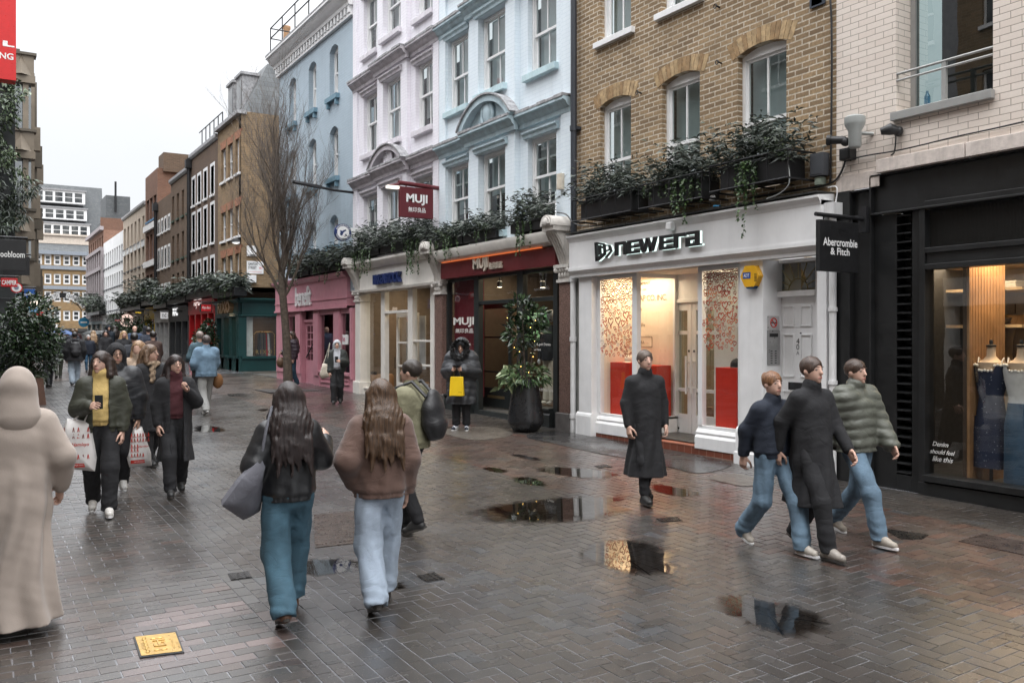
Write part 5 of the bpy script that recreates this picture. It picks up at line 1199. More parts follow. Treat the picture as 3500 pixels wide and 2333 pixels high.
q = MB(); q.box(9.3, 16, sc0+2.4, sc0+2.45, zg, gz_b+.3, 0); q.box(9.3, 16, sc0+.1, sc0+2.4, wz-.06, wz-.03, 0); q.box(9.3, 16, sc0+.1, sc0+2.4, gz_b+.2, gz_b+.25, 0); q.box(X1+.0, X1+.3, sc0+.1, sc0+.16, wz, gz_b, 1); q.build('shop_interior', [M((.09, .06, .045), .7, name='shop_wall'), M((.6, .58, .54), .7, name='pale_panel')], cbx)
lamp_area('shop_lamp', ((X1+X2)/2, sc0+1.1, gz_b+.1), 22, 2, .8, (1, .75, .5), parent=cbx)
t = thing('clothes_rail', 'brass clothes rail hung with garments in the green corner shop window', 'clothes rail', ((X1+X2)/2+.1, sc0+.8, wz))
ra, rb_ = FYp(868, 1, sc0+.8)[0], FYp(938, 1, sc0+.8)[0]; rz = FYp(870, 1173, sc0+.8)[1]
q = MB(); q.tube([(ra, sc0+.8, wz), (ra, sc0+.8, rz-.1), (ra+.1, sc0+.8, rz), (rb_-.1, sc0+.8, rz), (rb_, sc0+.8, rz-.1), (rb_, sc0+.8, wz)], .02, 8); q.build('rail', M((.45, .32, .14), .3, .9, name='brass'), t)
GC = [(.05, .045, .05), (.12, .09, .07), (.2, .17, .14), (.09, .08, .085), (.5, .02, .03), (.07, .06, .06), (.6, .58, .55), (.6, .58, .55), (.1, .08, .07)]
for k in range(14):
 x = ra+.2+(rb_-ra-.4)*k/13; c = GC[[0, 3, 1, 2, 0, 5, 1, 3, 4, 0, 6, 7, 0, 8][k]]; h = .85+.2*rnd.random()
 q = MB(); q.hexa([(x-.03, sc0+.55, rz-.1-h), (x+.03, sc0+.55, rz-.1-h), (x+.035, sc0+1.05, rz-.1-h), (x-.035, sc0+1.05, rz-.1-h), (x-.02, sc0+.7, rz-.08), (x+.02, sc0+.7, rz-.08), (x+.02, sc0+.9, rz-.08), (x-.02, sc0+.9, rz-.08)])
 q.tube([(x, sc0+.8, rz), (x, sc0+.8, rz-.1)], .006, 5); q.build('garment', M(c, .85, name='hanging_cloth'), t)
q = MB(); p0, p1 = FYp(874, 1248, sc0-.01), FYp(930, 1238, sc0-.01); text(q, lambda x, y, d: fc(p0[0]+x, .012+d, p0[1]+y), 'RIXO', width=p1[0]-p0[0], sp=1.5, off=.02); q.build('window_lettering', M((.35, .25, .12), .4, .6, name='gilt'), cbx)
q = MB(); s_ = FY(751, 8.9); text(q, lambda x, y, d: R0(s_-x, .2+d, gz_b+.12+y), 'RIXO', width=s_-FY(792, 8.9), height=.5, ext=.1, off=.03, sp=1.1); q.build('lettering', [M((.34, .22, .12), .4, .5, name='copper')], gsh)
t = thing('street_name_plate', 'white street name plate reading GANTON STREET W1 on the corner wall', 'street sign', (10, sc0, 4))
a, b = FYp(843, 973, sc0), FYp(900, 933, sc0)
q = MB(); q.fb(fc, a[0], b[0], .0, .03, a[1], b[1]); q.build('plate', WHITE, t)
q = MB(); wd = b[0]-a[0]; ht = b[1]-a[1]
text(q, lambda x, y, d: fc(a[0]+wd*.08+x, .034+d, a[1]+ht*.66+y), 'GANTON', width=wd*.55, height=ht*.22, off=.015); text(q, lambda x, y, d: fc(a[0]+wd*.08+x, .034+d, a[1]+ht*.36+y), 'STREET', width=wd*.5, height=ht*.22, off=.015)
q.build('lettering', BLACK, t)
q = MB(); text(q, lambda x, y, d: fc(a[0]+wd*.72+x, .034+d, a[1]+ht*.36+y), 'W1', width=wd*.2, height=ht*.2, off=.015); text(q, lambda x, y, d: fc(a[0]+wd*.08+x, .034+d, a[1]+ht*.1+y), 'CITY OF WESTMINSTER', width=wd*.8); q.build('red_lettering', RED, t)
for (x0, y0, x1, y1, lb_) in ((844, 980, 873, 1004, 'white alarm box under the GANTON STREET plate'), (831, 1016, 848, 1033, 'small cream junction box at the corner above the green shop'), (843, 880, 876, 914, 'blank white sign panel above the GANTON STREET plate')):
 p, r_ = FYp(x0, y1, sc0), FYp(x1, y0, sc0); q = MB(); q.fb(fc, p[0], r_[0], .0, .14 if y0 > 900 else .04, p[1], r_[1]); q.fb(fc, p[0]+.1, p[0]+.3, .0, .15, p[1]+.06, p[1]+.1); tag(q.build('wall_box', WHITE, bevel=.01), lb_, 'box')
zr = lambda x, *ab: [rr(x, a, b) for a, b in ab]
B7, a7, b7, f7, _ = terrace('brown_brick_house', 'dark brown brick house with white window surrounds above the red sunglasses shop', 652, 745, Zf(738, 512), BRN, [1-.12, 1-.34, 1-.57, 1-.82], zr(727, (606, 704), (738, 868), (920, 1000)), WHITE, GLF, ww=.42, rev=WHITE, parapet=LEADW)
B8, a8, b8, f8, _ = terrace('brown_brick_house', 'brown brick house with dark green windows above the grey cosmetics shop', 584, 652, Zf(652, 613), BRN2, 4, zr(644, (675, 765), (820, 910), (960, 1020)), M((.03, .06, .04), .5, name='green_paint'), GLF, ww=.45, bars=(1, 1), parapet=LEADW)
B9, a9, b9, f9, _ = terrace('low_brown_brick_house', 'lower brown brick house with small white sash windows above the white shop', 538, 584, Zf(582, 700), BRN2, 4, zr(575, (780, 822), (882, 948), (1012, 1055)), WHITE, GLF, ww=.42, rev=WHITE)
B10, a10, b10, f10, _ = terrace('red_brick_house', 'tall red brick building with bright blue windows and an arched top light', 497, 538, Zf(538, 612), REDB, [.2, .5, .8], zr(517, (715, 790), (840, 930), (975, 1035)), M((.04, .16, .3), .5, name='blue_paint'), GLASSD, ww=.7, bars=(1, 3))
q = MB()
for z in (Zf(517, 950), Zf(517, 825)): q.fb(f10, a10, b10, 0, .15, z, z+.35)
q.build('stone_band', WHITE, B10)
B11, a11, b11, f11, _ = terrace('beige_stone_building', 'beige stone building with vertical window strips and white panels', 421, 497, Zf(485, 742), BEIGE, 6, zr(450, (805, 880), (905, 960), (985, 1050)), M((.1, .1, .1), .5, name='dark_frame'), GLF, ww=.5, bars=(1, 2), parapet=LEADW)
q = MB()
for k in range(6):
 s_ = a11+(b11-a11)*(k+.5)/6
 for z0_, z1_ in ((Zf(450, 905)+.05, Zf(450, 882)),): q.fb(f11, s_-.45, s_+.45, 0, .06, z0_, z1_)
split_build(q, 'panel', WREND, B11)
B12, a12, b12, f12, _ = terrace('white_rendered_building', 'white rendered modern block with rows of narrow deep windows', 354, 421, Zf(421, 825), WREND, 9, zr(388, (890, 945), (975, 1020), (1060, 1098)), M((.08, .09, .1), .5, name='dark_frame'), GLF, ww=.55, bars=(0, 0), depth=.35)
B13, a13, b13, f13, _ = terrace('red_and_grey_building', 'dark red brick building with grey stone piers at the far end of the street', 303, 354, Zf(340, 835), REDB, 7, zr(328, (862, 900), (925, 955), (985, 1030), (1050, 1085)), M((.12, .12, .12), .5, name='dark_frame'), GLF, ww=.5)
q = MB()
for k in range(8): s_ = a13+(b13-a13)*k/7; q.fb(f13, s_-.22, s_+.22, 0, .2, 3.2, Zf(340, 905))
for z in (Zf(328, 845), Zf(328, 912), Zf(328, 975)): q.fb(f13, a13, b13, 0, .28, z, z+.3)
q.build('stone_pier', M((.3, .27, .28), .8, name='grey_stone'), B13)
for root, s_, z in ((B7, b7-.12, Zf(738, 512)), (B9, b9-.1, Zf(582, 700))):
 q = MB(); q.tube([R0(s_, .12, 3.5), R0(s_, .12, z)], .09, 8); q.fb(R0, s_-.16, s_+.16, 0, .28, z-.5, z-.1); q.build('downpipe', IRON, root)
q = MB()
for k in range(6): q.tube([R0(a7+.8*k, -.2, Zf(738, 512)), R0(a7+.8*k, -.2, Zf(738, 512)+1.1)], .025, 5)
q.tube([R0(a7, -.2, Zf(738, 512)+1.1), R0(a7+4.6, -.2, Zf(738, 512)+1.1)], .025, 5); q.build('roof_railing', IRON, B7)
q = MB(); q.fb(R0, a10-.2, a10+1.4, -8, -.3, Zf(538, 612)-.2, Zf(538, 612)+.9); q.build('chimney_stack', BRN2, B10)
def shop(root, xa, xb, yt, yb_, xm, col, pilx, gl=GLF, gm=None, n=.12):
 zt_, zb_ = Zf(xm, yt, 9.0), Zf(xm, yb_, 9.0); a, b = FY(xb), FY(xa); zz = gz(9.1, a)
 q = MB(); q.fb(R0, a+.01, b-.01, -.2, n, zb_, zt_-.1); q.profile(R0, a+.01, b-.01, [(-.1, zt_-.1), (n, zt_-.1), (n+.12, zt_), (-.1, zt_+.05)])
 for k in range(pilx): s_ = a+(b-a-.3)*k/(pilx-1); q.fb(R0, s_+.012, s_+.29, -.2, n-.03, zz-.1, zb_)
 q.fb(R0, a+.01, b-.01, -.2, n-.05, zz-.1, zz+.35)
 o = q.build('shopfront', col, root); q = MB(); q.quad(R0(a, -.1, zz+.35), R0(b, -.1, zz+.35), R0(b, -.1, zb_), R0(a, -.1, zb_)); q.build('shop_window', gl, root)
 return o, zb_, zt_, a, b
REDP = M((.50, .012, .016), .4, var=.08, name='red_paint')
o7, zb7, zt7, sa7, sb7 = shop(B7, 652, 743, 1062, 1110, 700, REDP, 5)
o8, zb8, zt8, sa8, sb8 = shop(B8, 584, 652, 1085, 1137, 615, M((.045, .048, .052), .5, name='charcoal_fascia'), 4)
o9, zb9, zt9, sa9, sb9 = shop(B9, 535, 584, 1100, 1140, 560, M((.5, .5, .5), .5, name='pale_grey_paint'), 4)
o10, zb10, zt10, sa10, sb10 = shop(B10, 499, 535, 1090, 1130, 515, M((.7, .5, .02), .45, name='yellow_paint'), 2)
o11, zb11, zt11, sa11, sb11 = shop(B11, 421, 497, 1108, 1140, 450, M((.04, .035, .03), .5, name='brown_black_fascia'), 4, gl=M((.3, .22, .13), .5, var=.6, sc=.8, name='painted_lit_window'))  # lit interior painted as warm mottled colour, nothing glows behind
o12, zb12, zt12, sa12, sb12 = shop(B12, 354, 421, 1112, 1145, 390, M((.28, .29, .3), .6, name='grey_fascia'), 4)
o13, zb13, zt13, sa13, sb13 = shop(B13, 303, 354, 1125, 1147, 328, M((.1, .14, .15), .6, name='slate_fascia'), 4, gl=M((.22, .2, .16), .5, var=.6, sc=.8, name='painted_lit_window'))  # window light again put into the colour
def letters(root, s1, z, wd, txt, n, m, h=None, **kw):
 q = MB(); text(q, lambda x, y, d: R0(s1-x, n+d, z+y), txt, width=wd, height=h, **kw); return q.build('lettering', m, root)
letters(o8, sb8-1.3, zb8+.3, 1.3, 'MAC', .15, emit((1, 1, 1), .9), .5, off=.03)
letters(o7, sb7-1.4, zb7+.25, 1.6, 'Ray-Ban', .15, emit((1, .9, .85), .9), .6, shear=.2)
letters(o10, sb10-.5, zb10+.3, 1.6, 'SUPER', .15, BLACK, .5)
def hang(name, lab, cat, x0, y0, x1, y1, X, m, txt=(), th=.08, bracket=True, Yd=None, wallX=9.1, rod=True):
 """projecting sign square to the wall, facing down the street"""
 Yd = FY(x1, X) if Yd is None else Yd
 a, b = FYp(x0, y1, Yd), FYp(x1, y0, Yd); fr = SF(Yd)
 t = thing(name, lab, cat, (b[0], Yd, b[1]))
 q = MB(); q.fb(fr, a[0], b[0], -th, 0, a[1], b[1]); q.build('panel', m, t, bevel=.006)
 if rod:
  q = MB()
  if wallX > b[0]: q.tube([fr(a[0]-.03, -th/2, b[1]+.06), fr(wallX, -th/2, b[1]+.06)], .025, 8); q.fb(fr, wallX-.03, wallX+.02, -th-.03, .03, b[1]-.1, b[1]+.2)
  else: q.tube([fr(wallX, -th/2, b[1]+.06), fr(b[0]+.03, -th/2, b[1]+.06)], .025, 8)
  for k in (.15, .85): s_ = a[0]+(b[0]-a[0])*k; q.tube([fr(s_, -th/2, b[1]), fr(s_, -th/2, b[1]+.06)], .01, 6)
  q.build('bracket', IRON, t)
 w_, h_ = b[0]-a[0], b[1]-a[1]
 for (s, fx, fy, fw_, fh, mm, kw) in txt:
  q = MB(); text(q, lambda x, y, d: fr(a[0]+w_*fx+x, .006+d, a[1]+h_*fy+y), s, width=w_*fw_, height=(h_*fh if fh else None), **kw); q.build('lettering', mm, t)
 return t, a, b, fr, Yd
WL = M((.78, .78, .76), .5, name='white_letter')
hang('hanging_sign', 'square red lit sign with white script in a black frame over the red shop', 'sign', 685, 1077, 725, 1105, 8.4, BLACK, [('Ray-Ban', .15, .3, .7, .4, WL, dict(shear=.25, off=.01))], th=.15)
t_, a_, b_, fr_s, Yd_ = hang('hanging_sign', 'square white sign reading nc beside the grey cosmetics shop', 'sign', 549, 1106, 575, 1128, 8.3, WHITE, [('nc', .2, .25, .55, .5, BLACK, {})], th=.12)
q = MB(); a, b = FYp(688, 1102, FY(725, 8.4)), FYp(722, 1080, FY(725, 8.4)); q.fb(SF(FY(725, 8.4)), a[0], b[0], .001, .004, a[1], b[1]);
bpy.data.objects['hanging_sign'].children[0]; q.build('face', REDP, bpy.data.objects['hanging_sign'])
hang('hanging_sign', 'black sign with glowing yellow words over the beige building shop', 'sign', 462, 1100, 484, 1113, 8.2, BLACK, [('Dr. Martens', .08, .3, .84, .4, emit((1, .65, .05), 1.2), {})], th=.12)
t = thing('round_shop_sign', 'round pale pink shop sign with a dark ring on a bracket', 'sign', (8.2, 62, 3.9)); p = FYp(433, 1134, 62); q = MB(); q.prism(SF(62), [(p[0]+.42*math.cos(math.pi*i/12), p[1]+.42*math.sin(math.pi*i/12)) for i in range(24)], 0, .1, 0); q.prism(SF(62), [(p[0]+.2*math.cos(math.pi*i/12), p[1]+.2*math.sin(math.pi*i/12)) for i in range(24)], .1, .11, 1); q.tube([SF(62)(p[0], -.05, p[1]+.5), SF(62)(9.1, -.05, p[1]+.5)], .03, 6, 1); q.build('disc', [emit((1, .72, .62), .8), M((.15, .07, .05), .5, name='dark_brown')], t)
hang('hanging_sign', 'small dark red batwing sign with white letters by the white block', 'sign', 393, 1131, 413, 1138, 8.2, REDP, [("LEVI'S", .12, .25, .76, .5, WL, dict(off=.02))], th=.1)
t = thing('round_shop_sign', 'round blue sign with white writing at the far right end of the street', 'sign', (7.6, 85, 3.6)); p = FYp(286, 1140, 85); q = MB(); q.prism(SF(85), [(p[0]+.42*math.cos(math.pi*i/12), p[1]+.42*math.sin(math.pi*i/12)) for i in range(24)], 0, .1, 0); q.fb(SF(85), p[0]-.26, p[0]+.26, .1, .11, p[1]-.06, p[1]+.06, 1); q.tube([SF(85)(p[0], -.05, p[1]-.2), SF(85)(9.1, -.05, p[1]-.2)], .03, 6, 1); q.build('disc', [M((.02, .2, .36), .5, name='blue_vinyl'), WL], t)
YE = 165.0; fe = SF(YE)
eb = thing('end_office_building', 'yellow brick office building with slate mansard closing the far end of the street', 'building', (12, YE, 0))
e = lambda x, y: FYp(x, y, YE)
exl, exr = e(60, 1186)[0], e(420, 1186)[0]
EBR = brickm((.36, .235, .11), (.27, .175, .085), (.34, .29, .22), .5, .2, .02, .4, .9, .6, name='office_brick')
yr = [(911, 945), (975, 1010), (1034, 1070), (1100, 1134)]
wx = [87+32.3*i for i in range(10)]
hl = []
for x in wx:
 for a, b in yr: hl.append((e(x, b)[0], e(x+24, a)[0], e(215, b)[1], e(215, a)[1]))
mb = MB(); wall(mb, fe, exl, exr, .3, e(215, 905)[1], hl, .3, th=10); mb.build('wall', EBR, eb)
for h in hl:
 q = MB(); a, b, c, d = h; fw = .22
 for r_ in ((a, a+fw, c, d), (b-fw, b, c, d), (a+fw, b-fw, c, c+fw), (a+fw, b-fw, d-fw, d), (a+fw, b-fw, (c+d)/2-.08, (c+d)/2+.08)): q.fb(fe, r_[0], r_[1], -.25, -.1, r_[2], r_[3])
 o = q.build('window', WHITE, eb); q = MB(); q.quad(fe(a, -.2, c), fe(b, -.2, c), fe(b, -.2, d), fe(a, -.2, d)); q.build('pane', GLF, o)
q = MB()
for y, n_ in ((905, .5), (955, .25), (1023, .15)): z = e(215, y)[1]; q.fb(fe, exl, exr, 0, n_, z-.25, z+.35)
q.build('lead_band', M((.26, .29, .33), .6, stain=.3, name='grey_lead'), eb)
zm = [e(215, y)[1] for y in (905, 870, 842, 655)]
q = MB(); mr = e(362, 1186)[0]
q.hexa([fe(exl, -.4, zm[0]), fe(exr, -.4, zm[0]), fe(exr, -9, zm[0]), fe(exl, -9, zm[0]), fe(exl, -1.5, zm[1]), fe(exr, -1.5, zm[1]), fe(exr, -9, zm[1]), fe(exl, -9, zm[1])])
q.hexa([fe(exl, -3, zm[2]), fe(mr, -3, zm[2]), fe(mr, -12, zm[2]), fe(exl, -12, zm[2]), fe(exl, -5.5, zm[3]), fe(mr, -5.5, zm[3]), fe(mr, -12, zm[3]), fe(exl, -12, zm[3])])
q.build('slate_roof', SLATE, eb)
q = MB(); q.fb(fe, exl, e(315, 1)[0], -9, -1.4, zm[1]+.01, zm[2]); q.fb(fe, exl, e(318, 1)[0], -9, -1.1, zm[2]+.002, zm[2]+.3); q.build('cream_storey', M((.62, .54, .46), .7, name='cream_render'), eb)
for (y0, y1, x1) in ((684, 727, 296), (745, 784, 302), (799, 842, 312)):
 a, b = e(x1, y1), e(100, y0); z0_, z1_ = e(215, y1)[1], e(215, y0)[1]; xs0, xs1 = e(118, 1)[0], e(x1, 1)[0]
 q = MB(); q.fb(fe, xs0, xs1, -6, -2.2, z0_, z1_); o = q.build('dormer_row', WHITE, eb)
 n = int((xs1-xs0)/1.35); q = MB()
 for i in range(n):
  s_ = xs0+.2+(xs1-xs0-.3)*i/n; w_ = (xs1-xs0)/n*.72
  for zz0, zz1 in ((z0_+.25, (z0_+z1_)/2-.05), ((z0_+z1_)/2+.05, z1_-.3)): q.fb(fe, s_, s_+w_, -2.3, -2.19, zz0, zz1)
 q.build('pane', GLF, o)
 q = MB(); q.fb(fe, xs0-.2, xs1+.2, -6, -2.0, z1_+.002, z1_+.25); q.build('lead_roof', LEADW, o)
q = MB(); a = e(215, 1161)[1]; q.fb(fe, exl, exr, .0, .3, a-.5, a); q.fb(fe, exl, exr, .0, .05, .3, a-.5); q.build('ground_floor', M((.06, .06, .058), .5, var=.4, sc=.5, name='dark_ground_floor'), eb)
tw = thing('slate_stair_tower', 'grey slate clad roof tower behind the right end of the street', 'building', (20, 150, 0)); ft = SF(140)
a, b = FYp(362, 771, 140), FYp(445, 712, 140); q = MB(); q.fb(ft, a[0], b[0], -6, 0, 3, b[1]); q.fb(ft, a[0]-.5, b[0]+.6, -6, .3, a[1]-1.5, a[1]-1); q.build('wall', SLATE, tw)
q = MB(); p = FYp(394, 765, 140); q.tube([ft(p[0], .3, p[1]), ft(p[0], .3, p[1]+4.5)], .15, 8); q.build('flue', IRON, tw)
q = MB(); p = FYp(395, 785, 139); q.fb(SF(139), p[0]-2, p[0]+1.5, -.3, 0, 4, p[1]); q.build('brick_flank', REDB, tw)
t = thing('street_name_plate', 'small white street name plate on the far brick office wall', 'street sign', (11, YE, 4)); a, b = e(177, 1157), e(196, 1147); q = MB(); q.fb(fe, a[0], b[0], .0, .1, a[1], b[1], 0); q.fb(fe, a[0]+.15, b[0]-.4, .1, .12, a[1]+.25, a[1]+.34, 1); q.build('plate', [WHITE, BLACK], t)
YA = 88.0; fa = SF(YA); A = lambda x, y: FYp(x, y, YA)
t = thing('welcome_arch', 'wrought iron arch sign across the street reading WELCOME TO CARNABY STREET', 'arch sign', (7, YA, 5))
pc_, pe = A(214, 1038), A(300, 1086); hw = pe[0]-pc_[0]; rise = pc_[1]-pe[1]; Ra = (hw*hw+rise*rise)/(2*rise); zc_ = pc_[1]-Ra; am = math.asin(hw/Ra)
pol = lambda r, a: fa(pc_[0]+r*math.sin(a), 0, zc_+r*math.cos(a))
q = MB()
for r in (Ra+.12, Ra-.62): q.tube([pol(r, -am*1.08+2.16*am*i/24) for i in range(25)], .045, 6)
for i in range(9): a = -am+2*am*i/8; q.tube([pol(Ra+.12, a), pol(Ra-.62, a)], .03, 5)
q.fb(fa, pc_[0]-.25, pc_[0]+.25, .05, .1, pc_[1]-.5, pc_[1]-.02); q.tube([pol(Ra-.3, am*1.05), fa(9.1, 0, pe[1]-.8)], .05, 6); q.tube([pol(Ra-.3, -am*1.05), fa(pc_[0]-hw-.6, 0, pe[1]-.8)], .05, 6); q.tube([fa(pc_[0]-hw-.6, 0, .4), fa(pc_[0]-hw-.6, 0, pe[1]-.3)], .07, 8); q.build('frame', IRON, t)
for sg, wd in ((-1, 'WELCOME TO'), (1, 'CARNABY STREET')):
 q = MB(); n = 12; a0, a1 = (.13, .97) if sg > 0 else (-.97, -.13)
 for i in range(n):
  p0, p1 = am*(a0+(a1-a0)*i/n), am*(a0+(a1-a0)*(i+1)/n); f2 = lambda r, a, d: fa(pc_[0]+r*math.sin(a), d, zc_+r*math.cos(a))
  q.add([f2(Ra-.02, p0, .02), f2(Ra-.02, p1, .02), f2(Ra-.5, p1, .02), f2(Ra-.5, p0, .02), f2(Ra-.02, p0, -.02), f2(Ra-.02, p1, -.02), f2(Ra-.5, p1, -.02), f2(Ra-.5, p0, -.02)], [(0, 1, 2, 3), (7, 6, 5, 4), (0, 4, 5, 1), (3, 2, 6, 7)])
 o = q.build('panel', WREND, t); q = MB(); L_ = am*(a1-a0)*(Ra-.25)
 text(q, lambda x, y, d: fa(pc_[0]+(Ra-.36+y)*math.sin(am*a0+(x+.08)/(Ra-.25)), .03, zc_+(Ra-.36+y)*math.cos(am*a0+(x+.08)/(Ra-.25))), wd, width=L_-.16, height=.24, off=.0); q.build('lettering', BLACK, o)
LBRN = brickm((.16, .10, .062), (.11, .07, .045), (.2, .16, .13), .225, .075, .012, .6, .9, .5, name='left_brown_brick')
def left_house(lab, X, s0, s1, ztop, wm, shopm, n, fm=WHITE):
 fr = LF(X); t = thing('opposite_house', lab, 'building', (X, (s0+s1)/2, 0), 'houses on the camera side'); w = (s1-s0)/n
 rows = [(3.9, 5.7), (6.9, 8.6), (9.7, 11.2), (12.4, 13.8)]; hl = [(s0+w*(i+.28), s0+w*(i+.72), a, b) for i in range(n) for a, b in rows if b < ztop-.4]
 mb = MB(); wall(mb, fr, s0, s1, 3.2, ztop, hl, .15, th=6); mb.build('wall', wm, t)
 for h in hl: win(t, fr, h[0], h[1], h[2], h[3], fm, GLF, .1)
 q = MB(); q.fb(fr, s0, s1, -.3, .15, 2.7, 3.4)
 for i in range(n+1): s_ = s0+(s1-s0-.3)*i/n; q.fb(fr, s_, s_+.3, -.3, .1, 0, 2.7)
 q.fb(fr, s0, s1, -.3, .05, 0, .5); q.build('shopfront', shopm, t)
 q = MB(); q.quad(fr(s0, -.1, .5), fr(s1, -.1, .5), fr(s1, -.1, 2.7), fr(s0, -.1, 2.7)); q.build('shop_window', GLF, t)
left_house('brown brick house on the camera side with white sash windows, behind the photographer', -2.7, -16, -5, 15, LBRN, DGR, 4)
left_house('brown brick house on the camera side level with the black shopfront', -2.7, -5, 4, 16, BRN, BLACK, 4)
left_house('yellow brick house on the camera side level with the white cap shop', -2.7, 4, 13, 14.5, YEL2, OFFW, 4)
left_house('painted grey house on the camera side level with the dark red shop', -2.7, 13, 22, 12.5, M((.3, .3, .31), .8, name='grey_render'), BLACK, 4)
left_house('dark brick house on the camera side level with the pink shop', -1.6, 22, 33, 12, BRN2, DGR, 5)
gw = thing('planted_wall_building', 'building at the left edge whose flank is covered in climbing plants', 'building', (0, 37, 0))
q = MB(); q.box(-8, 1.35, 37, 45, .3, 11.6); q.build('wall', DGR, gw)
BRZ = M((.20, .165, .125), .45, .35, var=.12, sc=1.5, name='bronze_cladding'); BRZD = M((.10, .085, .065), .45, .35, var=.1, name='dark_bronze_cladding')
YB = 45.8; fz_ = SF(YB); bz_ = lambda x, y: FYp(x, y, YB)
bb = thing('bronze_clad_building', 'modern bronze clad office building with faceted panels on the left side', 'building', (0, YB+5, 0))
xr = bz_(108, 1)[0]
q = MB(); q.box(-8, xr-.5, YB+.6, YB+14, .3, bz_(60, 205)[1]); q.box(-8, xr-.45, YB+.4, YB+13, bz_(60, 205)[1], bz_(60, 197)[1]); q.build('wall', BRZD, bb)
for yt, yb2 in ((228, 297), (489, 555), (760, 830), (930, 1010)):
 zt_, zb2 = bz_(90, yt)[1], bz_(90, yb2)[1]
 q = MB(); q.fb(fz_, -6, xr+.1, -.5, .0, zb2, zt_, 0)
 s_ = xr; k = 0
 while s_ > -4:
  q.add([fz_(s_-.0, .002, zb2), fz_(s_-.42, .34, zb2), fz_(s_-.84, .002, zb2), fz_(s_-.42, .002, zt_)], [(0, 1, 3), (1, 2, 3), (0, 2, 1)], k % 2); s_ -= .84; k += 1
 q.fb(fz_, -6, xr+.2, -.6, .12, zt_, zt_+.12, 1); q.fb(fz_, -6, xr+.15, -.6, .1, zb2-.35, zb2-.01, 0); q.build('spandrel', [BRZ, BRZD], bb)
 q = MB(); zw = zb2-.36; q.fb(fz_, -6, xr, -.4, -.38, zw-2.6, zw); q.build('window', glassm((.32, .42, .47), 3.2), bb)
 q = MB(); q.fb(fz_, xr-.35, xr-.12, -.5, -.05, zw-2.6, zw); q.fb(fz_, xr-1.6, xr-1.45, -.5, -.05, zw-2.6, zw); q.build('mullion', BRZ, bb)
for k, (yy, xx, dx) in enumerate(((52, 116, .3), (57, 124, .55), (63, 130, .8))):
 p = FYp(xx, 540, yy); q = MB(); q.box(-6, p[0], yy-.6, yy+4.5, .3, FYp(xx, (300, 330, 520)[k], yy)[1])
 for z in (4.5, 8, 11.5): q.box(-6, p[0]+.25, yy-.9, yy-.4, z, z+1.2)
 q.build('bay', BRZD if k % 2 else BRZ, bb)
lf = thing('left_far_terrace', 'pale rendered shop terrace far down the left side', 'building', (2, 75, 0))
for k, (yy, xx, yt, m_) in enumerate(((68, 118, 900, OFFW), (76, 122, 940, BRN2), (84, 125, 905, OFFW))):
 p = FYp(xx, yt, yy); q = MB(); q.box(-6, p[0], yy, yy+7.9, .3, p[1]); q.box(-6, p[0]+.15, yy+.2, yy+7.7, 2.9, 3.5); q.build('house_front', m_, lf)
def lsign(name, lab, x0, y0, x1, y1, Y, m, txt=(), th=.1, cat='sign', rod=True):
 return hang(name, lab, cat, x0, y0, x1, y1, 9, m, txt, th=th, Yd=Y, wallX=-1.6 if Y < 34 else -1, rod=rod)
lsign('projecting_sign', 'tall glossy red projecting sign at the top left corner', -60, 4, 55, 300, 30, M((.55, .012, .012), .35, var=.05, name='red_gloss'), [('NG', .5, .22, .42, .07, WL, dict(off=.02)), ('L', .6, .36, .35, .06, WL, dict(off=.06))], th=.5, rod=False)
lsign('hanging_sign', 'upper black hanging sign with bold white lowercase letters at the left edge', -40, 860, 90, 960, 25, BLACK, [('oobloom', .31, .42, .65, .2, WL, dict(off=.02))], th=.06)
lsign('hanging_sign', 'lower plain black hanging sign behind the lettered one', 10, 916, 101.5, 977, 27.5, M((.008, .008, .009), .4, name='black_sign'), [('. . . .', .2, .25, .6, .04, WL, {})], th=.06)
lsign('hanging_sign', 'red sign with white capital letters above the shrub at left', 3, 990, 60, 1018, 31, REDP, [('CAMPER', .05, .22, .9, .55, WL, dict(off=.03))], th=.08)
lsign('hanging_sign', 'square blue sign with white capitals above the shrub', 83, 1027, 120, 1067, 33.5, M((.01, .08, .3), .45, name='blue_sign'), [('OFFICE', -.08, .42, 1.0, .18, WL, dict(off=.02))], th=.08)
t = thing('round_shop_sign', 'round white and red shop sign half hidden by the shrub', 'sign', (1, 32, 4)); p = FYp(56, 1022, 32); f3 = SF(32); q = MB(); ring = lambda r: [(p[0]+r*math.cos(math.pi*i/12), p[1]+r*math.sin(math.pi*i/12)) for i in range(24)]
q.prism(f3, ring(.17), 0, .06, 0); q.prism(f3, ring(.135), .06, .065, 1); q.prism(f3, ring(.07), .065, .07, 2); q.tube([f3(-1, -.03, p[1]+.2), f3(p[0], -.03, p[1]+.2)], .02, 6, 2); q.build('disc', [REDP, WL, M((.2, .24, .3), .5, name='grey_blue')], t)
t = thing('lips_sign', 'small red and white open mouth sign hanging beyond the shrub', 'sign', (2, 36, 3)); p = FYp(141, 1115, 36); f3 = SF(36); q = MB()
q.prism(f3, [(p[0]+.14*math.cos(a)*(1+.2*math.cos(2*a)), p[1]+.08*math.sin(a)+.03) for a in [math.pi*i/8 for i in range(16)]], 0, .05, 0); q.prism(f3, [(p[0]-.07, p[1]+.0), (p[0]+.05, p[1]), (p[0]+.04, p[1]-.12), (p[0]-.02, p[1]-.15), (p[0]-.08, p[1]-.1)], .02, .07, 0)
q.fb(f3, p[0]-.08, p[0]+.08, .05, .06, p[1]+.03, p[1]+.055, 1); q.tube([f3(-1, 0, p[1]+.2), f3(p[0], 0, p[1]+.2), f3(p[0], 0, p[1]+.08)], .012, 6, 2); q.build('mouth', [REDP, WL, IRON], t)
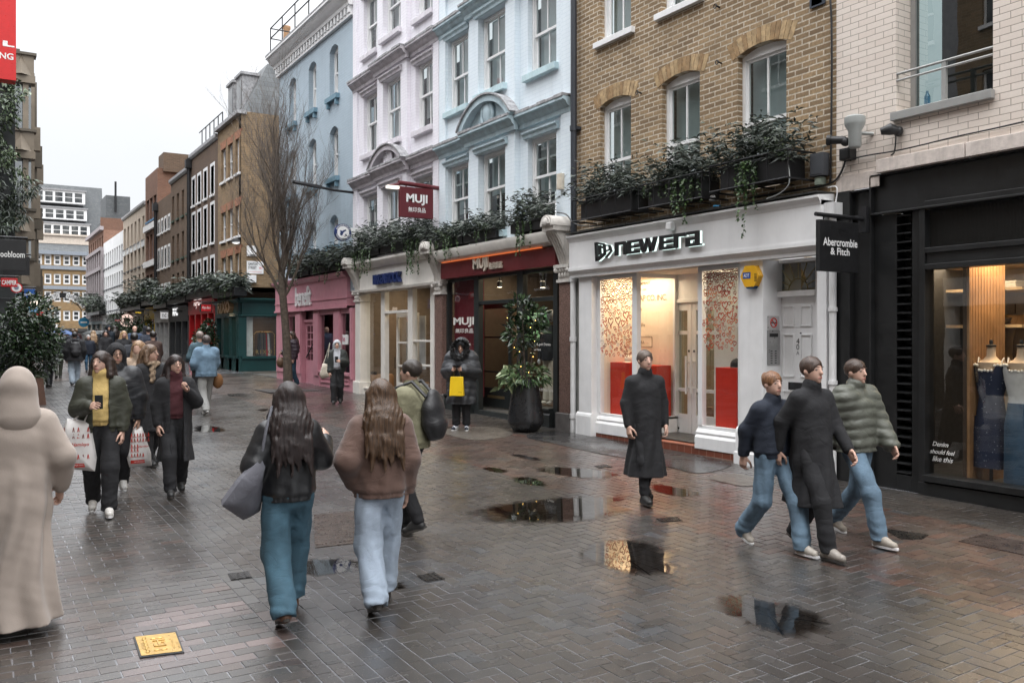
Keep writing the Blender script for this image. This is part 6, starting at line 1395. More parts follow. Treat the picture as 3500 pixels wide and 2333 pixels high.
t = thing('lit_window_sign', 'bright lit shop display beyond the shrub at left', 'sign', (1.6, 37, 3)); a, b = FYp(97, 1085, 36.9), FYp(131, 1066, 36.9); q = MB(); q.box(a[0], b[0], 36.85, 36.95, a[1], b[1], 0); q.box(a[0], b[0], 36.85, 36.95, a[1]-.22, a[1]-.002, 1); q.tube([(-1, 36.9, b[1]+.05), (b[0], 36.9, b[1]+.05)], .02, 6, 2); q.build('panel', [emit((1, .85, .72), 1.3), M((.1, .3, .55), .5, name='sky_blue'), IRON], t)
def leafmat(c1, c2, rough=.38, name='leaf'):
 m = newmat(name); N, L = nt(m); b = pbsdf(N, L, c1, rough); a = N.new('ShaderNodeAttribute'); a.attribute_name = 'tone'
 L.new(ramp(N, L, a.outputs['Fac'], [(0, c1), (1, c2)]), b.inputs['Base Color']); b.inputs['Specular IOR Level'].default_value = .6
 return m
LF_DARK = leafmat((.014, .022, .017), (.11, .135, .105), .45, 'dark_spiky_leaf')
LF_GRN = leafmat((.02, .04, .016), (.12, .16, .08), .45, 'green_leaf')
LF_GLOSS = leafmat((.010, .024, .010), (.05, .085, .035), .25, 'glossy_leaf')
LF_IVY = leafmat((.02, .05, .014), (.09, .15, .05), .4, 'ivy_leaf')
BARK = M((.085, .066, .05), .9, var=.35, sc=14, bmp=.6, bsc=50, name='bark')
def leaf_mesh(name, P, D, ln, wd, mat, parent, rs, droop=.25):
 """one bent two-quad leaf per base point P along direction D"""
 n = len(P); D = D/np.maximum(np.linalg.norm(D, axis=1, keepdims=True), 1e-6)
 r = rs.randn(n, 3); S_ = np.cross(D, r); S_ /= np.maximum(np.linalg.norm(S_, axis=1, keepdims=True), 1e-6)
 U = np.cross(S_, D); ln = np.asarray(ln).reshape(-1, 1)*np.ones((n, 1)); wd = np.asarray(wd).reshape(-1, 1)*np.ones((n, 1))
 dn = np.array([[0, 0, -1.0]])
 mid = P+D*ln*.5+dn*ln*droop*.25; tip = P+D*ln+dn*ln*droop
 V = np.stack([P, mid-S_*wd*.5+U*wd*.12, mid, mid+S_*wd*.5+U*wd*.12, tip], 1).reshape(-1, 3)
 f = np.array([[0, 2, 1, 1], [0, 3, 2, 2], [1, 2, 4, 4], [2, 3, 4, 4]])[:, :3]
 Fc = (np.arange(n)[:, None, None]*5+f[None]).reshape(-1, 3)
 if parent is not None: V = V-np.array(wloc(parent))[None]
 return npmesh(name, V, Fc, mat, parent, attr={'tone': np.repeat(np.clip(rs.rand(n)**1.6, 0, 1), 5)})
def spiky(rs, n_st, s0, s1, n0, n1, z, h, fr, per=16, spread=.35):
 P = []; D = []
 for i in range(n_st):
  s_ = rs.uniform(s0, s1); nn = rs.uniform(n0, n1); hh = h*rs.uniform(.55, 1.1)*(1-(.55 if s1-s0 < 2 else .2)*abs((s_-(s0+s1)/2)/max(.01, (s1-s0)/2))**2)
  dx, dy = rs.randn()*spread, rs.randn()*spread*.7+.12
  for k in range(per):
   v = (k+1)/per; p = (s_+dx*v*v*h, nn+dy*v*v*h*1.3, z+hh*(v-.22*v*v))
   a = rs.uniform(0, 6.283); e = rs.uniform(-.1, .9)
   q0 = np.array(fr(*p)); q1 = np.array(fr(p[0]+math.cos(a), p[1]+math.sin(a), p[2]+e)); P.append(q0); D.append(q1-q0)
 return np.array(P), np.array(D)
def trails(rs, k, s0, s1, n, z, ln, fr, step=.02):
 P = []; D = []
 for i in range(k):
  s_ = rs.uniform(s0, s1); nn = n+rs.uniform(-.04, .08); L_ = ln*rs.uniform(.35, 1.05); zz = z;
  while zz > z-L_:
   s_ += rs.randn()*.008; nn += rs.randn()*.004; zz -= step*rs.uniform(.6, 1.4)
   q0 = np.array(fr(s_, nn, zz)); q1 = np.array(fr(s_+rs.randn()*.7, nn+abs(rs.randn())*.6+.1, zz-.3+rs.randn()*.3)); P.append(q0); D.append(q1-q0)
 return np.array(P), np.array(D)
TROUGH = M((.012, .012, .013), .4, var=.2, name='black_trough', bmp=.05)
def window_box(lab, s0, s1, zb, n0=.06, n1=.42, h=.24, fh=.55, st=None, per=16, ivy=(), grn=0, fr=R0, group='planted window boxes over the shopfronts', seed=1, ll=.12, lw=.022, rail=True, low=False):
 t = thing('window_box', lab, 'planter', fr((s0+s1)/2, n0, zb), group)
 q = MB(); q.fb(fr, s0, s1, n0, n1, zb, zb+h)
 q.fb(fr, s0-.03, s1+.03, n1, n1+.02, zb+h-.04, zb+h)
 q.build('trough', TROUGH, t, bevel=.008)
 if rail:
  q = MB(); a, b = s0-.1, s1+.1
  for z in (zb-.03, zb+h+.02): q.tube([fr(a, n0-.06, z), fr(a, n1+.1, z), fr(b, n1+.1, z), fr(b, n0-.06, z)], .012, 6)
  for k in range(5): s_ = a+(b-a)*k/4; q.tube([fr(s_, n1+.1, zb-.03), fr(s_, n1+.1, zb+h+.02)], .008, 5); q.fb(fr, s_-.012, s_+.012, n0-.06, n1+.1, zb-.045, zb-.03)
  q.build('guard_rail', IRON, t)
 rs = np.random.RandomState(seed); st = int((st or int((s1-s0)*26))*1.9)
 P, D = spiky(rs, st, s0-.06, s1+.06, n0+.02, n1+.04, zb+h*.7, fh, fr, per)
 leaf_mesh('foliage', P, D, rs.uniform(.7, 1.35, len(P))*ll*1.2, lw*1.35, LF_DARK, t, rs, .45)
 if grn:
  P, D = spiky(rs, grn, s0, s1, n0+.05, n1+.08, zb+h*.6, fh*.75, fr, per); leaf_mesh('green_foliage', P, D, rs.uniform(.6, 1.2, len(P))*ll*.7, lw*1.5, LF_GRN, t, rs, .3)
 if ivy:
  PP, DD = zip(*[trails(rs, k, a, b, n1+.03, zb+h, L_, fr) for k, a, b, L_ in ivy]); P = np.concatenate(PP); D = np.concatenate(DD)
  leaf_mesh('ivy', P, D, rs.uniform(.5, 1.2, len(P))*.05, .045, LF_IVY, t, rs, .2)
 return t
z9 = lambda x, y, X=8.7: Zf(x, y, X); s9 = lambda x, X=8.7: FY(x, X)
q_ = 1.96
c9 = lambda a, b: (1900+a/q_, b/q_)
window_box('black trough of dark spiky plants under the left arched window of the yellow brick building', s9(2160), s9(1985), z9(2060, 775), h=.3, fh=.82, seed=1, n1=.4, st=64)
window_box('black trough with ivy under the middle arched window of the yellow brick building', s9(2400), s9(2215), z9(2260, 737), h=.3, fh=.8, seed=2, n1=.4, ivy=((14, s9(2400), s9(2310), .62), (5, s9(2330), s9(2220), .2)), st=60)
t3 = window_box('black trough with long ivy trails under the right arched window of the yellow brick building', s9(2690), s9(2462), z9(2560, 668), h=.3, fh=.88, seed=3, n1=.4, ivy=((9, s9(2590), s9(2515), .6), (3, s9(2580), s9(2550), 1.1)), grn=12, st=66)
q = MB(); p = (s9(2270, 8.68), z9(2240, 697, 8.68)); text(q, lambda x, y, d: R0(p[0]-.05-x, .423+d, p[1]+y), 'CARNABY', width=.17, off=.02); q.build('lettering', WL, bpy.data.objects['window_box.001'])
wz = mz1+.34
for i, (xa, xb, iv, lab, fh) in enumerate(((1480, 1585, ((16, 0, 1, .5),), 'trough with trailing green plants beside the left bracket of the dark red shop', .5), (1590, 1700, ((5, .1, .5, .25),), 'trough of dark spiky plants in the middle over the dark red shop', .55), (1752, 1862, ((8, .3, .7, .6),), 'bushy trough over the right end of the dark red shop', .8))):
 a, b = s9(xb, 8.85), s9(xa, 8.85); window_box(lab, a, b, wz, n0=-.0, n1=.3, h=.2, fh=fh, seed=10+i, ivy=[(k, a+(b-a)*u, a+(b-a)*v, L_) for k, u, v, L_ in iv], grn=14 if i != 1 else 4, rail=False, st=42)
wz = bz1+.42
for i, (xa, xb, iv, lab) in enumerate(((1215, 1300, ((16, .2, 1, .7),), 'trough with trailing ivy at the left end over the cream shoe shop'), (1305, 1385, ((3, .2, .6, .3),), 'trough of dark plants in the middle over the cream shoe shop'), (1390, 1462, ((15, .1, .9, .8),), 'trough with long ivy at the right end over the cream shoe shop'))):
 a, b = s9(xb, 8.85), s9(xa, 8.85); window_box(lab, a, b, wz, n0=.0, n1=.3, h=.2, fh=.8, seed=20+i, ivy=[(k, a+(b-a)*u, a+(b-a)*v, L_) for k, u, v, L_ in iv], grn=10, rail=False, st=46, ll=.14)
wz = pz1+.2
for i, (xa, xb, lab) in enumerate(((992, 1060, 'trough of plants over the left part of the pink shop'), (1065, 1130, 'trough of plants in the middle over the pink shop'), (1134, 1200, 'trough of plants over the right part of the pink shop'))):
 a, b = s9(xb, 8.85), s9(xa, 8.85); window_box(lab, a, b, wz, n0=.0, n1=.3, h=.2, fh=.75, seed=30+i, ivy=[(7, a, b, .5)], grn=14, rail=False, st=46, ll=.15, lw=.03)
for i, (xa, xb, zz, fh, lab) in enumerate(((748, 822, gz_t+.1, .9, 'long trough of grey green bushes over the green corner shop'), (655, 742, zt7+.05, .95, 'long trough of bushes over the red sunglasses shop'), (588, 650, zt8+.1, .9, 'long trough of bushes over the grey cosmetics shop'), (540, 584, zt9+.1, .9, 'long trough of bushes over the white nc shop'), (498, 536, zt10+.1, 1.7, 'tall bushes over the yellow shopfront'), (424, 494, zt11+.1, 1.1, 'long trough of bushes over the beige building shop'), (308, 350, zt13+.2, 2.0, 'bushes over the shops of the red and grey building'))):
 a, b = s9(xb, 8.85), s9(xa, 8.85); window_box(lab, a, b, zz, n0=.0, n1=.5, h=.35, fh=fh, seed=40+i, grn=int((b-a)*9), rail=False, st=int((b-a)*11), per=20, ll=.26, lw=.06, ivy=[(int((b-a)*2), a, b, .7)] if i < 1 else ())
fcx = lambda s, n, z: (s, sc0-n, z)
window_box('trough of trailing plants on the flank of the green corner shop', 10.6, 13.5, gz_t+.2, n0=.0, n1=.3, h=.25, fh=.8, seed=51, fr=fcx, grn=20, rail=False, st=30, per=16, ll=.2, lw=.04, ivy=[(8, 10.7, 13.2, .7)])
rs = np.random.RandomState(5); n = 9000
gx, gzz = rs.uniform(-3.2, 1.35, n), 5.7+(11.9-5.7)*rs.rand(n)
dep = .3+.35*np.sin(gx*2.1+gzz*1.3)+.3*np.sin(gzz*2.7-gx)+rs.rand(n)*.5
ed = 1.4+.3*np.sin(gzz*1.9)+.22*np.sin(gzz*5.3)+np.where(gzz < 8, .25, 0); gx = np.where(gx > .8, gx*(ed/1.4), gx)
P = np.stack([gx, 37-.1-np.clip(dep, 0, 1.2), gzz], 1); D = rs.randn(n, 3)*.6+np.array([[.15, -.8, -.2]])
cp = thing('climbing_plants', 'dense climbing plants covering the wall at the left edge of the photo', 'climbing plant', (0, 36.8, 5))
leaf_mesh('foliage', P, D, rs.uniform(.12, .26, n), .1, LF_GRN, cp, rs, .4)
m_ = gzz < 7.6; P2 = P[m_]+np.array([[.1, -.3, 0]]); leaf_mesh('spiky_foliage', P2, D[m_]+rs.randn(m_.sum(), 3)*.4, rs.uniform(.2, .4, m_.sum()), .05, LF_DARK, cp, rs, .5)
def bare_tree(base, lab):
 t = thing('bare_tree', lab, 'tree', base); rt = random.Random(11); TR = MB(); BR = MB(); TW = MB()
 def grow(mb, p, d, L_, r0, depth, seg=5):
  pts = [p]; rr_ = [r0]; d = d.normalized()
  for i in range(seg):
   d = (d+Vector((rt.gauss(0, .09), rt.gauss(0, .09), rt.gauss(.05, .06)))).normalized(); p = p+d*L_/seg; pts.append(p); rr_.append(r0*(1-.55*(i+1)/seg))
  mb.tube(pts, rr_, 8 if depth < 1 else (5 if depth < 3 else 3), cap=False); return pts, rr_, d
 B = Vector(base)
 tp = [B+Vector(v) for v in ((0, 0, -.05), (-.02, 0, .8), (-.06, .02, 1.7), (-.14, .02, 2.6), (-.2, .0, 3.3), (-.1, 0, 3.9))]
 TR.tube(tp, [.15, .125, .115, .105, .1, .09], 12)
 def rec(p, d, L_, r, depth):
  mb = BR if depth < 3 else TW
  pts, rr_, dd = grow(mb, p, d, L_, r, depth)
  if depth >= 5 or r < .0022: return
  nb = (6, 6, 5, 4, 4, 3)[depth]
  for k in range(nb):
   i = 1+int((len(pts)-1)*(k+.6)/nb*.999); i = min(i, len(pts)-1); az = rt.uniform(0, 6.283)
   perp = Vector((math.cos(az), math.sin(az), 0)); ang = rt.uniform(.3, .8) if depth > 0 else rt.uniform(.35, .6)
   nd = (dd*math.cos(ang)+perp*math.sin(ang)+Vector((0, 0, .3))).normalized()
   rec(pts[i], nd, L_*rt.uniform(.5, .78), max(rr_[i]*rt.uniform(.42, .6), .003), depth+1)
  rec(pts[-1], dd, L_*.62, rr_[-1], depth+1)
 for az, tilt, L_, r, z in ((2.6, .42, 1.75, .06, 2.6), (.1, .4, 1.95, .065, 3.3), (1.5, .27, 2.15, .075, 3.9), (4.2, .42, 1.7, .06, 3.0), (5.6, .48, 1.6, .05, 2.9), (3.4, .22, 2.25, .07, 3.8), (.9, .45, 1.65, .05, 2.7)):
  i = min(range(6), key=lambda j: abs(tp[j].z-B.z-z)); rec(tp[i], Vector((math.cos(az)*math.sin(tilt), math.sin(az)*math.sin(tilt), math.cos(tilt))), L_, r, 1)
 TR.build('trunk', BARK, t, smooth=60); BR.build('branches', BARK, t, smooth=60); TW.build('twigs', M((.125, .105, .09), .9, name='twig'), t)
gt_ = G(985, 1372); bare_tree((gt_[0], gt_[1], gt_[2]), 'tall leafless street tree in front of the pink shop')
q = MB(); q.box(gt_[0]-.75, gt_[0]+.75, gt_[1]-.75, gt_[1]+.75, gt_[2]-.02, gt_[2]+.006); tag(q.build('tree_pit', M((.03, .028, .026), .6, bmp=.6, bsc=60, name='tree_pit_grit')), kind='structure')
gp_ = G(1797, 1512); pz = gp_[2]; hp = 2976
pt = thing('plant_pot', 'tall black ribbed pot with a magnolia bush and fairy lights outside the dark red shop', 'planter', (gp_[0], gp_[1], pz))
prof = [];
for i in range(70):
 v = i/69; r = .20+.125*math.sin(min(1, v*5)*math.pi/2)*1.0-.115*max(0, v-.22)**1.15/(.78**1.15)+.0016*math.sin(v*220)
 prof.append((r, .93*v))
prof = [(.12, 0)]+prof+[(.19, .93), (.18, .85), (.0, .84)]
q = MB(); q.lathe((gp_[0], gp_[1], pz), prof, 40); q.build('pot', M((.014, .0145, .016), .32, var=.3, sc=5, bmp=.15, bsc=60, name='black_glazed_pot'), pt, smooth=50)
rs = np.random.RandomState(8); C = np.array(gp_)
def blob(n, c, r, rs):
 d = rs.randn(n, 3); d /= np.linalg.norm(d, axis=1, keepdims=True); k = .35+.65*rs.rand(n, 1)**.5; return np.array(c)+d*k*np.array(r), d
q = MB(); tops = []
for k in range(5):
 a = k*1.3; b_ = Vector((gp_[0]+.05*math.cos(a), gp_[1]+.05*math.sin(a), pz+.86)); tpp = Vector((gp_[0]+.25*math.cos(a), gp_[1]+.25*math.sin(a), pz+1.75+.1*k)); q.tube([b_, (b_+tpp)/2+Vector((.02*k-.04, .03, .05)), tpp], [.018, .014, .008], 6)
q.build('stem', BARK, pt, smooth=60)
PL = []; DL = []
for c, r, n in (((-.1, .05, 1.72), (.25, .27, .22), 120), ((.08, -.08, 2.02), (.25, .28, .22), 120), ((-.05, .08, 2.2), (.2, .22, .18), 80), ((.05, -.2, 1.8), (.16, .22, .17), 60), ((-.05, 0, 1.45), (.12, .13, .14), 16)):
 p, d = blob(n, C+np.array(c), r, rs); PL.append(p); DL.append(d+np.array([[0, 0, .35]])+rs.randn(n, 3)*.35)
leaf_mesh('magnolia_foliage', np.concatenate(PL), np.concatenate(DL), rs.uniform(.11, .2, sum(len(p) for p in PL)), .07, LF_GLOSS, pt, rs, .2)
p, d = blob(420, C+np.array((0, 0, 1.0)), (.38, .46, .2), rs); p[:, 2] = np.maximum(p[:, 2], pz+.86); leaf_mesh('underplanting', p, d+rs.randn(420, 3)*.4+np.array([[0, 0, .3]]), rs.uniform(.08, .17, 420), .045, LF_IVY, pt, rs, .5)
p = C+np.array((-.26, .12, .95))+rs.randn(24, 3)*np.array((.05, .1, .1)); leaf_mesh('variegated_leaves', p, rs.randn(24, 3)*.6+np.array([[-.6, 0, -.1]]), rs.uniform(.16, .26, 24), .12, leafmat((.1, .16, .07), (.32, .36, .2), .4, 'variegated_leaf'), pt, rs, .4)
q = MB()
for k in range(12): v = k/12; a = k*1.9; q.ball((gp_[0]+.22*math.cos(a)*(.5+v)-.05, gp_[1]+.25*math.sin(a)*(.5+v), pz+1.0+1.15*v+rnd.uniform(-.05, .05)), .007, 6)
q.build('fairy_light', emit((1, .62, .15), 6), pt)
def tub(lab, base, w, h, bush, nl, ll, boxm, lights=False, name='planter', seed=1):
 t = thing(name, lab, 'planter', base); x, y, z = base; q = MB()
 q.hexa([(x-w/2, y-w/2, z), (x+w/2, y-w/2, z), (x+w/2, y+w/2, z), (x-w/2, y+w/2, z), (x-w*.44, y-w*.44, z+h), (x+w*.44, y-w*.44, z+h), (x+w*.44, y+w*.44, z+h), (x-w*.44, y+w*.44, z+h)]); q.build('tub', boxm, t)
 rs = np.random.RandomState(seed); q = MB()
 for k in range(4): q.tube([(x+.05*k-.08, y, z+h-.05), (x+.15*(k-1.5), y+.05*k, z+h+bush[1]*.5)], [.03, .012], 6)
 q.build('stem', BARK, t); P = []; D = []
 for k in range(9):
  c = (x+rs.uniform(-.5, .5)*bush[0], y+rs.uniform(-.5, .5)*bush[0], z+h+bush[1]*rs.uniform(.25, .85)); p, d = blob(nl//9, c, (bush[0]*.42, bush[0]*.42, bush[1]*.24), rs); P.append(p); D.append(d+rs.randn(len(p), 3)*.5+np.array([[0, 0, .25]]))
 P = np.concatenate(P); leaf_mesh('foliage', P, np.concatenate(D), rs.uniform(.6, 1.2, len(P))*ll, ll*.42, LF_GLOSS, t, rs, .2)
 p, d = blob(nl//6, (x, y, z+h), (w*.55, w*.55, .22), rs); leaf_mesh('underplanting', p, d, ll*.8, ll*.3, LF_GRN, t, rs, .6)
 if lights:
  q = MB()
  for k in range(40): q.ball((x+rs.randn()*.3, y-bush[0]*.4+rs.randn()*.15, z+h+bush[1]*rs.uniform(.3, .85)), .012, 6)
  q.build('fairy_light', emit((1, .75, .4), 5), t)
 return t
g_ = G(96, 1424)
tub('rust brown planter with a big dark glossy shrub at the left edge', (g_[0]-.16, g_[1]+.5, g_[2]), 1.1, .66, (1.08, 2.05), 5600, .13, M((.10, .048, .03), .7, var=.3, sc=4, stain=.4, name='rusted_steel'))
for lab, X_, Y_, h, b_, sd in (('potted bush in front of the red sunglasses shop', 8.3, FY(700, 8.3), .8, (.62, 1.25), 2), ('potted bush outside the beige building shop', 8.2, FY(465, 8.2), .8, (1.3, 2.0), 3), ('potted bush outside the white rendered block', 8.2, FY(396, 8.2), .8, (1.5, 2.1), 4)):
 tub(lab, (X_, Y_, gz(X_, Y_)), .8, h, b_, 1300, .16, M((.02, .02, .02), .5, name='black_tub'), seed=sd)
Yaf = FY(2957, 9.05)
t, a, b, fr, _ = hang('hanging_sign', 'square black hanging sign with white serif words by the black shopfront', 'sign', 2800, 802, 2936, 964, 9, BLACK, [], th=.05, Yd=Yaf, wallX=9.06)
q = MB(); w_, h_ = b[0]-a[0], b[1]-a[1]
def serif(q, fn, s, wd, ht, mi=0):
 """lettering with added slab serifs: thin feet under and over each stem"""
 V, Fs = text_geo(s, off=.022); xs = [v[0] for v in V]; ys = [v[1] for v in V]; x0, x1, y0, y1 = min(xs), max(xs), min(ys), max(ys); kx, ky = wd/(x1-x0), ht/(y1-y0)
 text(q, fn, s, width=wd, height=ht, off=.022)
 vv = sorted(set((round(v[0], 2)) for v in V if v[1] < y0+.25*(y1-y0)))
 for ch in range(len(s)):
  pass
serif(q, lambda x, y, d: fr(a[0]+w_*.09+x, .004+d, a[1]+h_*.5+y), 'Abercrombie', w_*.86, h_*.16)
serif(q, lambda x, y, d: fr(a[0]+w_*.27+x, .004+d, a[1]+h_*.33+y), '& Fitch', w_*.48, h_*.14); q.build('lettering', WHITE, t)
Ym = 17.75
MAR = M((.115, .016, .022), .4, var=.05, name='maroon_enamel')
t = thing('hanging_sign', 'maroon hanging sign with white capitals and characters on a maroon bracket at the lilac house', 'sign', (8, Ym, 5)); fr = SF(Ym); a, b = FYp(1368, 779, Ym), FYp(1481, 686, Ym)
q = MB(); q.fb(fr, a[0], b[0], -.1, 0, a[1], b[1]); q.build('panel', MAR, t, bevel=.006)
p = FYp(1513, 680, Ym); q = MB(); zz = FYp(1440, 677, Ym)[1]; q.tube([fr(a[0]-.02, -.05, zz+.05), fr(p[0]+.2, -.05, zz)], .05, 10); q.fb(fr, p[0]+.05, p[0]+.14, -.12, .03, zz-.35, zz+.12); q.tube([fr(a[0]-.28, -.05, b[1]-.02), fr(a[0]+.1, -.05, b[1]+.08)], .03, 8)
for k in (.2, .85): q.tube([fr(a[0]+(b[0]-a[0])*k, -.05, b[1]), fr(a[0]+(b[0]-a[0])*k, -.05, zz)], .012, 6)
q.build('bracket', MAR, t, smooth=40)
q = MB(); w_, h_ = b[0]-a[0], b[1]-a[1]; text(q, lambda x, y, d: fr(a[0]+w_*.18+x, .004+d, a[1]+h_*.42+y), 'MUJI', width=w_*.64, height=h_*.36, off=.035); text(q, lambda x, y, d: fr(a[0]+w_*.24+x, .004+d, a[1]+h_*.18+y), '無印良品', width=w_*.52, height=h_*.17, off=.012); q.build('lettering', WHITE, t)
q = MB(); q.fb(fr, a[0]-.3, a[0]-.02, -.11, -.0, b[1]-.06, b[1]-.0); q.build('lamp', emit((1, .95, .85), 1.3), t)
Yr = 22.2; t = thing('round_shop_sign', 'round white sign with navy ring and foot emblem over the pink shop', 'sign', (8, Yr, 4.8)); fr = SF(Yr); p = FYp(1173, 833, Yr); r_ = (FYp(1201, 833, Yr)[0]-FYp(1145, 833, Yr)[0])/2
NAVY = M((.015, .035, .13), .4, name='navy_vinyl'); q = MB(); cir = lambda r: [(p[0]+r*math.cos(math.pi*i/24), p[1]+r*math.sin(math.pi*i/24)) for i in range(48)]
q.prism(fr, cir(r_), -.08, 0, 1); q.prism(fr, cir(r_*.72), 0, .003, 0); q.prism(fr, cir(r_*.99), -.09, -.081, 0)
q.fb(fr, p[0]+r_, p[0]+r_+.45, -.06, -.02, p[1]-.12, p[1]+.14, 0); q.build('disc', [WHITE, NAVY], t)
q = MB()
foot = [(-.5, .28), (-.1, .2), (.12, .36), (.42, .42), (.46, .25), (.2, .1), (.02, -.06), (-.12, -.42), (-.34, -.5), (-.5, -.3), (-.42, .0)]
q.prism(fr, [(p[0]+x*r_*.8, p[1]+y*r_*.8) for x, y in foot], .003, .006, 1)
q.fb(fr, p[0]+r_*.2, p[0]+r_*.42, .003, .006, p[1]-r_*.32, p[1]-r_*.24, 1); q.fb(fr, p[0]+r_*.27, p[0]+r_*.35, .003, .006, p[1]-r_*.4, p[1]-r_*.16, 1)
for wd, a0, a1, up in (('BIRKENSTOCK', 2.75, .4, 1), ('TRADITION SINCE 1774', -2.9, -.24, -1)):
 V, Fs = text_geo(wd, off=.01); xs = [v[0] for v in V]; ys = [v[1] for v in V]; W_ = max(xs)-min(xs); H_ = max(ys)-min(ys); vs = []
 for v in V: u = (v[0]-min(xs))/W_; h = (v[1]-min(ys))/H_; an = a0+(a1-a0)*u; rr = r_*(.76+.18*h) if up > 0 else r_*(.94-.18*h); vs.append(fr(p[0]+rr*math.cos(an), .004, p[1]+rr*math.sin(an)))
 q.add(vs, Fs, 0)
q.build('lettering', [WHITE, NAVY], t)
def bracket_lamp(lab, s, z, X0, reach, droop, fr_w=R0, dirn=(0, 0)):
 t = thing('street_lamp', lab, 'street lamp', fr_w(s, 0, z), 'wall mounted street lamps'); q = MB(); q.tube([fr_w(s, 0, z), fr_w(s, reach*.35, z+.02), fr_w(s, reach*.6, z+droop*.5)], .035, 8); q.fb(fr_w, s-.08, s+.08, 0, .03, z-.2, z+.12); q.build('arm', IRON, t, smooth=50)
 q = MB(); q.hexa([fr_w(s-.07, reach*.55, z+droop*.4-.03), fr_w(s+.07, reach*.55, z+droop*.4-.03), fr_w(s+.12, reach, z+droop-.02), fr_w(s-.12, reach, z+droop-.02), fr_w(s-.05, reach*.55, z+droop*.4+.05), fr_w(s+.05, reach*.55, z+droop*.4+.05), fr_w(s+.07, reach, z+droop+.04), fr_w(s-.07, reach, z+droop+.04)]); q.build('head', IRON, t); return t
p = F(1213, 698); bracket_lamp('black flat street lamp on an arm at the edge of the blue house', p[0], p[1], 9.1, 1.75, .14)
p = F(2810, 30); t = bracket_lamp('black wall lamp bracket with a 9 plate at the top of the yellow brick wall', p[0]+.06, p[1]+.12, 9.1, 1.0, .35)
q = MB(); q.fb(R0, p[0]-.06, p[0]+.17, .01, .03, p[1]-.1, p[1]+.2, 0); text(q, lambda x, y, d: R0(p[0]+.04-x, .034+d, p[1]+.02+y), '9', height=.09, mi=1, off=.01); q.build('plate', [M((.03, .04, .06), .4, name='blue_black_enamel'), WHITE], t)
t = thing('street_lamp', 'white dome street lamp on the wall of the corner brick building', 'street lamp', (8.3, 35.6, 5.4), 'wall mounted street lamps'); p = FYp(818, 868, 35.6); q = MB(); q.lathe((p[0], 35.6, p[1]), [(.34, 0), (.3, .12), (.12, .2), (.05, .3)], 16, 0); q.lathe((p[0], 35.6, p[1]-.05), [(.2, 0), (.28, .04)], 16, 1); q.build('dome', [IRON, emit((1, 1, 1), 1.0)], t); q = MB(); q.tube([(p[0], 35.6, p[1]+.3), (p[0], 35.6, p[1]+.6), (9.1, 35.6, p[1]+.6)], .03, 6); q.build('arm', IRON, t)
GREYC = M((.36, .38, .37), .4, var=.05, name='grey_casting')
p = F(2922, 490, 8.9); t = thing('cctv_camera', 'grey dome camera column with a black bullet camera on the cream brick wall', 'camera', R0(p[0], .2, p[1]))
c = (8.9, p[0], p[1]); q = MB(); q.lathe((c[0], c[1], c[2]-.19), [(.06, 0), (.075, .02), (.075, .2), (.115, .27), (.12, .3), (.12, .36), (.09, .38)], 18); q.tube([(8.9, p[0]-.03, p[1]-.02), (9.1, p[0]-.1, p[1]-.02)], .022, 8); q.build('housing', GREYC, t, smooth=45)
q = MB(); q.ball((8.87, p[0]+.11, p[1]-.1), .055, 12); q.tube([(8.87, p[0]+.11, p[1]-.08), (8.8, p[0]+.26, p[1]-.06)], [.045, .05], 12); q.tube([(8.8, p[0]+.26, p[1]-.06), (8.78, p[0]+.3, p[1]-.055)], [.062, .066], 12); q.build('bullet_camera', BLACK, t, smooth=45)
def wbox(lab, x0, y0, x1, y1, d, m, name='junction_box', X=9.1):
 a, b = F(x1, y1, X-d), F(x0, y0, X-d); z0_ = F((x0+x1)/2, y1, X-d)[1]; z1_ = F((x0+x1)/2, y0, X-d)[1]; q = MB(); q.fb(RF(X), a[0], b[0], 0, d, z0_, z1_); q.fb(RF(X), a[0]+.02, b[0]-.02, d, d+.006, z0_+.02, z1_-.02); return tag(q.build(name, m, bevel=.006), lab, 'box')
wbox('black junction box below the camera on the cream brick wall', 2868, 545, 2905, 585, .12, BLACK)
wbox('dark grey utility box on the right edge of the yellow brick wall', 2768, 562, 2812, 640, .13, M((.075, .08, .09), .5, var=.06, name='grey_enamel'), 'utility_box')
wbox('small pale green box under the grey utility box', 2784, 644, 2806, 670, .1, M((.34, .4, .33), .6, name='pale_green_plastic'))
wbox('cream alarm box with lettering on the pale blue house beside the pipe', 1902, 632, 1918, 686, .12, M((.62, .56, .46), .5, name='cream_plastic'), 'alarm_box')
p = F(3055, 487, 9.0); t = thing('floodlight', 'small black spotlight on the cream brick wall below the big window', 'lamp', R0(p[0], .1, p[1])); q = MB(); q.tube([R0(p[0]-.05, .02, p[1]), R0(p[0]+.02, .14, p[1]+.02), R0(p[0]+.1, .2, p[1]-.0)], [.03, .07, .04], 12); q.ball(R0(p[0]-.02, .05, p[1]), .06, 10); q.build('head', BLACK, t, smooth=50)
def cable(lab, pts, r=.011, X=9.07, m=BLACK, name='cable'):
 q = MB(); P = [Vector((X, *F(x, y, X))) for x, y in pts]; o = []
 for i in range(len(P)-1):
  for k in range(4):
   u = k/4; a0, a1, a2, a3 = P[max(i-1, 0)], P[i], P[i+1], P[min(i+2, len(P)-1)]
   o.append(.5*((2*a1)+(a2-a0)*u+(2*a0-5*a1+4*a2-a3)*u*u+(3*a1-a0-3*a2+a3)*u**3))
 o.append(P[-1]); q.tube(o, r, 6); return tag(q.build(name, m, smooth=60), lab, 'cable')
cable('black cable running down the right edge of the yellow brick wall', [(2838, 40), (2842, 110), (2843, 250), (2842, 420), (2840, 560), (2838, 655), (2830, 668)], .014)
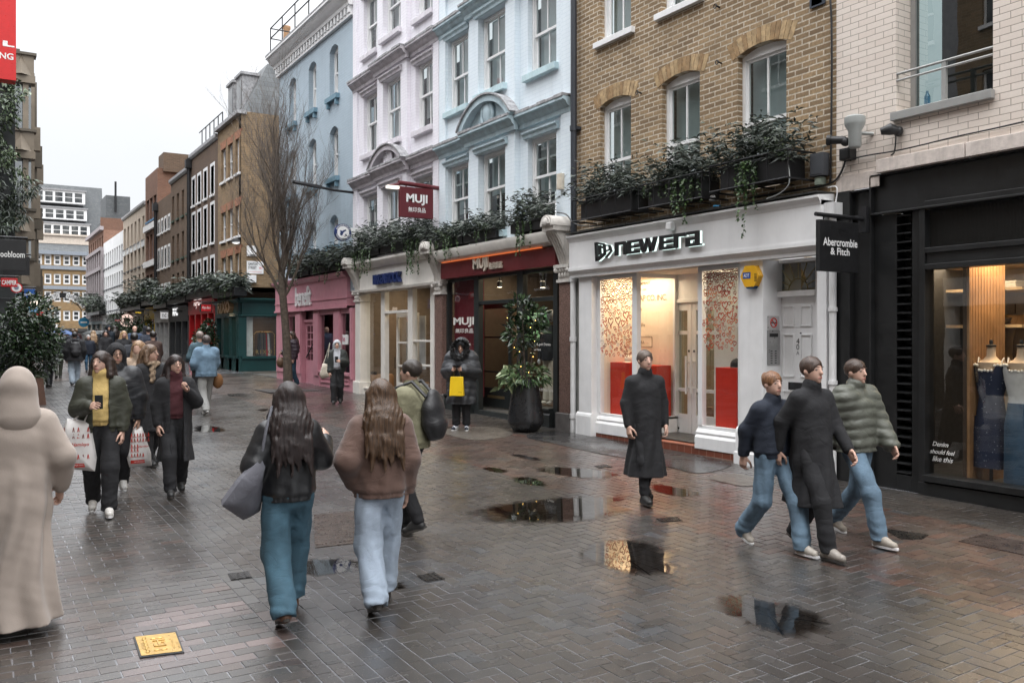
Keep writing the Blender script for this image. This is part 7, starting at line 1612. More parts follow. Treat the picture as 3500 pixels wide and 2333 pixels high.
cable('thick black cable sagging from the camera box to the white fascia', [(2888, 590), (2884, 606), (2868, 640), (2845, 662), (2800, 676), (2700, 692), (2560, 715)], .014)
cable('black cable following the mortar line along the cream brick wall', [(2905, 588), (2930, 578), (2985, 567), (3060, 555), (3150, 535), (3260, 508), (3400, 478), (3500, 455)], .009)
cable('black cable drop from the small spotlight on cream brick', [(3062, 500), (3061, 530), (3056, 560), (3045, 570)], .009)
cable('white cable loop over the end of the white fascia', [(2830, 680), (2855, 676), (2862, 690), (2858, 720), (2852, 760)], .008, X=9.0, m=WHITE)
cable('black cable slung from the bracket to the yellow brick wall', [(1905, 765), (1935, 772), (1960, 800), (2000, 812), (2060, 808)], .012, X=8.9)
cable('grey cable loop hanging at the right window box', [(2690, 590), (2698, 630), (2695, 670), (2665, 700), (2620, 718)], .008, X=8.72, m=GREYC)
t = tag((lambda q: (q.lathe(R0(F(2470, 720)[0], .2, Zf(2470, 720, 8.9)), [(.03, 0), (.05, .01), (.05, .06), (.03, .08)], 12), q.build('camera_dome', WHITE, smooth=40))[1])(MB()), 'tiny white sensor above the middle of the white fascia', 'sensor')
q = MB(); s_ = F(2298, 811, 8.83); q.fb(R0, s_[0]-.06, s_[0]+.06, .25, .36, s_[1]-.07, s_[1]+.05); tag(q.build('alarm_sensor', WHITE, bevel=.02), 'white sensor above the raised letters on the white fascia', 'sensor')
BLUEP = M((.02, .3, .6), .4, name='blue_plug'); q = MB(); s_ = F(2453, 746, 8.86); q.tube([R0(s_[0]-.04, .24, s_[1]), R0(s_[0]+.05, .26, s_[1]+.01)], .022, 8); tag(q.build('plug', BLUEP, smooth=40), 'blue outdoor plug lying above the white fascia', 'plug')
for x, y in ((2192, 358), (2466, 256), (2460, 65)):
 s_ = F(x, y); q = MB(); q.tube([R0(s_[0], 0, s_[1]), R0(s_[0], .08, s_[1]+.01)], .012, 6); q.tube([R0(s_[0]+.03*math.cos(a), .09, s_[1]+.03*math.sin(a)) for a in [2*math.pi*i/10 for i in range(11)]], .008, 5)
 tag(q.build('wall_hook', IRON), {358: 'iron ring hook low on the yellow brick wall, left', 256: 'iron ring hook on the yellow brick wall between middle and right windows', 65: 'iron ring hook high on the yellow brick wall'}[y], 'hook')
def cover(lab, pts, m, name='manhole_cover', th=.006, rings=0, bars=0, fr_=None):
 g = [G(*p) for p in pts]; q = MB(); z = [gz(p[0], p[1]) for p in g]
 lift = lambda d: [(p[0], p[1], zz+d) for p, zz in zip(g, z)]
 top = lift(th); q.add(lift(-.03)+top, [(4, 5, 6, 7), (0, 1, 5, 4), (1, 2, 6, 5), (2, 3, 7, 6), (3, 0, 4, 7)])
 A, B, C_, D_ = [Vector(v) for v in top]
 for i in range(bars):
  for (e, f) in (((i+.2)/bars, (i+.7)/bars),):
   p0, p1, p2, p3 = A.lerp(B, e), A.lerp(B, f), D_.lerp(C_, f), D_.lerp(C_, e); u = Vector((0, 0, .004)); q.add([p0.lerp(p3, .06)+u, p1.lerp(p2, .06)+u, p1.lerp(p2, .94)+u, p0.lerp(p3, .94)+u], [(0, 1, 2, 3)])
 o = q.build(name, m); tag(o, lab, 'cover'); return o, (A, B, C_, D_)
WETI = M((.028, .026, .025), .28, .4, var=.4, sc=12, bmp=.5, bsc=60, name='wet_iron')
c6 = lambda L_: [(700+a/1.742, 1300+b/1.742) for a, b in L_]
cover('large dark ribbed drain cover between the two women seen from behind', c6([(655, 1065), (900, 1035), (905, 845), (650, 868)]), M((.05, .036, .028), .3, .1, var=.4, sc=9, bmp=.4, bsc=50, name='rusty_wet_iron'), bars=9)
cover('square iron cover set in the bricks by the light jeans', c1_([(370, 655), (520, 628), (432, 573), (290, 605)]), WETI, bars=4)
cover('small iron stopcock cover left of the blue jeans', [(790, 2022), (862, 2012), (850, 1992), (778, 2000)], WETI, bars=3)
cover('small gully grating beside the long black coat', c4_([(1790, 805), (1960, 795), (1915, 762), (1745, 780)]), WETI, bars=7)
cover('small oval grating near the white shop step', c4_([(1290, 372), (1395, 362), (1350, 346), (1250, 356)]), WETI, bars=6)
cover('open gully grating near the right edge', c2_([(1530, 455), (1670, 455), (1715, 425), (1400, 380)]), WETI, bars=8)
cover('rectangular metal framed access cover at the right edge', c2_([(2353, 560), (1915, 468), (2075, 420), (2353, 470)]), M((.06, .045, .04), .3, .2, var=.3, name='framed_cover'))
cover('flat iron cover beyond the bare tree', [(845, 1391), (830, 1383), (775, 1386), (785, 1394)], WETI, bars=3)
PLm = M((.62, .40, .13), .35, .5, var=.15, sc=9, bmp=.15, bsc=80, name='brass')
o, (A, B, C_, D_) = cover('square yellow brass plaque with raised marks set in the paving', [(478, 2288), (630, 2270), (604, 2200), (455, 2217)], M((.04, .042, .045), .4, .3, name='dark_frame_iron'), name='floor_plaque', th=.008)
q = MB(); u = Vector((0, 0, .003)); bl_ = lambda x, y, d=0: (A.lerp(B, x)).lerp(D_.lerp(C_, x), y)+u+Vector((0, 0, d)); q.quad(bl_(.04, .04), bl_(.96, .04), bl_(.96, .96), bl_(.04, .96));
for i in range(5):
 for j, dx in ((0, .0), (1, .07)): q.ball(bl_(.2+.02*j, .16+.15*i+dx, .002), (.012, .02, .006), 8)
for i in range(2):
 for x in (.42, .58): q.ball(bl_(x, .2+.55*i, .002), (.02, .012, .006), 8)
for a, b, c, d in ((.38, .66, .36, .39), (.38, .66, .62, .65), (.38, .41, .36, .5), (.62, .65, .36, .5), (.48, .51, .4, .62), (.56, .66, .52, .55)):
 q.add([bl_(a, c), bl_(b, c), bl_(b, d), bl_(a, d), bl_(a, c, .006), bl_(b, c, .006), bl_(b, d, .006), bl_(a, d, .006)], [(4, 5, 6, 7), (0, 1, 5, 4), (1, 2, 6, 5), (2, 3, 7, 6), (3, 0, 4, 7)])
for wd, x, y0, L_ in (('Thames Water', .78, .2, .5), ('WATER', .12, .3, .35), ('IRON', .9, .2, .3)):
 V, Fs = text_geo(wd, off=.01); xs = [v[0] for v in V]; ys = [v[1] for v in V]; W_ = max(xs)-min(xs); H_ = max(ys)-min(ys); q.add([bl_(x+.06-.07*(1-(v[1]-min(ys))/H_)*-1-.07, y0+L_*(1-(v[0]-min(xs))/W_), .004) for v in V], Fs, 0)
q.build('brass_plate', PLm, o).parent = o
def bust(lab, x, ytop, ybot, X, dress, jeans=None):
 p = F(x, ytop, X); zb2 = Zf(x, ybot, X); t = thing('mannequin', lab, 'mannequin', (X, p[0], wb0-.1), 'dress forms in the shop window'); c = (X, p[0])
 q = MB(); zt_ = p[1]; sk = [(zt_, .055), (zt_-.1, .06), (zt_-.14, .1), (zt_-.17, .17), (zt_-.25, .165), (zt_-.4, .14), (zt_-.55, .115)]
 q.lathe((c[0], c[1], 0), [(r, z) for z, r in reversed(sk)], 20, sq=.65); q.build('form', M((.55, .4, .27), .8, name='linen_form'), t, smooth=60)
 for o_ in t.children: o_.scale = (.68, 1.25, 1)
 q = MB(); q.lathe((c[0], c[1], zt_), [(.05, 0), (.055, .02), (.015, .03), (.02, .06), (.012, .08)], 14); q.tube([(c[0], c[1], wb0-.1), (c[0], c[1], zt_-.4)], .018, 8); q.lathe((c[0], c[1], wb0-.1), [(.16, 0), (.15, .02), (.03, .03)], 16); q.build('stand', M((.02, .018, .016), .5, name='dark_turned_wood'), t, smooth=50)
 n = 40; rings = []; V = []; zs_ = [zt_-.2, zt_-.26, zt_-.36, zt_-.55, zt_-.72, zt_-.9, (zt_+zb2)/2-.1, zb2]; rr = [.172, .178, .165, .122, .148, .16, .165, .19]
 if jeans: zs_ = zs_[:5]; rr = rr[:5]
 q = MB()
 for z, r in zip(zs_, rr):
  for k in range(n): a = 2*math.pi*k/n; f_ = 1+(.07*math.sin(a*7) if r > .16 and z < zt_-.5 else 0); q.V.append((c[0]+r*.72*math.cos(a)*f_, c[1]+r*1.05*math.sin(a)*f_, z-(.07 if z == zs_[0] and abs(math.sin(a)) < .5 else 0)))
 m = len(zs_); q.Fc = [(i*n+k, i*n+(k+1) % n, (i+1)*n+(k+1) % n, (i+1)*n+k) for i in range(m-1) for k in range(n)]; q.Mi = [0]*len(q.Fc); q.build('dress' if not jeans else 'blouse', dress, t, smooth=70)
 q = MB()
 for k in range(34): a = math.pi*2*k/34; q.ball((c[0]+.125*math.cos(a), c[1]+.183*math.sin(a), zt_-.2-(.06 if abs(math.sin(a)) < .5 else 0)+.006*(k % 2)), .016, 6)
 for sg in (-1, 1): q.tube([(c[0]-.05, c[1]+sg*.12, zt_-.2), (c[0], c[1]+sg*.14, zt_-.12), (c[0]+.06, c[1]+sg*.12, zt_-.2)], .008, 6)
 q.build('lace_trim', M((.7, .66, .6), .8, name='lace'), t)
 if jeans:
  q = MB(); q.lathe((c[0], c[1], 0), [(.17, zb2), (.165, zt_-1.1), (.165, zt_-.85), (.13, zt_-.6)], 24, sq=1); o_ = q.build('skirt', jeans, t, smooth=60)
 return t
dm = newmat('spotted_navy_cloth'); N, L = nt(dm); b_ = pbsdf(N, L, (.01, .016, .04), .8); co = objco(N); v_ = N.new('ShaderNodeTexVoronoi'); v_.inputs['Scale'].default_value = 26; L.new(co, v_.inputs['Vector']); L.new(ramp(N, L, v_.outputs['Distance'], [(.1, (.3, .32, .36)), (.16, (.012, .018, .045))]), b_.inputs['Base Color'])
bust('navy spotted lace trimmed dress on a dress form in the black shopfront window', 3388, 1224, 1635, 9.52, dm)
bust('white blouse and blue denim on a dress form at the right edge of the window', 3492, 1224, 1690, 9.5, M((.62, .6, .58), .8, bmp=.2, bsc=120, name='white_cotton'), M((.03, .07, .12), .85, var=.2, bmp=.2, bsc=300, name='dark_denim'))
t = thing('hanging_sweater', 'tan knitted cardigan hanging by the lit shelves in the right window', 'clothing', (10.6, 6.0, 1.9)); q = MB(); a = FYp(3470, 1115, 6.05); x0 = a[0]
q.tube([(x0+.0, 6.05, a[1]+.0), (x0+.02, 6.05, a[1]-.35), (x0, 6.05, a[1]-.75)], [.12, .2, .19], 16); q.tube([(x0-.1, 6.05, a[1]-.03), (x0-.25, 6.03, a[1]-.35), (x0-.27, 6.0, a[1]-.7)], [.08, .075, .06], 10); q.tube([(x0+.1, 6.05, a[1]-.03), (x0+.26, 6.03, a[1]-.35), (x0+.28, 6.0, a[1]-.7)], [.08, .075, .06], 10); q.build('knit', M((.3, .16, .06), .9, bmp=.5, bsc=150, name='tan_knit'), t, smooth=60); q = MB(); q.tube([(x0, 6.05, a[1]+.02), (x0, 6.05, a[1]+.14)], .006, 6); q.build('hanger', IRON, t)
t = thing('mannequin', 'window mannequin in a black jacket and cream trousers inside the dark red shop', 'mannequin', (9.5, FY(1884, 9.5), .35)); Yx = FY(1884, 9.5); q = MB()
zf = lambda y: Zf(1884, y, 9.5); q.tube([(9.5, Yx, zf(1270)), (9.5, Yx, zf(1200)), (9.5, Yx, zf(1150))], [.19, .2, .13], 14); q.tube([(9.5, Yx+.2, zf(1160)), (9.45, Yx+.27, zf(1215)), (9.4, Yx+.24, zf(1265))], [.08, .065, .05], 8); q.build('jacket', BLACK, t, smooth=60)
q = MB(); q.ball((9.5, Yx, zf(1118)), (.09, .08, .12), 12); q.ball((9.38, Yx+.24, zf(1275)), (.04, .03, .06), 8); q.build('body', M((.6, .6, .58), .5, name='white_plastic'), t, smooth=60)
q = MB()
for sg in (-.09, .09): q.tube([(9.5, Yx+sg, zf(1262)), (9.5, Yx+sg, zf(1340)), (9.48, Yx+sg*1.2, zf(1405))], [.12, .095, .09], 12)
q.build('trousers', M((.55, .49, .38), .85, name='cream_cotton_twill'), t, smooth=60); q = MB()
for sg in (-.1, .1): q.ball((9.44, Yx+sg, zf(1415)), (.13, .05, .05), 10)
q.build('shoe', M((.6, .55, .45), .6, name='cream_suede'), t, smooth=60)
class Vol:
 def __init__(s, lo, hi, h):
  s.lo = np.array(lo, float); s.h = h; s.n = np.ceil((np.array(hi)-s.lo)/h).astype(int)+1; s.f = np.full(s.n, .25, np.float32)
  s.ax = [s.lo[i]+h*np.arange(s.n[i]) for i in range(3)]
 def blk(s, lo, hi):
  a = np.clip(np.floor((np.array(lo)-s.lo)/s.h).astype(int), 0, s.n-1); b = np.clip(np.ceil((np.array(hi)-s.lo)/s.h).astype(int)+1, 1, s.n)
  if (b <= a).any(): return None
  sl = tuple(slice(a[i], b[i]) for i in range(3)); X, Y, Z = np.meshgrid(*[s.ax[i][sl[i]] for i in range(3)], indexing='ij', sparse=True); return sl, X, Y, Z
 def mix(s, sl, d, k):
  a = s.f[sl]
  if k <= 0: s.f[sl] = np.minimum(a, d); return
  h = np.clip(.5+.5*(a-d)/k, 0, 1); s.f[sl] = a*(1-h)+d*h-k*h*(1-h)
 def cone(s, a, b, ra, rb, k=.02, sx=1, sy=1, sub=False):
  a, b = np.array(a, float), np.array(b, float); m = max(ra, rb)*max(sx, sy, 1)+.05
  q = s.blk(np.minimum(a, b)-m, np.maximum(a, b)+m)
  if q is None: return
  sl, X, Y, Z = q; ab = b-a; L2 = max((ab**2).sum(), 1e-9); t = np.clip(((X-a[0])*ab[0]+(Y-a[1])*ab[1]+(Z-a[2])*ab[2])/L2, 0, 1)
  d = np.sqrt(((X-a[0]-t*ab[0])/sx)**2+((Y-a[1]-t*ab[1])/sy)**2+(Z-a[2]-t*ab[2])**2)-(ra+t*(rb-ra)); d = d*min(1, sx, sy)
  if sub: s.f[sl] = np.maximum(s.f[sl], -d)
  else: s.mix(sl, d, k)
 def ell(s, c, r, k=.02, sub=False, yaw=0):
  c, r = np.array(c, float), np.array(r, float); m = r.max()+.05; q = s.blk(c-m, c+m)
  if q is None: return
  sl, X, Y, Z = q; x, y, z = X-c[0], Y-c[1], Z-c[2]
  if yaw: x, y = x*math.cos(yaw)+y*math.sin(yaw), -x*math.sin(yaw)+y*math.cos(yaw)
  k0 = np.sqrt((x/r[0])**2+(y/r[1])**2+(z/r[2])**2); d = (k0-1)*r.min()*.5+(k0-1)*r.mean()*.5
  if sub: s.f[sl] = np.maximum(s.f[sl], -d)
  else: s.mix(sl, d, k)
 def box(s, lo, hi, sub=True):
  q = s.blk(np.array(lo)-.03, np.array(hi)+.03)
  if q is None: return
  sl, X, Y, Z = q; d = np.maximum(np.maximum(np.maximum(lo[0]-X, X-hi[0]), np.maximum(lo[1]-Y, Y-hi[1])), np.maximum(lo[2]-Z, Z-hi[2]))
  s.f[sl] = np.maximum(s.f[sl], -d) if sub else np.minimum(s.f[sl], d)
 def above(s, z): s.f = np.maximum(s.f, (z-s.ax[2])[None, None, :].astype(np.float32))
 def below(s, z): s.f = np.maximum(s.f, (s.ax[2]-z)[None, None, :].astype(np.float32))
 def disp(s, fn): X, Y, Z = np.meshgrid(*s.ax, indexing='ij', sparse=True); s.f = s.f+fn(X, Y, Z).astype(np.float32)
 def mesh(s):
  f = s.f; f[0], f[-1], f[:, 0], f[:, -1], f[:, :, 0], f[:, :, -1] = .1, .1, .1, .1, .1, .1
  ins = f < 0; n = np.array(f.shape)-1; cnt = np.zeros(n, np.int8); acc = np.zeros(tuple(n)+(3,), np.float32)
  C_ = [(0, 0, 0), (1, 0, 0), (0, 1, 0), (1, 1, 0), (0, 0, 1), (1, 0, 1), (0, 1, 1), (1, 1, 1)]
  g = lambda A, c: A[c[0]:c[0]+n[0], c[1]:c[1]+n[1], c[2]:c[2]+n[2]]
  for c in C_:
   for ax in range(3):
    if c[ax]: continue
    d = list(c); d[ax] = 1; a, b = g(ins, c), g(ins, d); e = a != b
    if not e.any(): continue
    fa, fb = g(f, c)[e], g(f, d)[e]; t = fa/(fa-fb); cnt[e] += 1; v = np.tile(np.array(c, np.float32), (len(t), 1)); v[:, ax] = t; acc[e] += v
  act = cnt > 0; idx = np.full(n, -1, np.int64); idx[act] = np.arange(act.sum()); ii = np.argwhere(act)
  V = (ii+acc[act]/cnt[act][:, None])*s.h+s.lo; Q = []
  for ax in range(3):
   sl0 = [slice(1, n[i]) for i in range(3)]; sl0[ax] = slice(0, n[ax]); sl1 = list(sl0); sl1[ax] = slice(1, n[ax]+1)
   a, b = ins[tuple(sl0)], ins[tuple(sl1)]; e = np.argwhere(a != b)
   if not len(e): continue
   off = np.array([1 if i != ax else 0 for i in range(3)]); e2 = e+off; u, v = [i for i in range(3) if i != ax]
   def id_(du, dv): q = e2.copy(); q[:, u] -= du; q[:, v] -= dv; return idx[q[:, 0], q[:, 1], q[:, 2]]
   q = np.stack([id_(0, 0), id_(1, 0), id_(1, 1), id_(0, 1)], 1); flip = a[a != b]
   if ax == 1: flip = ~flip
   q[flip] = q[flip][:, ::-1]; Q.append(q[:, ::-1])
  return V, np.concatenate(Q) if Q else np.zeros((0, 4), int)
def vol_obj(name, v, mat, parent):
 V, Q = v.mesh() if isinstance(v, Vol) else v
 return npmesh(name, V, Q, mat, parent, smooth=True)
SKINS = {c: M(v, .5, var=.06, sc=20, name='skin') for c, v in dict(fair=(.56, .35, .27), mid=(.42, .25, .18), dark=(.12, .065, .045)).items()}
CL = {}
def cloth(c, rough=.85, bsc=260, bmp=.12, sheen=.0, var=.12):
 key = ('cl', c, rough, bsc, bmp, sheen, var)
 if key in _m: return _m[key]
 m = newmat('cloth'); N, L = nt(m); b = pbsdf(N, L, c, rough); co = objco(N); b.inputs['Sheen Weight'].default_value = sheen
 L.new(ramp(N, L, noise(N, L, co, 5, 5), [(.3, tuple(x*(1-var*1.4) for x in c)), (.7, tuple(x*(1+var) for x in c))]), b.inputs['Base Color'])
 mp = N.new('ShaderNodeMapping'); mp.inputs['Scale'].default_value = (5, 5, 8); mp.inputs['Rotation'].default_value = (.5, .35, 0); L.new(co, mp.inputs[0])
 n = N.new('ShaderNodeTexNoise'); n.inputs['Scale'].default_value = 1; n.inputs['Detail'].default_value = 3; n.inputs['Distortion'].default_value = .8; L.new(mp.outputs[0], n.inputs['Vector'])
 rg_ = mth(N, L, 'POWER', mth(N, L, 'ABSOLUTE', mth(N, L, 'SUBTRACT', n.outputs[0], .5)), .6)
 bump(N, L, mth(N, L, 'ADD', rg_, mth(N, L, 'MULTIPLY', noise(N, L, co, bsc, 3), bmp)), b, .3, .03); _m[key] = m; return m
_hand = {}
def hand_geo(curl, h=.0045):
 """right hand, wrist at origin, fingers down -z, thumb towards +y, palm towards -x"""
 key = (curl, h)
 if key in _hand: return _hand[key]
 v = Vol((-.1, -.09, -.21), (.06, .1, .04), h)
 v.cone((0, 0, .03), (0, 0, -.01), .026, .026, .01, .8, 1.1); v.cone((0, -.022, -.02), (0, -.026, -.085), .017, .016, .02); v.cone((0, .018, -.02), (0, .026, -.09), .018, .017, .02); v.cone((0, 0, -.03), (0, 0, -.09), .019, .018, .02)
 for y, L_, r in ((.033, .072, .0088), (.011, .08, .009), (-.011, .074, .0086), (-.032, .058, .0078)):
  p = np.array((0, y, -.092)); a = .12+curl*.25
  for sgm, f_ in ((.45, 1), (.32, .92), (.25, .84)):
   q = p+np.array((-math.sin(a), (y*.12), -math.cos(a)))*L_*sgm; v.cone(p, q, r*f_, r*f_*.93, .004); p = q; a += .35+curl*.75
 p = np.array((-.004, .03, -.03)); q = p+np.array((-.014, .035, -.03)); v.cone(p, q, .014, .011, .012); r_ = q+np.array((-.012, .01, -.032)); v.cone(q, r_, .0105, .009, .005); v.cone(r_, r_+np.array((-.01, -.004, -.024)), .009, .0075, .004)
 _hand[key] = v.mesh(); return _hand[key]
def place_hand(side, wr, d, th, curl, k, h=.0045):
 V, Q = hand_geo(curl, h); V = V.copy()*k
 if side < 0: V[:, 0] *= -1; Q = Q[:, ::-1]
 d = np.array(d, float); d /= np.linalg.norm(d); th = np.array(th, float); th -= d*th.dot(d); th /= np.linalg.norm(th); x = np.cross(th, -d)
 return V[:, :1]*x+V[:, 1:2]*th+V[:, 2:3]*(-d)+np.array(wr), Q
ARMS = dict(out=((.10, -.03, -.28), (.10, .09, -.49), .5), hang=((.05, -.02, -.29), (.05, .05, -.53), .45), fwd=((.04, .06, -.29), (.03, .22, -.49), .45), back=((.05, -.13, -.26), (.05, -.17, -.50), .45),
   phone=((.06, .02, -.29), (-.06, .27, -.25), .9), hold=((.07, .0, -.29), (.03, .22, -.35), .95), bag=((.05, .0, -.29), (.05, .03, -.55), 1.0), pocket=((.10, -.06, -.28), (.04, .06, -.45), .6), strap=((.08, .03, -.27), (-.04, .17, -.13), .9), wave=((.1, .06, -.26), (.17, .24, -.16), .35))
def hairm(c):
 if ('h', c) in _m: return _m[('h', c)]
 m = newmat('hair'); N, L = nt(m); b = pbsdf(N, L, c, .38); mp = N.new('ShaderNodeMapping'); mp.inputs['Scale'].default_value = (150, 150, 7); L.new(objco(N), mp.inputs[0]); n = noise(N, L, mp.outputs[0], 1, 4, .65)
 L.new(ramp(N, L, n, [(.32, tuple(x*.35 for x in c)), (.68, tuple(x*1.9 for x in c))]), b.inputs['Base Color']); bump(N, L, n, b, .7, .006); _m[('h', c)] = m; return m
def person(lab, px, py, ytop, rot, skin='fair', fem=True, stride=.25, lead=1, arms=('fwd', 'back'), hair=('long', (.02, .012, .009)), top=None, legs=None, shoe=((.7, .68, .65), .05), yaw=0, g=.011, glasses=False, scarf=None, inner=None, group='people walking in the street', H=None, at_=None, pitch=0, bulk=1.0, beard=False):
 X0, Y0, z0 = G(px, py) if at_ is None else (at_[0], at_[1], gz(at_[0], at_[1]))
 t_ = X0*ST+Y0*CT
 if H is None: H = t_*(py-ytop)/FP
 k = H/1.70; root = thing('person', lab, 'person', (X0, Y0, z0), group, rot)
 root['_k'] = k; del root['_k']
 near = g < .014
 sw = (.155 if fem else .178)*k; SH = {1: np.array((sw, 0, 1.40*k)), -1: np.array((-sw, 0, 1.40*k))}
 J = {}
 for sd, nm in ((1, arms[0]), (-1, arms[1])):
  e, w, curl = ARMS[nm]; sg = np.array((sd, 1, 1)); J[sd] = (SH[sd], SH[sd]+np.array(e)*k*sg, SH[sd]+np.array(w)*k*sg, curl)
 a = stride; Lg = {}
 for sd in (1, -1):
  f = sd == lead; hp = np.array((.088*k*sd, 0, .9*k))
  if stride < .02: Lg[sd] = (hp, np.array((.09*k*sd, .02, .48*k)), np.array((.1*k*sd, 0, .085*k)), np.array((.13*k*sd, .13*k, .035*k)))
  elif f: Lg[sd] = (hp, np.array((.088*k*sd, a*.62+.03, .485*k)), np.array((.08*k*sd, a, .085*k)), np.array((.09*k*sd, a+.14*k, .045*k)))
  else: Lg[sd] = (hp, np.array((.088*k*sd, -a*.22+.03, .47*k)), np.array((.08*k*sd, -a, .15*k)), np.array((.088*k*sd, -a+.12*k, .045*k)))
 lo, hi = np.array((-.5, -.55, -.03)), np.array((.5, .6, H+.12))
 cy, sy_ = math.cos(yaw), math.sin(yaw)
 def hd(x, y, z): y2, z2 = y, z-pitch*y; return (k*(x*cy-y2*sy_), k*(x*sy_+y2*cy), k*z2)
 v = Vol(lo, hi, g)
 v.ell(hd(0, .0, 1.605), np.array((.073, .093, .096))*k, .02, yaw=yaw); v.ell(hd(0, .032, 1.54), np.array((.052, .06, .062))*k, .035, yaw=yaw); v.cone(hd(0, -.01, 1.40), hd(0, .0, 1.53), .05*k, .048*k, .025)
 if near:
  v.cone(hd(0, .094, 1.605), hd(0, .112, 1.568), .009*k, .014*k, .012); v.ell(hd(0, .083, 1.525), np.array((.026, .016, .014))*k, .012, yaw=yaw); v.ell(hd(0, .082, 1.497), np.array((.02, .014, .016))*k, .015)
  for sd in (1, -1): v.ell(hd(sd*.032, .105, 1.6), np.array((.015, .013, .01))*k, sub=True); v.ell(hd(sd*.075, -.002, 1.58), np.array((.012, .022, .03))*k, .008, yaw=yaw)
 v.cone((0, 0, .98*k), (0, -.01, 1.24*k), .1*k, .1*k, .04, 1.15, .75)
 for sd in (1, -1):
  S_, E_, W_, cu = J[sd]; v.cone((.02*sd*k, -.01, 1.35*k), S_-np.array((.02*sd, .01, .07*k)), .045*k, .04*k, .04); v.cone(S_-np.array((.02*sd, .01, .07*k)), E_, .04*k, .036*k, .02); v.cone(E_, W_, .036*k, .025*k, .02)
  h_, kn, an, to = Lg[sd]; v.cone(h_, kn, .07*k, .048*k, .03); v.cone(kn, an, .047*k, .034*k, .02); v.cone(an, to, .034*k, .026*k, .02)
 V, Q = v.mesh()
 for sd in (1, -1):
  S_, E_, W_, cu = J[sd]; d = (W_-E_); d = d/np.linalg.norm(d); th = np.array((-sd*.25, 1, .25)) if abs(d[1]) < .75 else np.array((-sd*.6, .2, 1))
  hv, hq = place_hand(sd, W_+d*.005, d, th, cu, k, .0045 if near else .008); Q = np.concatenate([Q, hq+len(V)]); V = np.concatenate([V, hv])
 vol_obj('body', (V, Q), SKINS[skin], root)
 if near and abs(((rot+yaw+math.pi) % (2*math.pi))-math.pi) > 1.0:
  q = MB()
  for sd in (1, -1): q.ball(hd(sd*.031, .077, 1.6), .012*k, 10, 0); q.ball(hd(sd*.031, .0845, 1.6), .0058*k, 8, 1)
  q.build('eyes', [M((.2, .16, .14), .4, name='eye_white'), M((.02, .012, .008), .2, name='eye_iris')], root, smooth=60, local=True)
  q = MB()
  for sd in (1, -1): q.tube([hd(sd*x, y, z) for x, y, z in ((.012, .1, 1.622), (.03, .098, 1.628), (.05, .083, 1.62))], [.003*k, .004*k, .002*k], 6)
  q.build('eyebrows', cloth((.04, .025, .018)), root, local=True)
  q = MB(); q.tube([hd(x, y, z) for x, y, z in ((-.025, .092, 1.527), (-.01, .102, 1.531), (0, .1035, 1.529), (.01, .102, 1.531), (.025, .092, 1.527))], [.002*k, .005*k, .0055*k, .005*k, .002*k], 6); q.build('lips', M((.36, .13, .11), .45, name='lip'), root, smooth=60, local=True)
 if glasses:
  q = MB()
  for sd in (1, -1):
   q.tube([hd(sd*.033+.022*math.cos(i*math.pi/6), .107, 1.598+.018*math.sin(i*math.pi/6)) for i in range(13)], .0022*k, 5); q.tube([hd(sd*.055, .105, 1.605), hd(sd*.08, .0, 1.6)], .002*k, 5)
  q.tube([hd(-.011, .11, 1.602), hd(.011, .11, 1.602)], .002*k, 5); q.build('glasses', BLACK, root, local=True)
 kind, hc = hair
 if kind not in ('hood', 'hijab', 'bald'):
  hm = hairm(hc)
  v = Vol((-.3, -.32, .9*k), (.3, .3, H+.06), g*.9)
  v.ell(hd(0, -.012, 1.622), np.array((.087, .105, .096))*k, .02, yaw=yaw)
  if kind == 'long' or kind == 'bob':
   ze = 1.36 if kind == 'bob' else 1.16
   hb = -.10-(top[0][3] if kind == 'long' else .0); v.cone(hd(0, -.055, 1.58), hd(0, hb*.85, 1.4), .095*k, .11*k, .03, 1.2, .62)
   if kind == 'long': v.cone(hd(0, hb*.85, 1.4), hd(0, hb-.02, ze+.1), .11*k, .095*k, .03, 1.35, .5)
   for sd in (1, -1): v.cone(hd(sd*.078, -.02, 1.6), hd(sd*.1, .0 if kind == 'bob' else .03, ze+.1), .032*k, .04*k, .03)
   if kind == 'long':
    for q_ in range(11): x = (q_-5)*.022; v.cone(hd(x, hb-.015, 1.3), hd(x*1.35+.012*math.sin(q_*2.3), hb-.05-.012*math.sin(q_*1.7), ze-.01-.035*((q_*7) % 4)), .036*k, .007*k, .015)
  if kind == 'bun': v.ell(hd(0, -.1, 1.66), np.array((.04, .04, .04))*k, .02)
  v.ell(hd(0, .1, 1.556), np.array((.058, .07, .082))*k, sub=True, yaw=yaw)
  amp = .0026 if near else .004
  v.disp(lambda X, Y, Z: .0035*np.sin(X*52+Z*17)*np.sin(Y*61-Z*23)*np.sin(Z*47+1)+amp*(np.sin(X*210+4*np.sin(Z*9+Y*20))+.7*np.sin(Y*190+2.5*np.sin(Z*14+X*15)))*np.clip((1.72*k-Z)*4, 0, 1))
  vol_obj('hair', v, hm, root)
 lm, lw, hem = legs; v = Vol((-.42, -.55, 0), (.42, .62, 1.2*k), g)
 v.ell((0, -.01, .94*k), np.array((.152, .112, .15))*k*bulk, .03); v.cone((0, -.04*k, .9*k), (0, 0, 1.05*k), .12*k, .12*k, .04, 1.2, .9)
 for sd in (1, -1):
  h_, kn, an, to = Lg[sd]; v.cone(h_, kn, .095*k*(.9+.1*lw), .068*k*lw, .035); v.cone(kn, an+np.array((0, -.01, -.03 if lw > 1.1 else .0)), .066*k*lw, .054*k*lw*(1.12 if lw > 1.1 else 1), .03)
 if near and stride > .12: h_, kn, an, to = Lg[-lead]; d_ = (an-kn)/np.linalg.norm(an-kn); e_ = an+d_*.185; v.cone(e_, e_+d_*.1, .14, .14, sub=True)
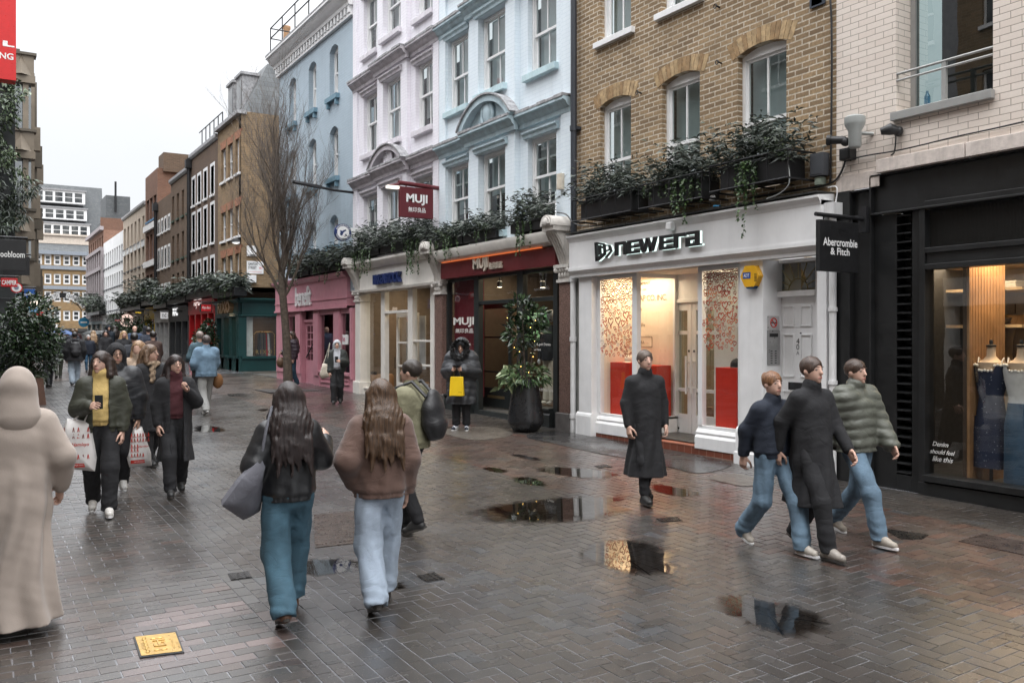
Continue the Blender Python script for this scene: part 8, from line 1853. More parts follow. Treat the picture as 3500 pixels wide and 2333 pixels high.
 v.disp(lambda X, Y, Z: .006*np.sin(Z*17+X*26+Y*14+1)*np.sin(X*33-Z*11+Y*25)+.004*np.sin(Z*75+X*25+Y*30)*np.clip((.3-Z)*5, 0, 1)+.003*np.sin(np.arctan2(Y, np.abs(X)-.09)*6+Z*8)); v.above(hem*k); vol_obj('trousers', v, lm, root)
 sc_, sh = shoe; sm_ = M(sc_, .5, var=.08, name='shoe_upper')
 for sd in (1, -1):
  h_, kn, an, to = Lg[sd]; he = an+np.array((0, -.045*k, -.045*k)); v = Vol(np.minimum(he, to)-.12, np.maximum(he, to)+.12, min(g, .012)*.8)
  v.cone(he, to, .042*k, .036*k, .02, 1.0, 1.0); v.cone(an+np.array((0, -.01, 0)), (an+to)/2+np.array((0, 0, .0)), .045*k, .036*k, .03); v.above(max(0, .003)); s_o = vol_obj('shoe', v, sm_, root)
  d = to-he; q = MB(); nrm = np.array((0, -d[2], d[1])); nrm /= np.linalg.norm(nrm); n_ = 16; ring = []
  for i in range(n_):
   an_ = 2*math.pi*i/n_; p = (he+to)/2+d*(.5+.04/np.linalg.norm(d))*math.cos(an_)*1.08+np.array((1, 0, 0))*.042*k*math.sin(an_)-nrm*.034*k; ring.append(p)
  q.add([tuple(p) for p in ring]+[tuple(p+nrm*.02*k) for p in ring], [tuple(range(n_)), tuple(range(2*n_-1, n_-1, -1))]+[(i, (i+1) % n_, n_+(i+1) % n_, n_+i) for i in range(n_)])
  q.V = [(x, y, max(z, .001)) for x, y, z in q.V]; q.build('sole', WHITE if sum(sc_) > .9 else M((.05, .045, .04), .7, name='dark_sole'), s_o, local=True)
 def garment(name, mat, zhem, ex, open_=0, sleeves=True, puffer=0, collar=0, hood=0, skirt=1.0, sl=1.0, zt=1.43):
  v = Vol((-.55, -.45, max(0, zhem*k-.06)), (.55, .52, H+.1), g)
  cw = (.165 if fem else .185)*k+ex; ch = max(zhem*k, .86*k)
  v.cone((0, -.005, 1.02*k), (0, -.01, 1.2*k), cw*.9, cw*.88, .04, 1.0, .72); v.ell((0, -.012, 1.25*k), (cw*.95, cw*.7, .15*k), .05); v.cone((0, -.01, ch-.04*k), (0, 0, 1.08*k), cw*.98, cw*.9, .05, 1.0, .78)
  if zhem < .8: v.cone((0, 0, (zhem-.06)*k), (0, 0, .95*k), cw*skirt*1.12, cw*.8/(.84+stride*1.8), .06, 1.0, .84+stride*1.8)
  for sd in (1, -1):
   S_, E_, W_, cu = J[sd]; v.cone((.05*sd*k, -.012, 1.405*k-ex*.35), S_+np.array((-.015*sd, -.008, -.045*k-ex*.3)), .05*k+ex*.35, .055*k+ex*.45, .06)
   if sleeves:
    r = (.05*k+ex*.75)*sl; wv = W_-(W_-E_)*.03; v.cone(S_+np.array((-.01*sd, -.005, -.05)), E_, r*1.08, r*1.02, .05); v.cone(E_, wv, r*1.02, r*.72, .025)
  v.cone((0, -.012, 1.37*k), (0, -.004, zt*k), .075*k, .058*k, .05)
  if collar: v.cone((0, -.01, 1.41*k), (0, .0, (1.43+collar)*k), .078*k, .082*k, .02)
  if hood == 1: v.ell((0, -.11*k, 1.43*k), np.array((.12, .075, .085))*k, .04)
  if open_: v.box((-open_, .03, 0), (open_, .6, 1.5*k))
  cr_ = .0009 if zhem < .55 else .0017
  if puffer: v.disp(lambda X, Y, Z: -.011*np.abs(np.sin((Z+.15*np.abs(X))*math.pi/puffer))+.005)
  fa_ = .02 if zhem < .1 else .013; v.disp(lambda X, Y, Z: fa_*np.clip((1.15*k-Z)/.6, 0, 1)*np.sin(np.arctan2(Y, X)*8+2*np.sin(Z*5))+cr_*(1.5*np.sin(Z*24+X*19*np.sign(X)+Y*9)*np.sin(X*14-Z*9+Y*11)+np.sin(Z*60+X*33-Y*21)*np.sin(Y*31+Z*17)))
  if .7 < zhem: v.disp(lambda X, Y, Z: .007*(Z < (zhem+.045)*k)*(np.abs(X) < .2)*(1+.35*np.sin(np.arctan2(Y, X)*60))-.004*np.exp(-((Z-(zhem+.07)*k)/.02)**2))
  v.above(zhem*k)
  return vol_obj(name, v, mat, root)
 if inner: garment('sweater', inner[0], .93, .008, sleeves=False, collar=inner[1])
 for tp in top: garment(*tp[:4], **(tp[4] if len(tp) > 4 else {}))
 if kind in ('hood', 'hijab'):
  v = Vol((-.3, -.32, 1.2*k), (.3, .3, H+.1), g); b_ = 1.0 if kind == 'hijab' else 1.06
  v.ell(hd(0, -.015, 1.615), np.array((.098, .12, .112))*k*b_, .03, yaw=yaw); v.cone(hd(0, -.04, 1.56), hd(0, -.05, 1.4), .1*k, .125*k, .05, 1.1, .9)
  v.ell(hd(0, .13, 1.565), np.array((.066, .1, .095))*k, sub=True, yaw=yaw); v.disp(lambda X, Y, Z: .0025*np.sin(Z*34+Y*45+X*12)*np.sin(Y*21-Z*9)); v.above(1.3*k); vol_obj(kind if kind == 'hood' else 'headscarf', v, hc if not isinstance(hc, tuple) else cloth(hc), root)
 if scarf:
  v = Vol((-.2, -.2, 1.1*k), (.2, .25, 1.6*k), g);
  for i in range(12): a0, a1 = i*math.pi/6, (i+1)*math.pi/6; v.cone((.085*k*math.cos(a0), .075*k*math.sin(a0)+.01, (1.43+.015*(i % 2))*k), (.085*k*math.cos(a1), .075*k*math.sin(a1)+.01, 1.44*k), .036*k, .036*k, .02)
  v.cone((.03, .11*k, 1.42*k), (.05, .14*k, 1.2*k), .05*k, .04*k, .02, 1, .6); v.disp(lambda X, Y, Z: .004*np.sin(Z*80+X*40)); vol_obj('scarf', v, scarf, root)
 root['label'] = lab
 return root, k, J, lambda p: Matrix.Translation((X0, Y0, z0)) @ Matrix.Rotation(rot, 4, 'Z') @ Vector((float(p[0]), float(p[1]), float(p[2])))
D2 = math.pi/180
BLKW = cloth((.012, .012, .014)); BLKL = M((.012, .0125, .014), .38, var=.2, sc=4, bmp=.25, bsc=40, name='black_leather'); NAVYW = cloth((.012, .017, .03)); OLIVE = cloth((.035, .037, .024), .6); BEIGE_ = M((.34, .285, .245), .9, var=.08, sc=2, bmp=.12, bsc=120, name='beige_wool', sheen=.2); KHAKI = cloth((.20, .19, .12)); BROWNW = cloth((.115, .066, .05), .8, sheen=.2); PUFF = cloth((.10, .105, .085), .5)
DENIM = cloth((.055, .12, .165), .85, 300, .2, var=.25); LDENIM = cloth((.36, .43, .52), .85, 300, .2, var=.2); MDENIM = cloth((.13, .2, .27), .85, 300, .2, var=.3); GREYT = cloth((.30, .30, .29)); DKBR = cloth((.06, .035, .028)); YELLOW = cloth((.56, .40, .15), .9, 130, .35); WINE = cloth((.06, .014, .018), .9); GREYH = cloth((.42, .43, .46), .9); PARKA = cloth((.035, .037, .042), .55)
def strap_bag(lab, pts, mat, name='shoulder_bag', thick=.05, handle=None, hm=None):
 q = MB(); q.hexa(pts); q2 = None
 if handle: q.tube(handle, .012, 6)
 return tag(q.build(name, mat, bevel=.012), lab, 'bag')
r_, k_, J_, W1 = person('woman seen from behind in a long beige coat and beige headscarf at the left edge', 60, 2188, 1303, 0, stride=.18, lead=1, arms=('out', 'out'), hair=('hijab', BEIGE_), top=[('coat', BEIGE_, .07, .032, dict(skirt=1.2, sl=1.15))], legs=(BEIGE_, 1.1, .1), g=.0105, bulk=1.1)
r_, k_, J_, W2 = person('woman from behind with long dark hair, black leather jacket and wide blue jeans', 985, 2150, 1348, -6*D2, stride=.24, lead=1, arms=('wave', 'pocket'), hair=('long', (.018, .011, .010)), top=[('jacket', BLKL, .86, .028, dict(sl=1.18, collar=.02))], legs=(DENIM, 1.5, .085), shoe=((.12, .06, .035), .05), g=.0105, bulk=.97)
a = [W2(p) for p in ((-.30, -.16, .78), (-.22, .02, .74), (-.20, .04, .74), (-.28, -.14, .78), (-.30, -.12, 1.08), (-.16, -.02, 1.2), (-.14, .0, 1.2), (-.27, -.10, 1.08))]
GREYTOTE = cloth((.13, .13, .15), .6)
def sheet_bag(lab, W, outline, centre, thick, mat, name, strap=None, smat=None, prints=None):
 """soft bag: outline in the person's frame, pillowed to a real thickness"""
 o = [Vector(p) for p in outline]; c = Vector(centre); n = Vector((0, 0, 0))
 for i in range(len(o)): n += (o[i]-c).cross(o[(i+1) % len(o)]-c)
 n.normalize(); q = MB(); k = len(o); rings = []
 for s_, d in ((1, 0), (.8, .8), (.45, 1.0)):
  rings.append([c+(p-c)*s_+n*thick*.5*d for p in o])
 rings2 = [[c+(p-c)*s_-n*thick*.5*d for p in o] for s_, d in ((.8, .8), (.45, 1.0))]
 V = [p for r in rings for p in r]+[c+n*thick*.5]+[p for r in rings2 for p in r]+[c-n*thick*.5]; m = len(rings)*k
 Fc = [(i*k+j, i*k+(j+1) % k, (i+1)*k+(j+1) % k, (i+1)*k+j) for i in range(2) for j in range(k)]+[(2*k+j, 2*k+(j+1) % k, m) for j in range(k)]
 b = m+1; Fc += [((j+1) % k, j, b+j, b+(j+1) % k) for j in range(k)]+[(b+(j+1) % k, b+j, b+k+j, b+k+(j+1) % k) for j in range(k)]+[(b+k+(j+1) % k, b+k+j, b+2*k) for j in range(k)]
 q.add([W(p) for p in V], Fc); t = thing(name, lab, 'bag', W(c)); q.build('pouch', mat, t, smooth=60)
 if strap: q = MB(); q.tube([W(p) for p in strap], .01, 6); q.build('strap', smat or mat, t, smooth=60)
 if prints: prints(t, c, n, o)
 return t
def dense(pts, n=5): return [tuple(np.array(pts[i])*(1-u/n)+np.array(pts[(i+1) % len(pts)])*u/n) for i in range(len(pts)) for u in range(n)]
sheet_bag('large slouchy grey tote on the shoulder of the woman in black leather', W2, dense([(-.20, -.12, 1.12), (-.16, .03, 1.1), (-.2, .1, .72), (-.3, -.02, .70), (-.46, -.2, .84), (-.34, -.2, 1.0)]), (-.27, -.07, .9), .12, GREYTOTE, 'tote_bag', [(-.2, -.1, 1.1), (-.17, -.12, 1.3), (-.12, -.06, 1.45), (-.12, .08, 1.38), (-.17, .06, 1.1)])
r_, k_, J_, W3 = person('woman from behind with wavy brown hair, brown jacket and pale blue wide jeans', 1300, 2118, 1338, -10*D2, stride=.2, lead=1, arms=('hang', 'pocket'), hair=('long', (.06, .032, .016)), top=[('jacket', BROWNW, .84, .036, dict(sl=1.22, collar=.02))], legs=(LDENIM, 1.5, .08), shoe=((.03, .025, .022), .05), g=.0105, bulk=.97)
r_, k_, J_, W4 = person('person in a khaki jacket with a black backpack, half hidden by the brown jacket', 1405, 1862, 1272, 40*D2, fem=False, stride=.1, arms=('hang', 'fwd'), hair=('short', (.025, .018, .014)), top=[('jacket', KHAKI, .85, .05, dict(sl=1.2, collar=.03))], legs=(BLKW, 1.1, .08), shoe=((.02, .02, .02), .05))
def backpack(lab, W, m, k=1):
 v = Vol((-.25, -.45, .8), (.25, .05, 1.5), .014); v.ell((0, -.23*k, 1.14*k), (.17, .1, .24), .02); v.ell((0, -.3*k, 1.05*k), (.13, .06, .13), .03); v.disp(lambda X, Y, Z: .004*np.sin(Z*40)); V, Q = v.mesh()
 t = thing('backpack', lab, 'backpack', W((0, -.2, 1.1))); V = np.array([W(p) for p in V])-np.array(wloc(t)); npmesh('pouch', V, Q, m, t, smooth=True); q = MB()
 for sd in (1, -1): q.tube([W(p) for p in ((sd*.1, -.2, 1.32*k), (sd*.11, -.06, 1.46*k), (sd*.12, .1, 1.4*k), (sd*.14, .12, 1.2*k), (sd*.15, -.1, 1.0*k))], .018, 6)
 q.build('strap', m, t, smooth=60); return t
BPK = cloth((.018, .018, .02), .5)
backpack('black backpack worn by the person in khaki', W4, BPK)
r_, k_, J_, WA = person('woman in a dark top and pale jeans, first of three hurrying past the side door', 2640, 1912, 1312, 172*D2, stride=.3, lead=-1, arms=('back', 'hold'), hair=('bun', (.16, .075, .035)), top=[('jacket', NAVYW, .88, .03, dict(collar=.02))], legs=(MDENIM, 1.35, .05), shoe=((.45, .41, .36), .05))
r_, k_, J_, WB = person('tall figure in long black coat, middle of three hurrying past the side door', 2775, 1925, 1262, 176*D2, fem=False, stride=.26, lead=1, arms=('back', 'fwd'), hair=('short', (.05, .03, .022)), top=[('coat', BLKW, .42, .01, dict(collar=.03, sl=1.1))], legs=(BLKW, 1.15, .06), shoe=((.28, .25, .22), .05))
r_, k_, J_, WC = person('figure in olive quilted jacket and jeans, last of three passing the side door', 2925, 1880, 1270, 178*D2, fem=False, stride=.32, lead=1, arms=('back', 'fwd'), hair=('short', (.045, .026, .018)), top=[('puffer_jacket', PUFF, .84, .045, dict(puffer=.085, sl=1.3, collar=.05))], legs=(MDENIM, 1.2, .06), shoe=((.36, .32, .27), .05))
r_, k_, J_, WD = person('person in a long black coat and black boots walking past the white cap shop', 2205, 1752, 1238, 165*D2, fem=False, stride=.16, lead=1, arms=('hang', 'hang'), hair=('short', (.09, .065, .05)), top=[('coat', BLKW, .30, .008, dict(collar=.03, skirt=1.1, sl=1.1))], legs=(BLKW, 1.0, .1), shoe=((.014, .013, .012), .05))
HB_RED = M((.50, .035, .02), .6, name='red_print'); HB_BRN = M((.2, .05, .03), .6, name='brown_print'); HB_W = M((.72, .69, .67), .35, var=.06, sc=9, bmp=.3, bsc=14, name='white_plastic_bag')
def soldier_prints(t, c, n, o):
 up = Vector((0, 0, 1)); rt = up.cross(n).normalized()
 if (PW(c+n)-PW(c)).y > 0: n = -n; rt = -rt
 zs = [p.z for p in o]; z0, z1 = min(zs), max(zs); xs = [(p-c).dot(rt) for p in o]; hw = max(xs)*.78; th = PT; q = MB(); pos = lambda x, z: PW(Vector((c.x, c.y, z))+rt*x+n*(th*.5*(1.02-.25*min(1, abs(x)/hw)**2-.35*abs(2*(z-z0)/(z1-z0)-1)**3)+.006))
 for row, zz in enumerate((.80, .68, .53, .43, .30)):
  z = z0+(z1-z0)*zz; nn = 7
  for i in range(nn):
   x = -hw+2*hw*(i+.5)/nn
   if row in (2, 3) and i > 2: continue
   s_ = .017; q.add([pos(x-s_*.7, z-s_*1.4), pos(x-s_*.2, z-s_*1.4), pos(x, z+.003), pos(x+s_*.2, z-s_*1.4), pos(x+s_*.7, z-s_*1.4), pos(x+s_*.3, z+s_), pos(x, z+s_*1.7), pos(x-s_*.3, z+s_)], [(0, 1, 2, 7), (2, 3, 4, 5), (2, 5, 6, 7)], i % 2)
 z = z0+(z1-z0)*.14
 for i in range(8): x0, x1 = -hw*.95+hw*1.9*i/8, -hw*.95+hw*1.9*(i+1)/8; q.add([pos(x0, z-.02), pos(x1, z-.02), pos(x1, z+.02), pos(x0, z+.02)], [(0, 1, 2, 3)], 0)
 text(q, lambda x, y, d: pos(x-.02, z0+(z1-z0)*.48+y), 'Hamleys', width=hw*1.05, shear=.35, mi=0, off=.012); text(q, lambda x, y, d: pos(x-hw*.62, z-.008+y)+(PW(n*.003)-PW(n*0)), 'www.hamleys.com', width=hw*1.2, mi=2)
 q.build('printing', [HB_RED, HB_BRN, WHITE], t)
r_, k_, J_, W5 = person('smiling woman in a yellow jumper and olive jacket looking aside with a phone', 345, 1792, 1242, 172*D2, stride=.2, lead=-1, arms=('phone', 'hang'), hair=('bob', (.028, .017, .013)), top=[('jacket', OLIVE, .86, .035, dict(open_=.075, sl=1.2))], inner=(YELLOW, .05), legs=(BLKW, 1.3, .06), shoe=((.55, .53, .5), .05), yaw=-28*D2, g=.0095)
PW, PT = W5, .16
def phone(lab, W, c):
 c = np.array(c); q = MB(); f = [(-.038, 0, -.075), (.038, 0, -.075), (.038, .012, -.075), (-.038, .012, -.075), (-.038, .05, .07), (.038, .05, .07), (.038, .062, .07), (-.038, .062, .07)]
 q.hexa([W(c+np.array(p)) for p in f]); tag(q.build('phone', M((.015, .02, .022), .2, name='phone_glass'), bevel=.003), lab, 'phone')
hw_ = J_[1][2]; bx_ = hw_[0]+.12
sheet_bag('big white carrier bag with red toy soldier rows hung on the arm with the phone', W5, dense([(bx_-.12, .1, .98), (bx_+.1, .06, 1.02), (bx_+.22, .02, .66), (bx_+.16, .02, .5), (bx_-.16, .1, .46), (bx_-.18, .1, .6)], 6), (bx_+.02, .06, .72), PT, HB_W, 'carrier_bag', [(bx_-.06, .09, .98), (hw_[0]-.02, hw_[1]-.06, hw_[2]+.02), (bx_+.04, .07, 1.0)], None, soldier_prints)
phone('dark smartphone in the hand of the woman in the yellow jumper', W5, hw_+np.array((-.085, .05, .05)))
r_, k_, J_, W6 = person('hooded person in black with glasses behind the woman in the yellow jumper', 398, 1722, 1218, 178*D2, skin='mid', fem=False, stride=.16, arms=('hang', 'bag'), hair=('hood', BLKW), top=[('jacket', cloth((.018, .019, .022), .5), .84, .05, dict(sl=1.2, collar=.03))], legs=(BLKW, 1.2, .07), shoe=((.6, .58, .55), .05), glasses=True, yaw=5*D2, g=.0095)
PW, PT = W6, .13; wr = J_[-1][2]
sheet_bag('second white carrier bag with toy soldier rows held low between two people', W6, dense([(wr[0]-.04, .04, wr[2]-.1), (wr[0]+.06, .06, wr[2]-.1), (wr[0]+.13, .06, .42), (wr[0]+.1, .05, .3), (wr[0]-.15, .05, .3), (wr[0]-.14, .05, .46)], 6), (wr[0]-.01, .05, .5), PT, HB_W, 'carrier_bag', [(wr[0]-.02, .04, wr[2]-.1), (wr[0], wr[1], wr[2]-.07), (wr[0]+.04, .06, wr[2]-.1)], None, soldier_prints)
q = MB(); p = W6((-.12, .19, 1.3)); text(q, lambda x, y, d: W6((-.05-x, .172, 1.27+y)), ')', width=.05, height=.02, off=.01); ob_ = q.build('badge', WHITE, None); tag(ob_, 'small white curved badge on the black hooded jacket', 'badge')
r_, k_, J_, W7 = person('woman with glasses and long dark hair in a long black coat over a wine jumper', 600, 1726, 1254, 176*D2, stride=.2, lead=1, arms=('hang', 'strap'), hair=('long', (.02, .012, .011)), top=[('coat', BLKW, .42, .025, dict(open_=.07, sl=1.15, skirt=1.05))], inner=(WINE, .04), legs=(BLKW, 1.25, .06), shoe=((.02, .02, .02), .05), glasses=True, yaw=10*D2, g=.0095)
r_, k_, J_, W8 = person('woman in glasses, black coat and checked scarf glancing right', 560, 1560, 1208, 200*D2, stride=.12, arms=('hang', 'hang'), hair=('bob', (.10, .06, .035)), top=[('coat', BLKW, .5, .045, {})], legs=(BLKW, 1.1, .08), shoe=((.02, .02, .02), .05), glasses=True, yaw=30*D2, scarf=M((.25, .18, .12), .9, var=.6, sc=22, name='checked_wool'), at_=(2.15, 13.2), H=1.70)
r_, k_, J_, W8b = person('blonde woman in a tan fur trimmed coat partly behind the scarf woman', 535, 1540, 1196, 150*D2, stride=.12, arms=('hang', 'hang'), hair=('long', (.26, .16, .09)), top=[('coat', cloth((.36, .27, .2), .95, 60, .5), .5, .06, dict(collar=.06))], legs=(BLKW, 1.1, .08), shoe=((.02, .02, .02), .05), at_=(2.2, 14.6), H=1.73, g=.014)
r_, k_, J_, W9 = person('man from behind in a blue denim shirt and grey trousers by the green corner shop', 705, 1455, 1186, 8*D2, fem=False, stride=.22, arms=('fwd', 'hold'), hair=('short', (.07, .055, .05)), top=[('shirt', cloth((.14, .22, .30), .85, 300, .2), .82, .05, dict(sl=1.2, collar=.02))], legs=(GREYT, 1.3, .06), shoe=((.5, .48, .42), .05), g=.014, bulk=1.08)
q = MB(); p = W9((.3, .12, .72)); v = Vol((-.2, -.15, -.25), (.2, .15, .25), .02); v.ell((0, 0, 0), (.12, .08, .17), .02); V, Q = v.mesh(); o = npmesh('shoulder_bag', V+np.array(p), Q, M((.2, .09, .03), .7, name='brown_suede'), smooth=True); tag(o, 'brown suede bag at the hip of the man in the denim shirt', 'bag')
person('person with grey streaked hair just beyond the man in the denim shirt', 690, 1420, 1182, 10*D2, stride=.15, hair=('short', (.2, .16, .14)), top=[('jacket', cloth((.05, .09, .11)), .8, .05, {})], legs=(BLKW, 1.1, .08), at_=(4.7, 22.0), H=1.78, g=.018, arms=('hang', 'hold'))
person('dark haired person in a dark brown jacket in front of the grey cosmetics shop', 595, 1400, 1187, 5*D2, stride=.2, hair=('short', (.015, .012, .01)), top=[('jacket', DKBR, .82, .05, {})], legs=(BLKW, 1.1, .08), at_=(4.3, 26), H=1.76, g=.018)
person('man from behind in a plain charcoal jumper and dark trousers', 483, 1392, 1181, -4*D2, fem=False, stride=.2, hair=('short', (.014, .012, .011)), top=[('jumper', cloth((.022, .024, .03)), .82, .04, {})], legs=(BLKW, 1.1, .08), at_=(3.3, 22.5), H=1.77, g=.017)
r_, k_, J_, Wq = person('person in a black jacket and pale jeans walking away with a dark backpack', 255, 1355, 1174, 2*D2, fem=False, stride=.15, arms=('hang', 'hang'), hair=('short', (.014, .012, .012)), top=[('jacket', BLKW, .78, .06, dict(sl=1.3, hood=1))], legs=(cloth((.3, .36, .42), .85), 1.45, .04), g=.016, shoe=((.4, .4, .4), .05)); backpack('dark backpack on the person in pale jeans', Wq, BPK, 1.03)
r_, k_, J_, Wq = person('person all in black with a big black backpack near the planter', 168, 1362, 1178, 10*D2, fem=False, stride=.2, hair=('short', (.02, .015, .012)), top=[('jacket', BLKW, .8, .06, {})], legs=(BLKW, 1.1, .06), g=.016, shoe=((.02, .02, .02), .05)); backpack('black backpack on the person near the planter', Wq, BLKW)
person('man in a black jacket and olive trousers beside the blue umbrella', 200, 1332, 1162, 4*D2, fem=False, stride=.18, arms=('hold', 'hang'), hair=('short', (.03, .022, .018)), top=[('jacket', cloth((.02, .028, .026), .6), .82, .055, {})], legs=(cloth((.04, .045, .03)), 1.0, .08), g=.017, shoe=((.03, .03, .025), .05))
person('grey haired man in a navy jacket and jeans walking towards the camera', 302, 1310, 1184, 176*D2, fem=False, stride=.18, hair=('short', (.42, .41, .4)), top=[('jacket', NAVYW, .8, .05, {})], legs=(cloth((.03, .08, .14)), 1.0, .08), g=.018, shoe=((.04, .03, .025), .05))
person('dark haired woman in black among the approaching crowd', 345, 1320, 1187, 172*D2, stride=.15, hair=('long', (.02, .014, .012)), top=[('jacket', BLKW, .78, .045, {})], legs=(BLKW, 1.1, .08), at_=(4.4, 37.0), H=1.7, g=.02)
person('fair haired woman in a black coat among the approaching crowd', 378, 1320, 1186, 184*D2, stride=.15, hair=('long', (.34, .22, .12)), top=[('coat', BLKW, .5, .045, {})], legs=(BLKW, 1.1, .08), at_=(4.3, 31.5), H=1.73, g=.018)
person('bald man in a blue checked jacket in the crowd', 415, 1320, 1170, 170*D2, fem=False, stride=.15, hair=('bald', (.3, .2, .15)), top=[('jacket', cloth((.03, .05, .09), .9), .8, .05, {})], legs=(BLKW, 1.1, .08), at_=(5.3, 36), H=1.86, g=.018)
person('man in a navy coat from behind left of the potted bushes', 452, 1330, 1174, 5*D2, fem=False, stride=.15, hair=('short', (.02, .016, .014)), top=[('coat', NAVYW, .6, .055, {})], legs=(BLKW, 1.1, .08), at_=(5.3, 33), H=1.82, g=.018)
person('person in dark navy leaning behind the planter at the left edge', 20, 1400, 1200, 300*D2, fem=False, stride=.1, hair=('short', (.02, .015, .012)), top=[('jacket', NAVYW, .8, .05, {})], legs=(BLKW, 1.1, .08), at_=(.62, 26.2), H=1.7, g=.018, arms=('hold', 'hold'))
r_, k_, J_, Wh = person('woman with a grey hood up, black jacket and black trousers reading her phone', 1152, 1418, 1203, 158*D2, skin='fair', stride=.1, arms=('hang', 'phone'), hair=('hood', GREYH), top=[('jacket', cloth((.02, .024, .022), .7), .84, .05, dict(open_=.08, sl=1.25))], inner=(GREYH, .03), legs=(BLKW, 1.35, .05), shoe=((.02, .02, .02), .05), g=.0115)
CREAMC = cloth((.5, .45, .37), .9)
sheet_bag('cream canvas tote on the shoulder of the woman with the grey hood', Wh, dense([(.2, .06, .98), (.34, .0, .96), (.42, -.02, .68), (.36, .0, .6), (.18, .06, .64)]), (.3, .02, .8), .1, CREAMC, 'tote_bag', [(.22, .06, .97), (.2, .08, 1.2), (.17, .02, 1.45), (.24, -.08, 1.2), (.32, .0, .97)])
phone('dark phone held by the woman with the grey hood', Wh, J_[-1][2]+np.array((.085, .05, .05)))
r_, k_, J_, Wp = person('person in a long charcoal parka with fur trimmed hood looking at a phone', 1577, 1508, 1200, 138*D2, skin='mid', fem=False, stride=0.0, arms=('phone', 'phone'), hair=('short', (.01, .01, .01)), top=[('parka', PARKA, .5, .075, dict(puffer=.13, sl=1.35, collar=.04))], legs=(BLKW, 1.25, .1), shoe=((.62, .64, .68), .05), g=.0105, pitch=.55, group='people standing by the shops')
v = Vol((-.3, -.3, 1.2*k_), (.3, .35, 1.95*k_), .0105); v.ell((0, -.02, 1.62*k_), (.135, .14, .13), .03); v.cone((0, -.04, 1.55*k_), (0, -.03, 1.4*k_), .12, .14, .04); v.ell((0, .17, 1.5*k_), (.075, .14, .12), sub=True); vol_obj('hood', v, PARKA, r_)
rs = np.random.RandomState(4); n = 2600; an = rs.rand(n)*6.283; P = np.stack([.115*np.cos(an), .10+.035*np.sin(an)*-1+rs.randn(n)*.016, 1.53*k_+.125*np.sin(an)], 1); D = np.stack([np.cos(an)*.8, .55+rs.randn(n)*.3, np.sin(an)*.8], 1)+rs.randn(n, 3)*.45
FUR = leafmat((.006, .006, .006), (.03, .028, .027), .8, 'black_fur'); o = leaf_mesh('fur_trim', P, D, rs.uniform(.05, .1, n), .012, FUR, None, rs, .2); o.parent = r_
YB_ = M((.75, .5, .01), .4, var=.05, bmp=.15, bsc=12, name='yellow_bag'); ww = (J_[1][2]+J_[-1][2])/2
t = thing('carrier_bag', 'small bright yellow carrier bag hanging from the hands of the parka wearer', 'bag', Wp((0, .3, .9))); q = MB(); zc = ww[2]-.16
q.hexa([Wp(p) for p in ((-.13, ww[1]+.03, zc-.30), (.13, ww[1]+.03, zc-.30), (.13, ww[1]+.13, zc-.30), (-.13, ww[1]+.13, zc-.30), (-.115, ww[1]+.06, zc+.04), (.115, ww[1]+.06, zc+.04), (.115, ww[1]+.1, zc+.04), (-.115, ww[1]+.1, zc+.04))]); q.build('pouch', YB_, t, bevel=.01)
q = MB(); q.tube([Wp(p) for p in ((-.06, ww[1]+.08, zc+.04), (-.05, ww[1]+.08, zc+.15), (.05, ww[1]+.08, zc+.15), (.06, ww[1]+.08, zc+.04))], .006, 6); text(q, lambda x, y, d: Wp((-.03-x, ww[1]+.128, zc-.24+y)), 'SUNNEI', width=.07); q.build('handle', M((.12, .09, .02), .6, name='dark_print'), t)
q = MB(); p = ww+np.array((0, .1, .06)); q.hexa([Wp(p+np.array(d)) for d in ((-.07, -.04, -.02), (.07, -.04, -.02), (.07, .04, .01), (-.07, .04, .01), (-.07, -.04, -.01), (.07, -.04, -.01), (.07, .04, .02), (-.07, .04, .02))]); tag(q.build('phone', M((.02, .022, .026), .2, name='phone_glass')), 'dark phone held in both hands of the parka wearer', 'phone')
SHB = M((.012, .016, .03), .45, name='navy_shoe_panel')
for so in [c for c in r_.children if c.name.startswith('shoe')]:
 xs = [v_.co for v_ in so.data.vertices]; so.data.materials.append(SHB); so.data.materials.append(M((.7, .7, .72), .5, name='white_shoe'))
 y0_, y1_ = min(v_.y for v_ in xs), max(v_.y for v_ in xs)
 for pl in so.data.polygons:
  c = pl.center; u = (c.y-y0_)/(y1_-y0_); pl.material_index = 1 if (u > .8 or (u < .25 and c.z < .08) or (c.z > .075 and .35 < u < .7)) else 0
r_, k_, J_, Wt = person('woman in a dark purple jacket with a brown bag beside the bare tree', 985, 1362, 1208, 100*D2, stride=.12, arms=('hold', 'hang'), hair=('long', (.05, .03, .02)), top=[('jacket', cloth((.03, .017, .026), .6), .84, .05, dict(puffer=.1, sl=1.2))], legs=(cloth((.02, .05, .08)), 1.2, .07), shoe=((.03, .03, .03), .05), g=.014, at_=(8.25, 26.0), H=1.66)
q = MB(); p = Wt((.3, .2, .72)); q.ball((p.x, p.y, p.z), (.14, .14, .17), 14); q.tube([(p.x-.08, p.y, p.z+.13), (p.x, p.y, p.z+.36), (p.x+.08, p.y, p.z+.13)], .012, 6); tag(q.build('shoulder_bag', M((.12, .065, .035), .6, name='brown_leather_bag'), smooth=60), 'round brown leather bag carried by the woman at the bare tree', 'bag')
cr = random.Random(21); CT_ = [(.012, .012, .014), (.02, .022, .03), (.03, .028, .025), (.012, .02, .03), (.06, .05, .045), (.1, .09, .08), (.16, .13, .1), (.05, .02, .02)]
HT = [(.02, .015, .012), (.05, .03, .02), (.3, .2, .12), (.02, .014, .012), (.12, .08, .05)]
protos = {}
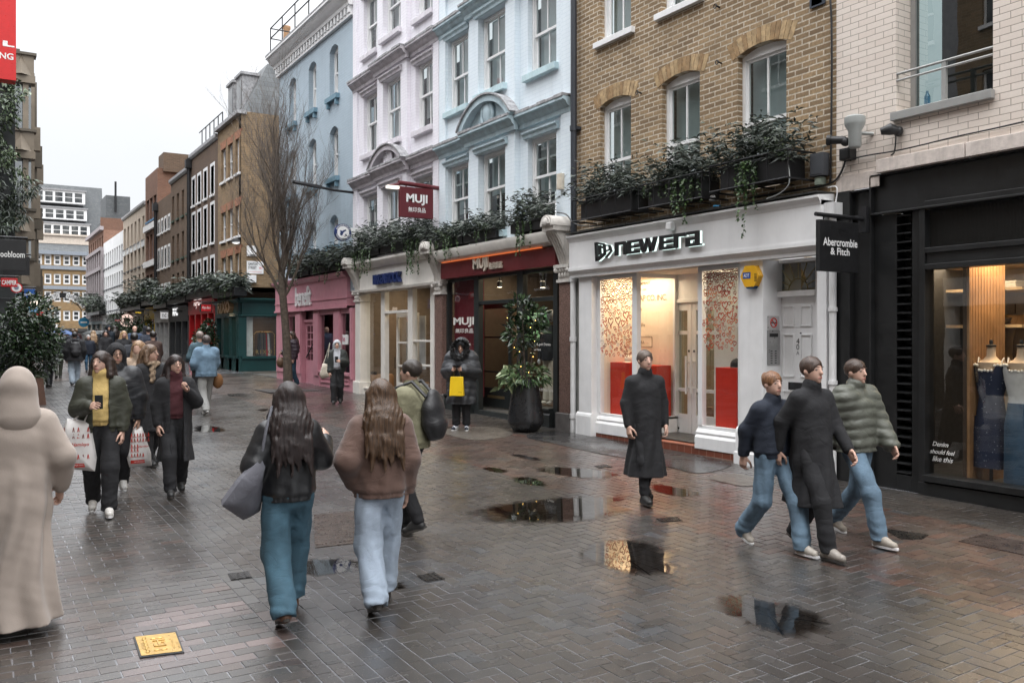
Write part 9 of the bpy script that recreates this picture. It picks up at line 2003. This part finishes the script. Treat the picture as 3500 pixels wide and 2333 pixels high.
lay = [(2.9, 44), (3.6, 41), (4.6, 43), (5.6, 46), (6.4, 50), (3.4, 50), (4.4, 53), (5.2, 57), (6.6, 60), (4.0, 62), (5.8, 67), (4.9, 72), (6.2, 76), (7.2, 70), (5.2, 82), (6.8, 84), (7.6, 58), (7.4, 47), (3.2, 57), (6.1, 55)]
cols = 'black navy charcoal slate brown grey tan plum'.split(); hcol = 'dark brown|chestnut|fair|black|light brown'.split('|')
for i, (x, y) in enumerate(lay):
 ci, hi = i % 8, (i*3+1) % 5; aw = i % 3 != 0; hood = i % 7 == 3; kk = ['jacket', 'coat'][i % 2]
 lab = f"far person {'leaving' if aw else 'approaching'} in {cols[ci]} {kk}, {'hood up' if hood else hcol[hi]+' hair'}, {'mid street' if x < 5.5 else 'nearer the shops'}"
 person(lab, 0, 0, 0, (cr.uniform(-.2, .2) if aw else math.pi+cr.uniform(-.3, .3)), fem=i % 2 == 0, stride=cr.uniform(.1, .22), lead=cr.choice((1, -1)), arms=cr.choice((('hang', 'hang'), ('fwd', 'back'), ('hold', 'hang'))), hair=(('hood', cloth(CT_[ci])) if hood else (('long', 'short')[i % 2], HT[hi])), top=[(kk, cloth(CT_[ci]), .8 if i % 2 == 0 else .5, .05, {})], legs=((BLKW, cloth((.04, .07, .11)), cloth((.05, .045, .04)))[i % 3], 1.15, .08), shoe=((.05, .05, .05), .05), g=.026, at_=(x, y), H=cr.uniform(1.62, 1.85), group='crowd far down the street')
def umbrella(lab, x, y, ztop, r, m):
 t = thing('umbrella', lab, 'umbrella', (x, y, ztop)); q = MB(); n = 8; V = [(x, y, ztop)]
 for j in range(1, 5):
  rr = r*j/4
  for i in range(n*3):
   a = 2*math.pi*i/(n*3); sag = .03*math.cos(a*n)*j/4; V.append((x+rr*math.cos(a), y+rr*math.sin(a), ztop-.34*r*(j/4)**2-sag+.0))
 m_ = n*3; q.V = V; q.Fc = [(0, 1+i, 1+(i+1) % m_) for i in range(m_)]+[(1+(j-1)*m_+i, 1+j*m_+i, 1+j*m_+(i+1) % m_, 1+(j-1)*m_+(i+1) % m_) for j in range(1, 4) for i in range(m_)]; q.Mi = [0]*len(q.Fc); q.build('canopy', m, t, smooth=70)
 q = MB(); q.tube([(x, y, ztop+.06), (x, y, ztop-.85)], .01, 6)
 for i in range(n): a = 2*math.pi*(i+.5)/n; q.tube([(x, y, ztop-.02), (x+r*math.cos(a), y+r*math.sin(a), ztop-.36*r)], .005, 4)
 q.build('shaft', IRON, t)
p = FYp(197, 1163, 38.5); umbrella('blue umbrella open above the crowd near the planter', p[0], 38.5, p[1], .62, M((.015, .07, .22), .5, name='blue_nylon'))
p = FYp(318, 1168, 48); umbrella('left one of two touching black umbrellas in the crowd', p[0], 48, p[1], .55, M((.03, .035, .035), .45, name='black_nylon'))
p = FYp(342, 1168, 49); umbrella('right one of two touching black umbrellas in the crowd', p[0], 49, p[1], .55, M((.035, .038, .038), .45, name='dark_nylon'))
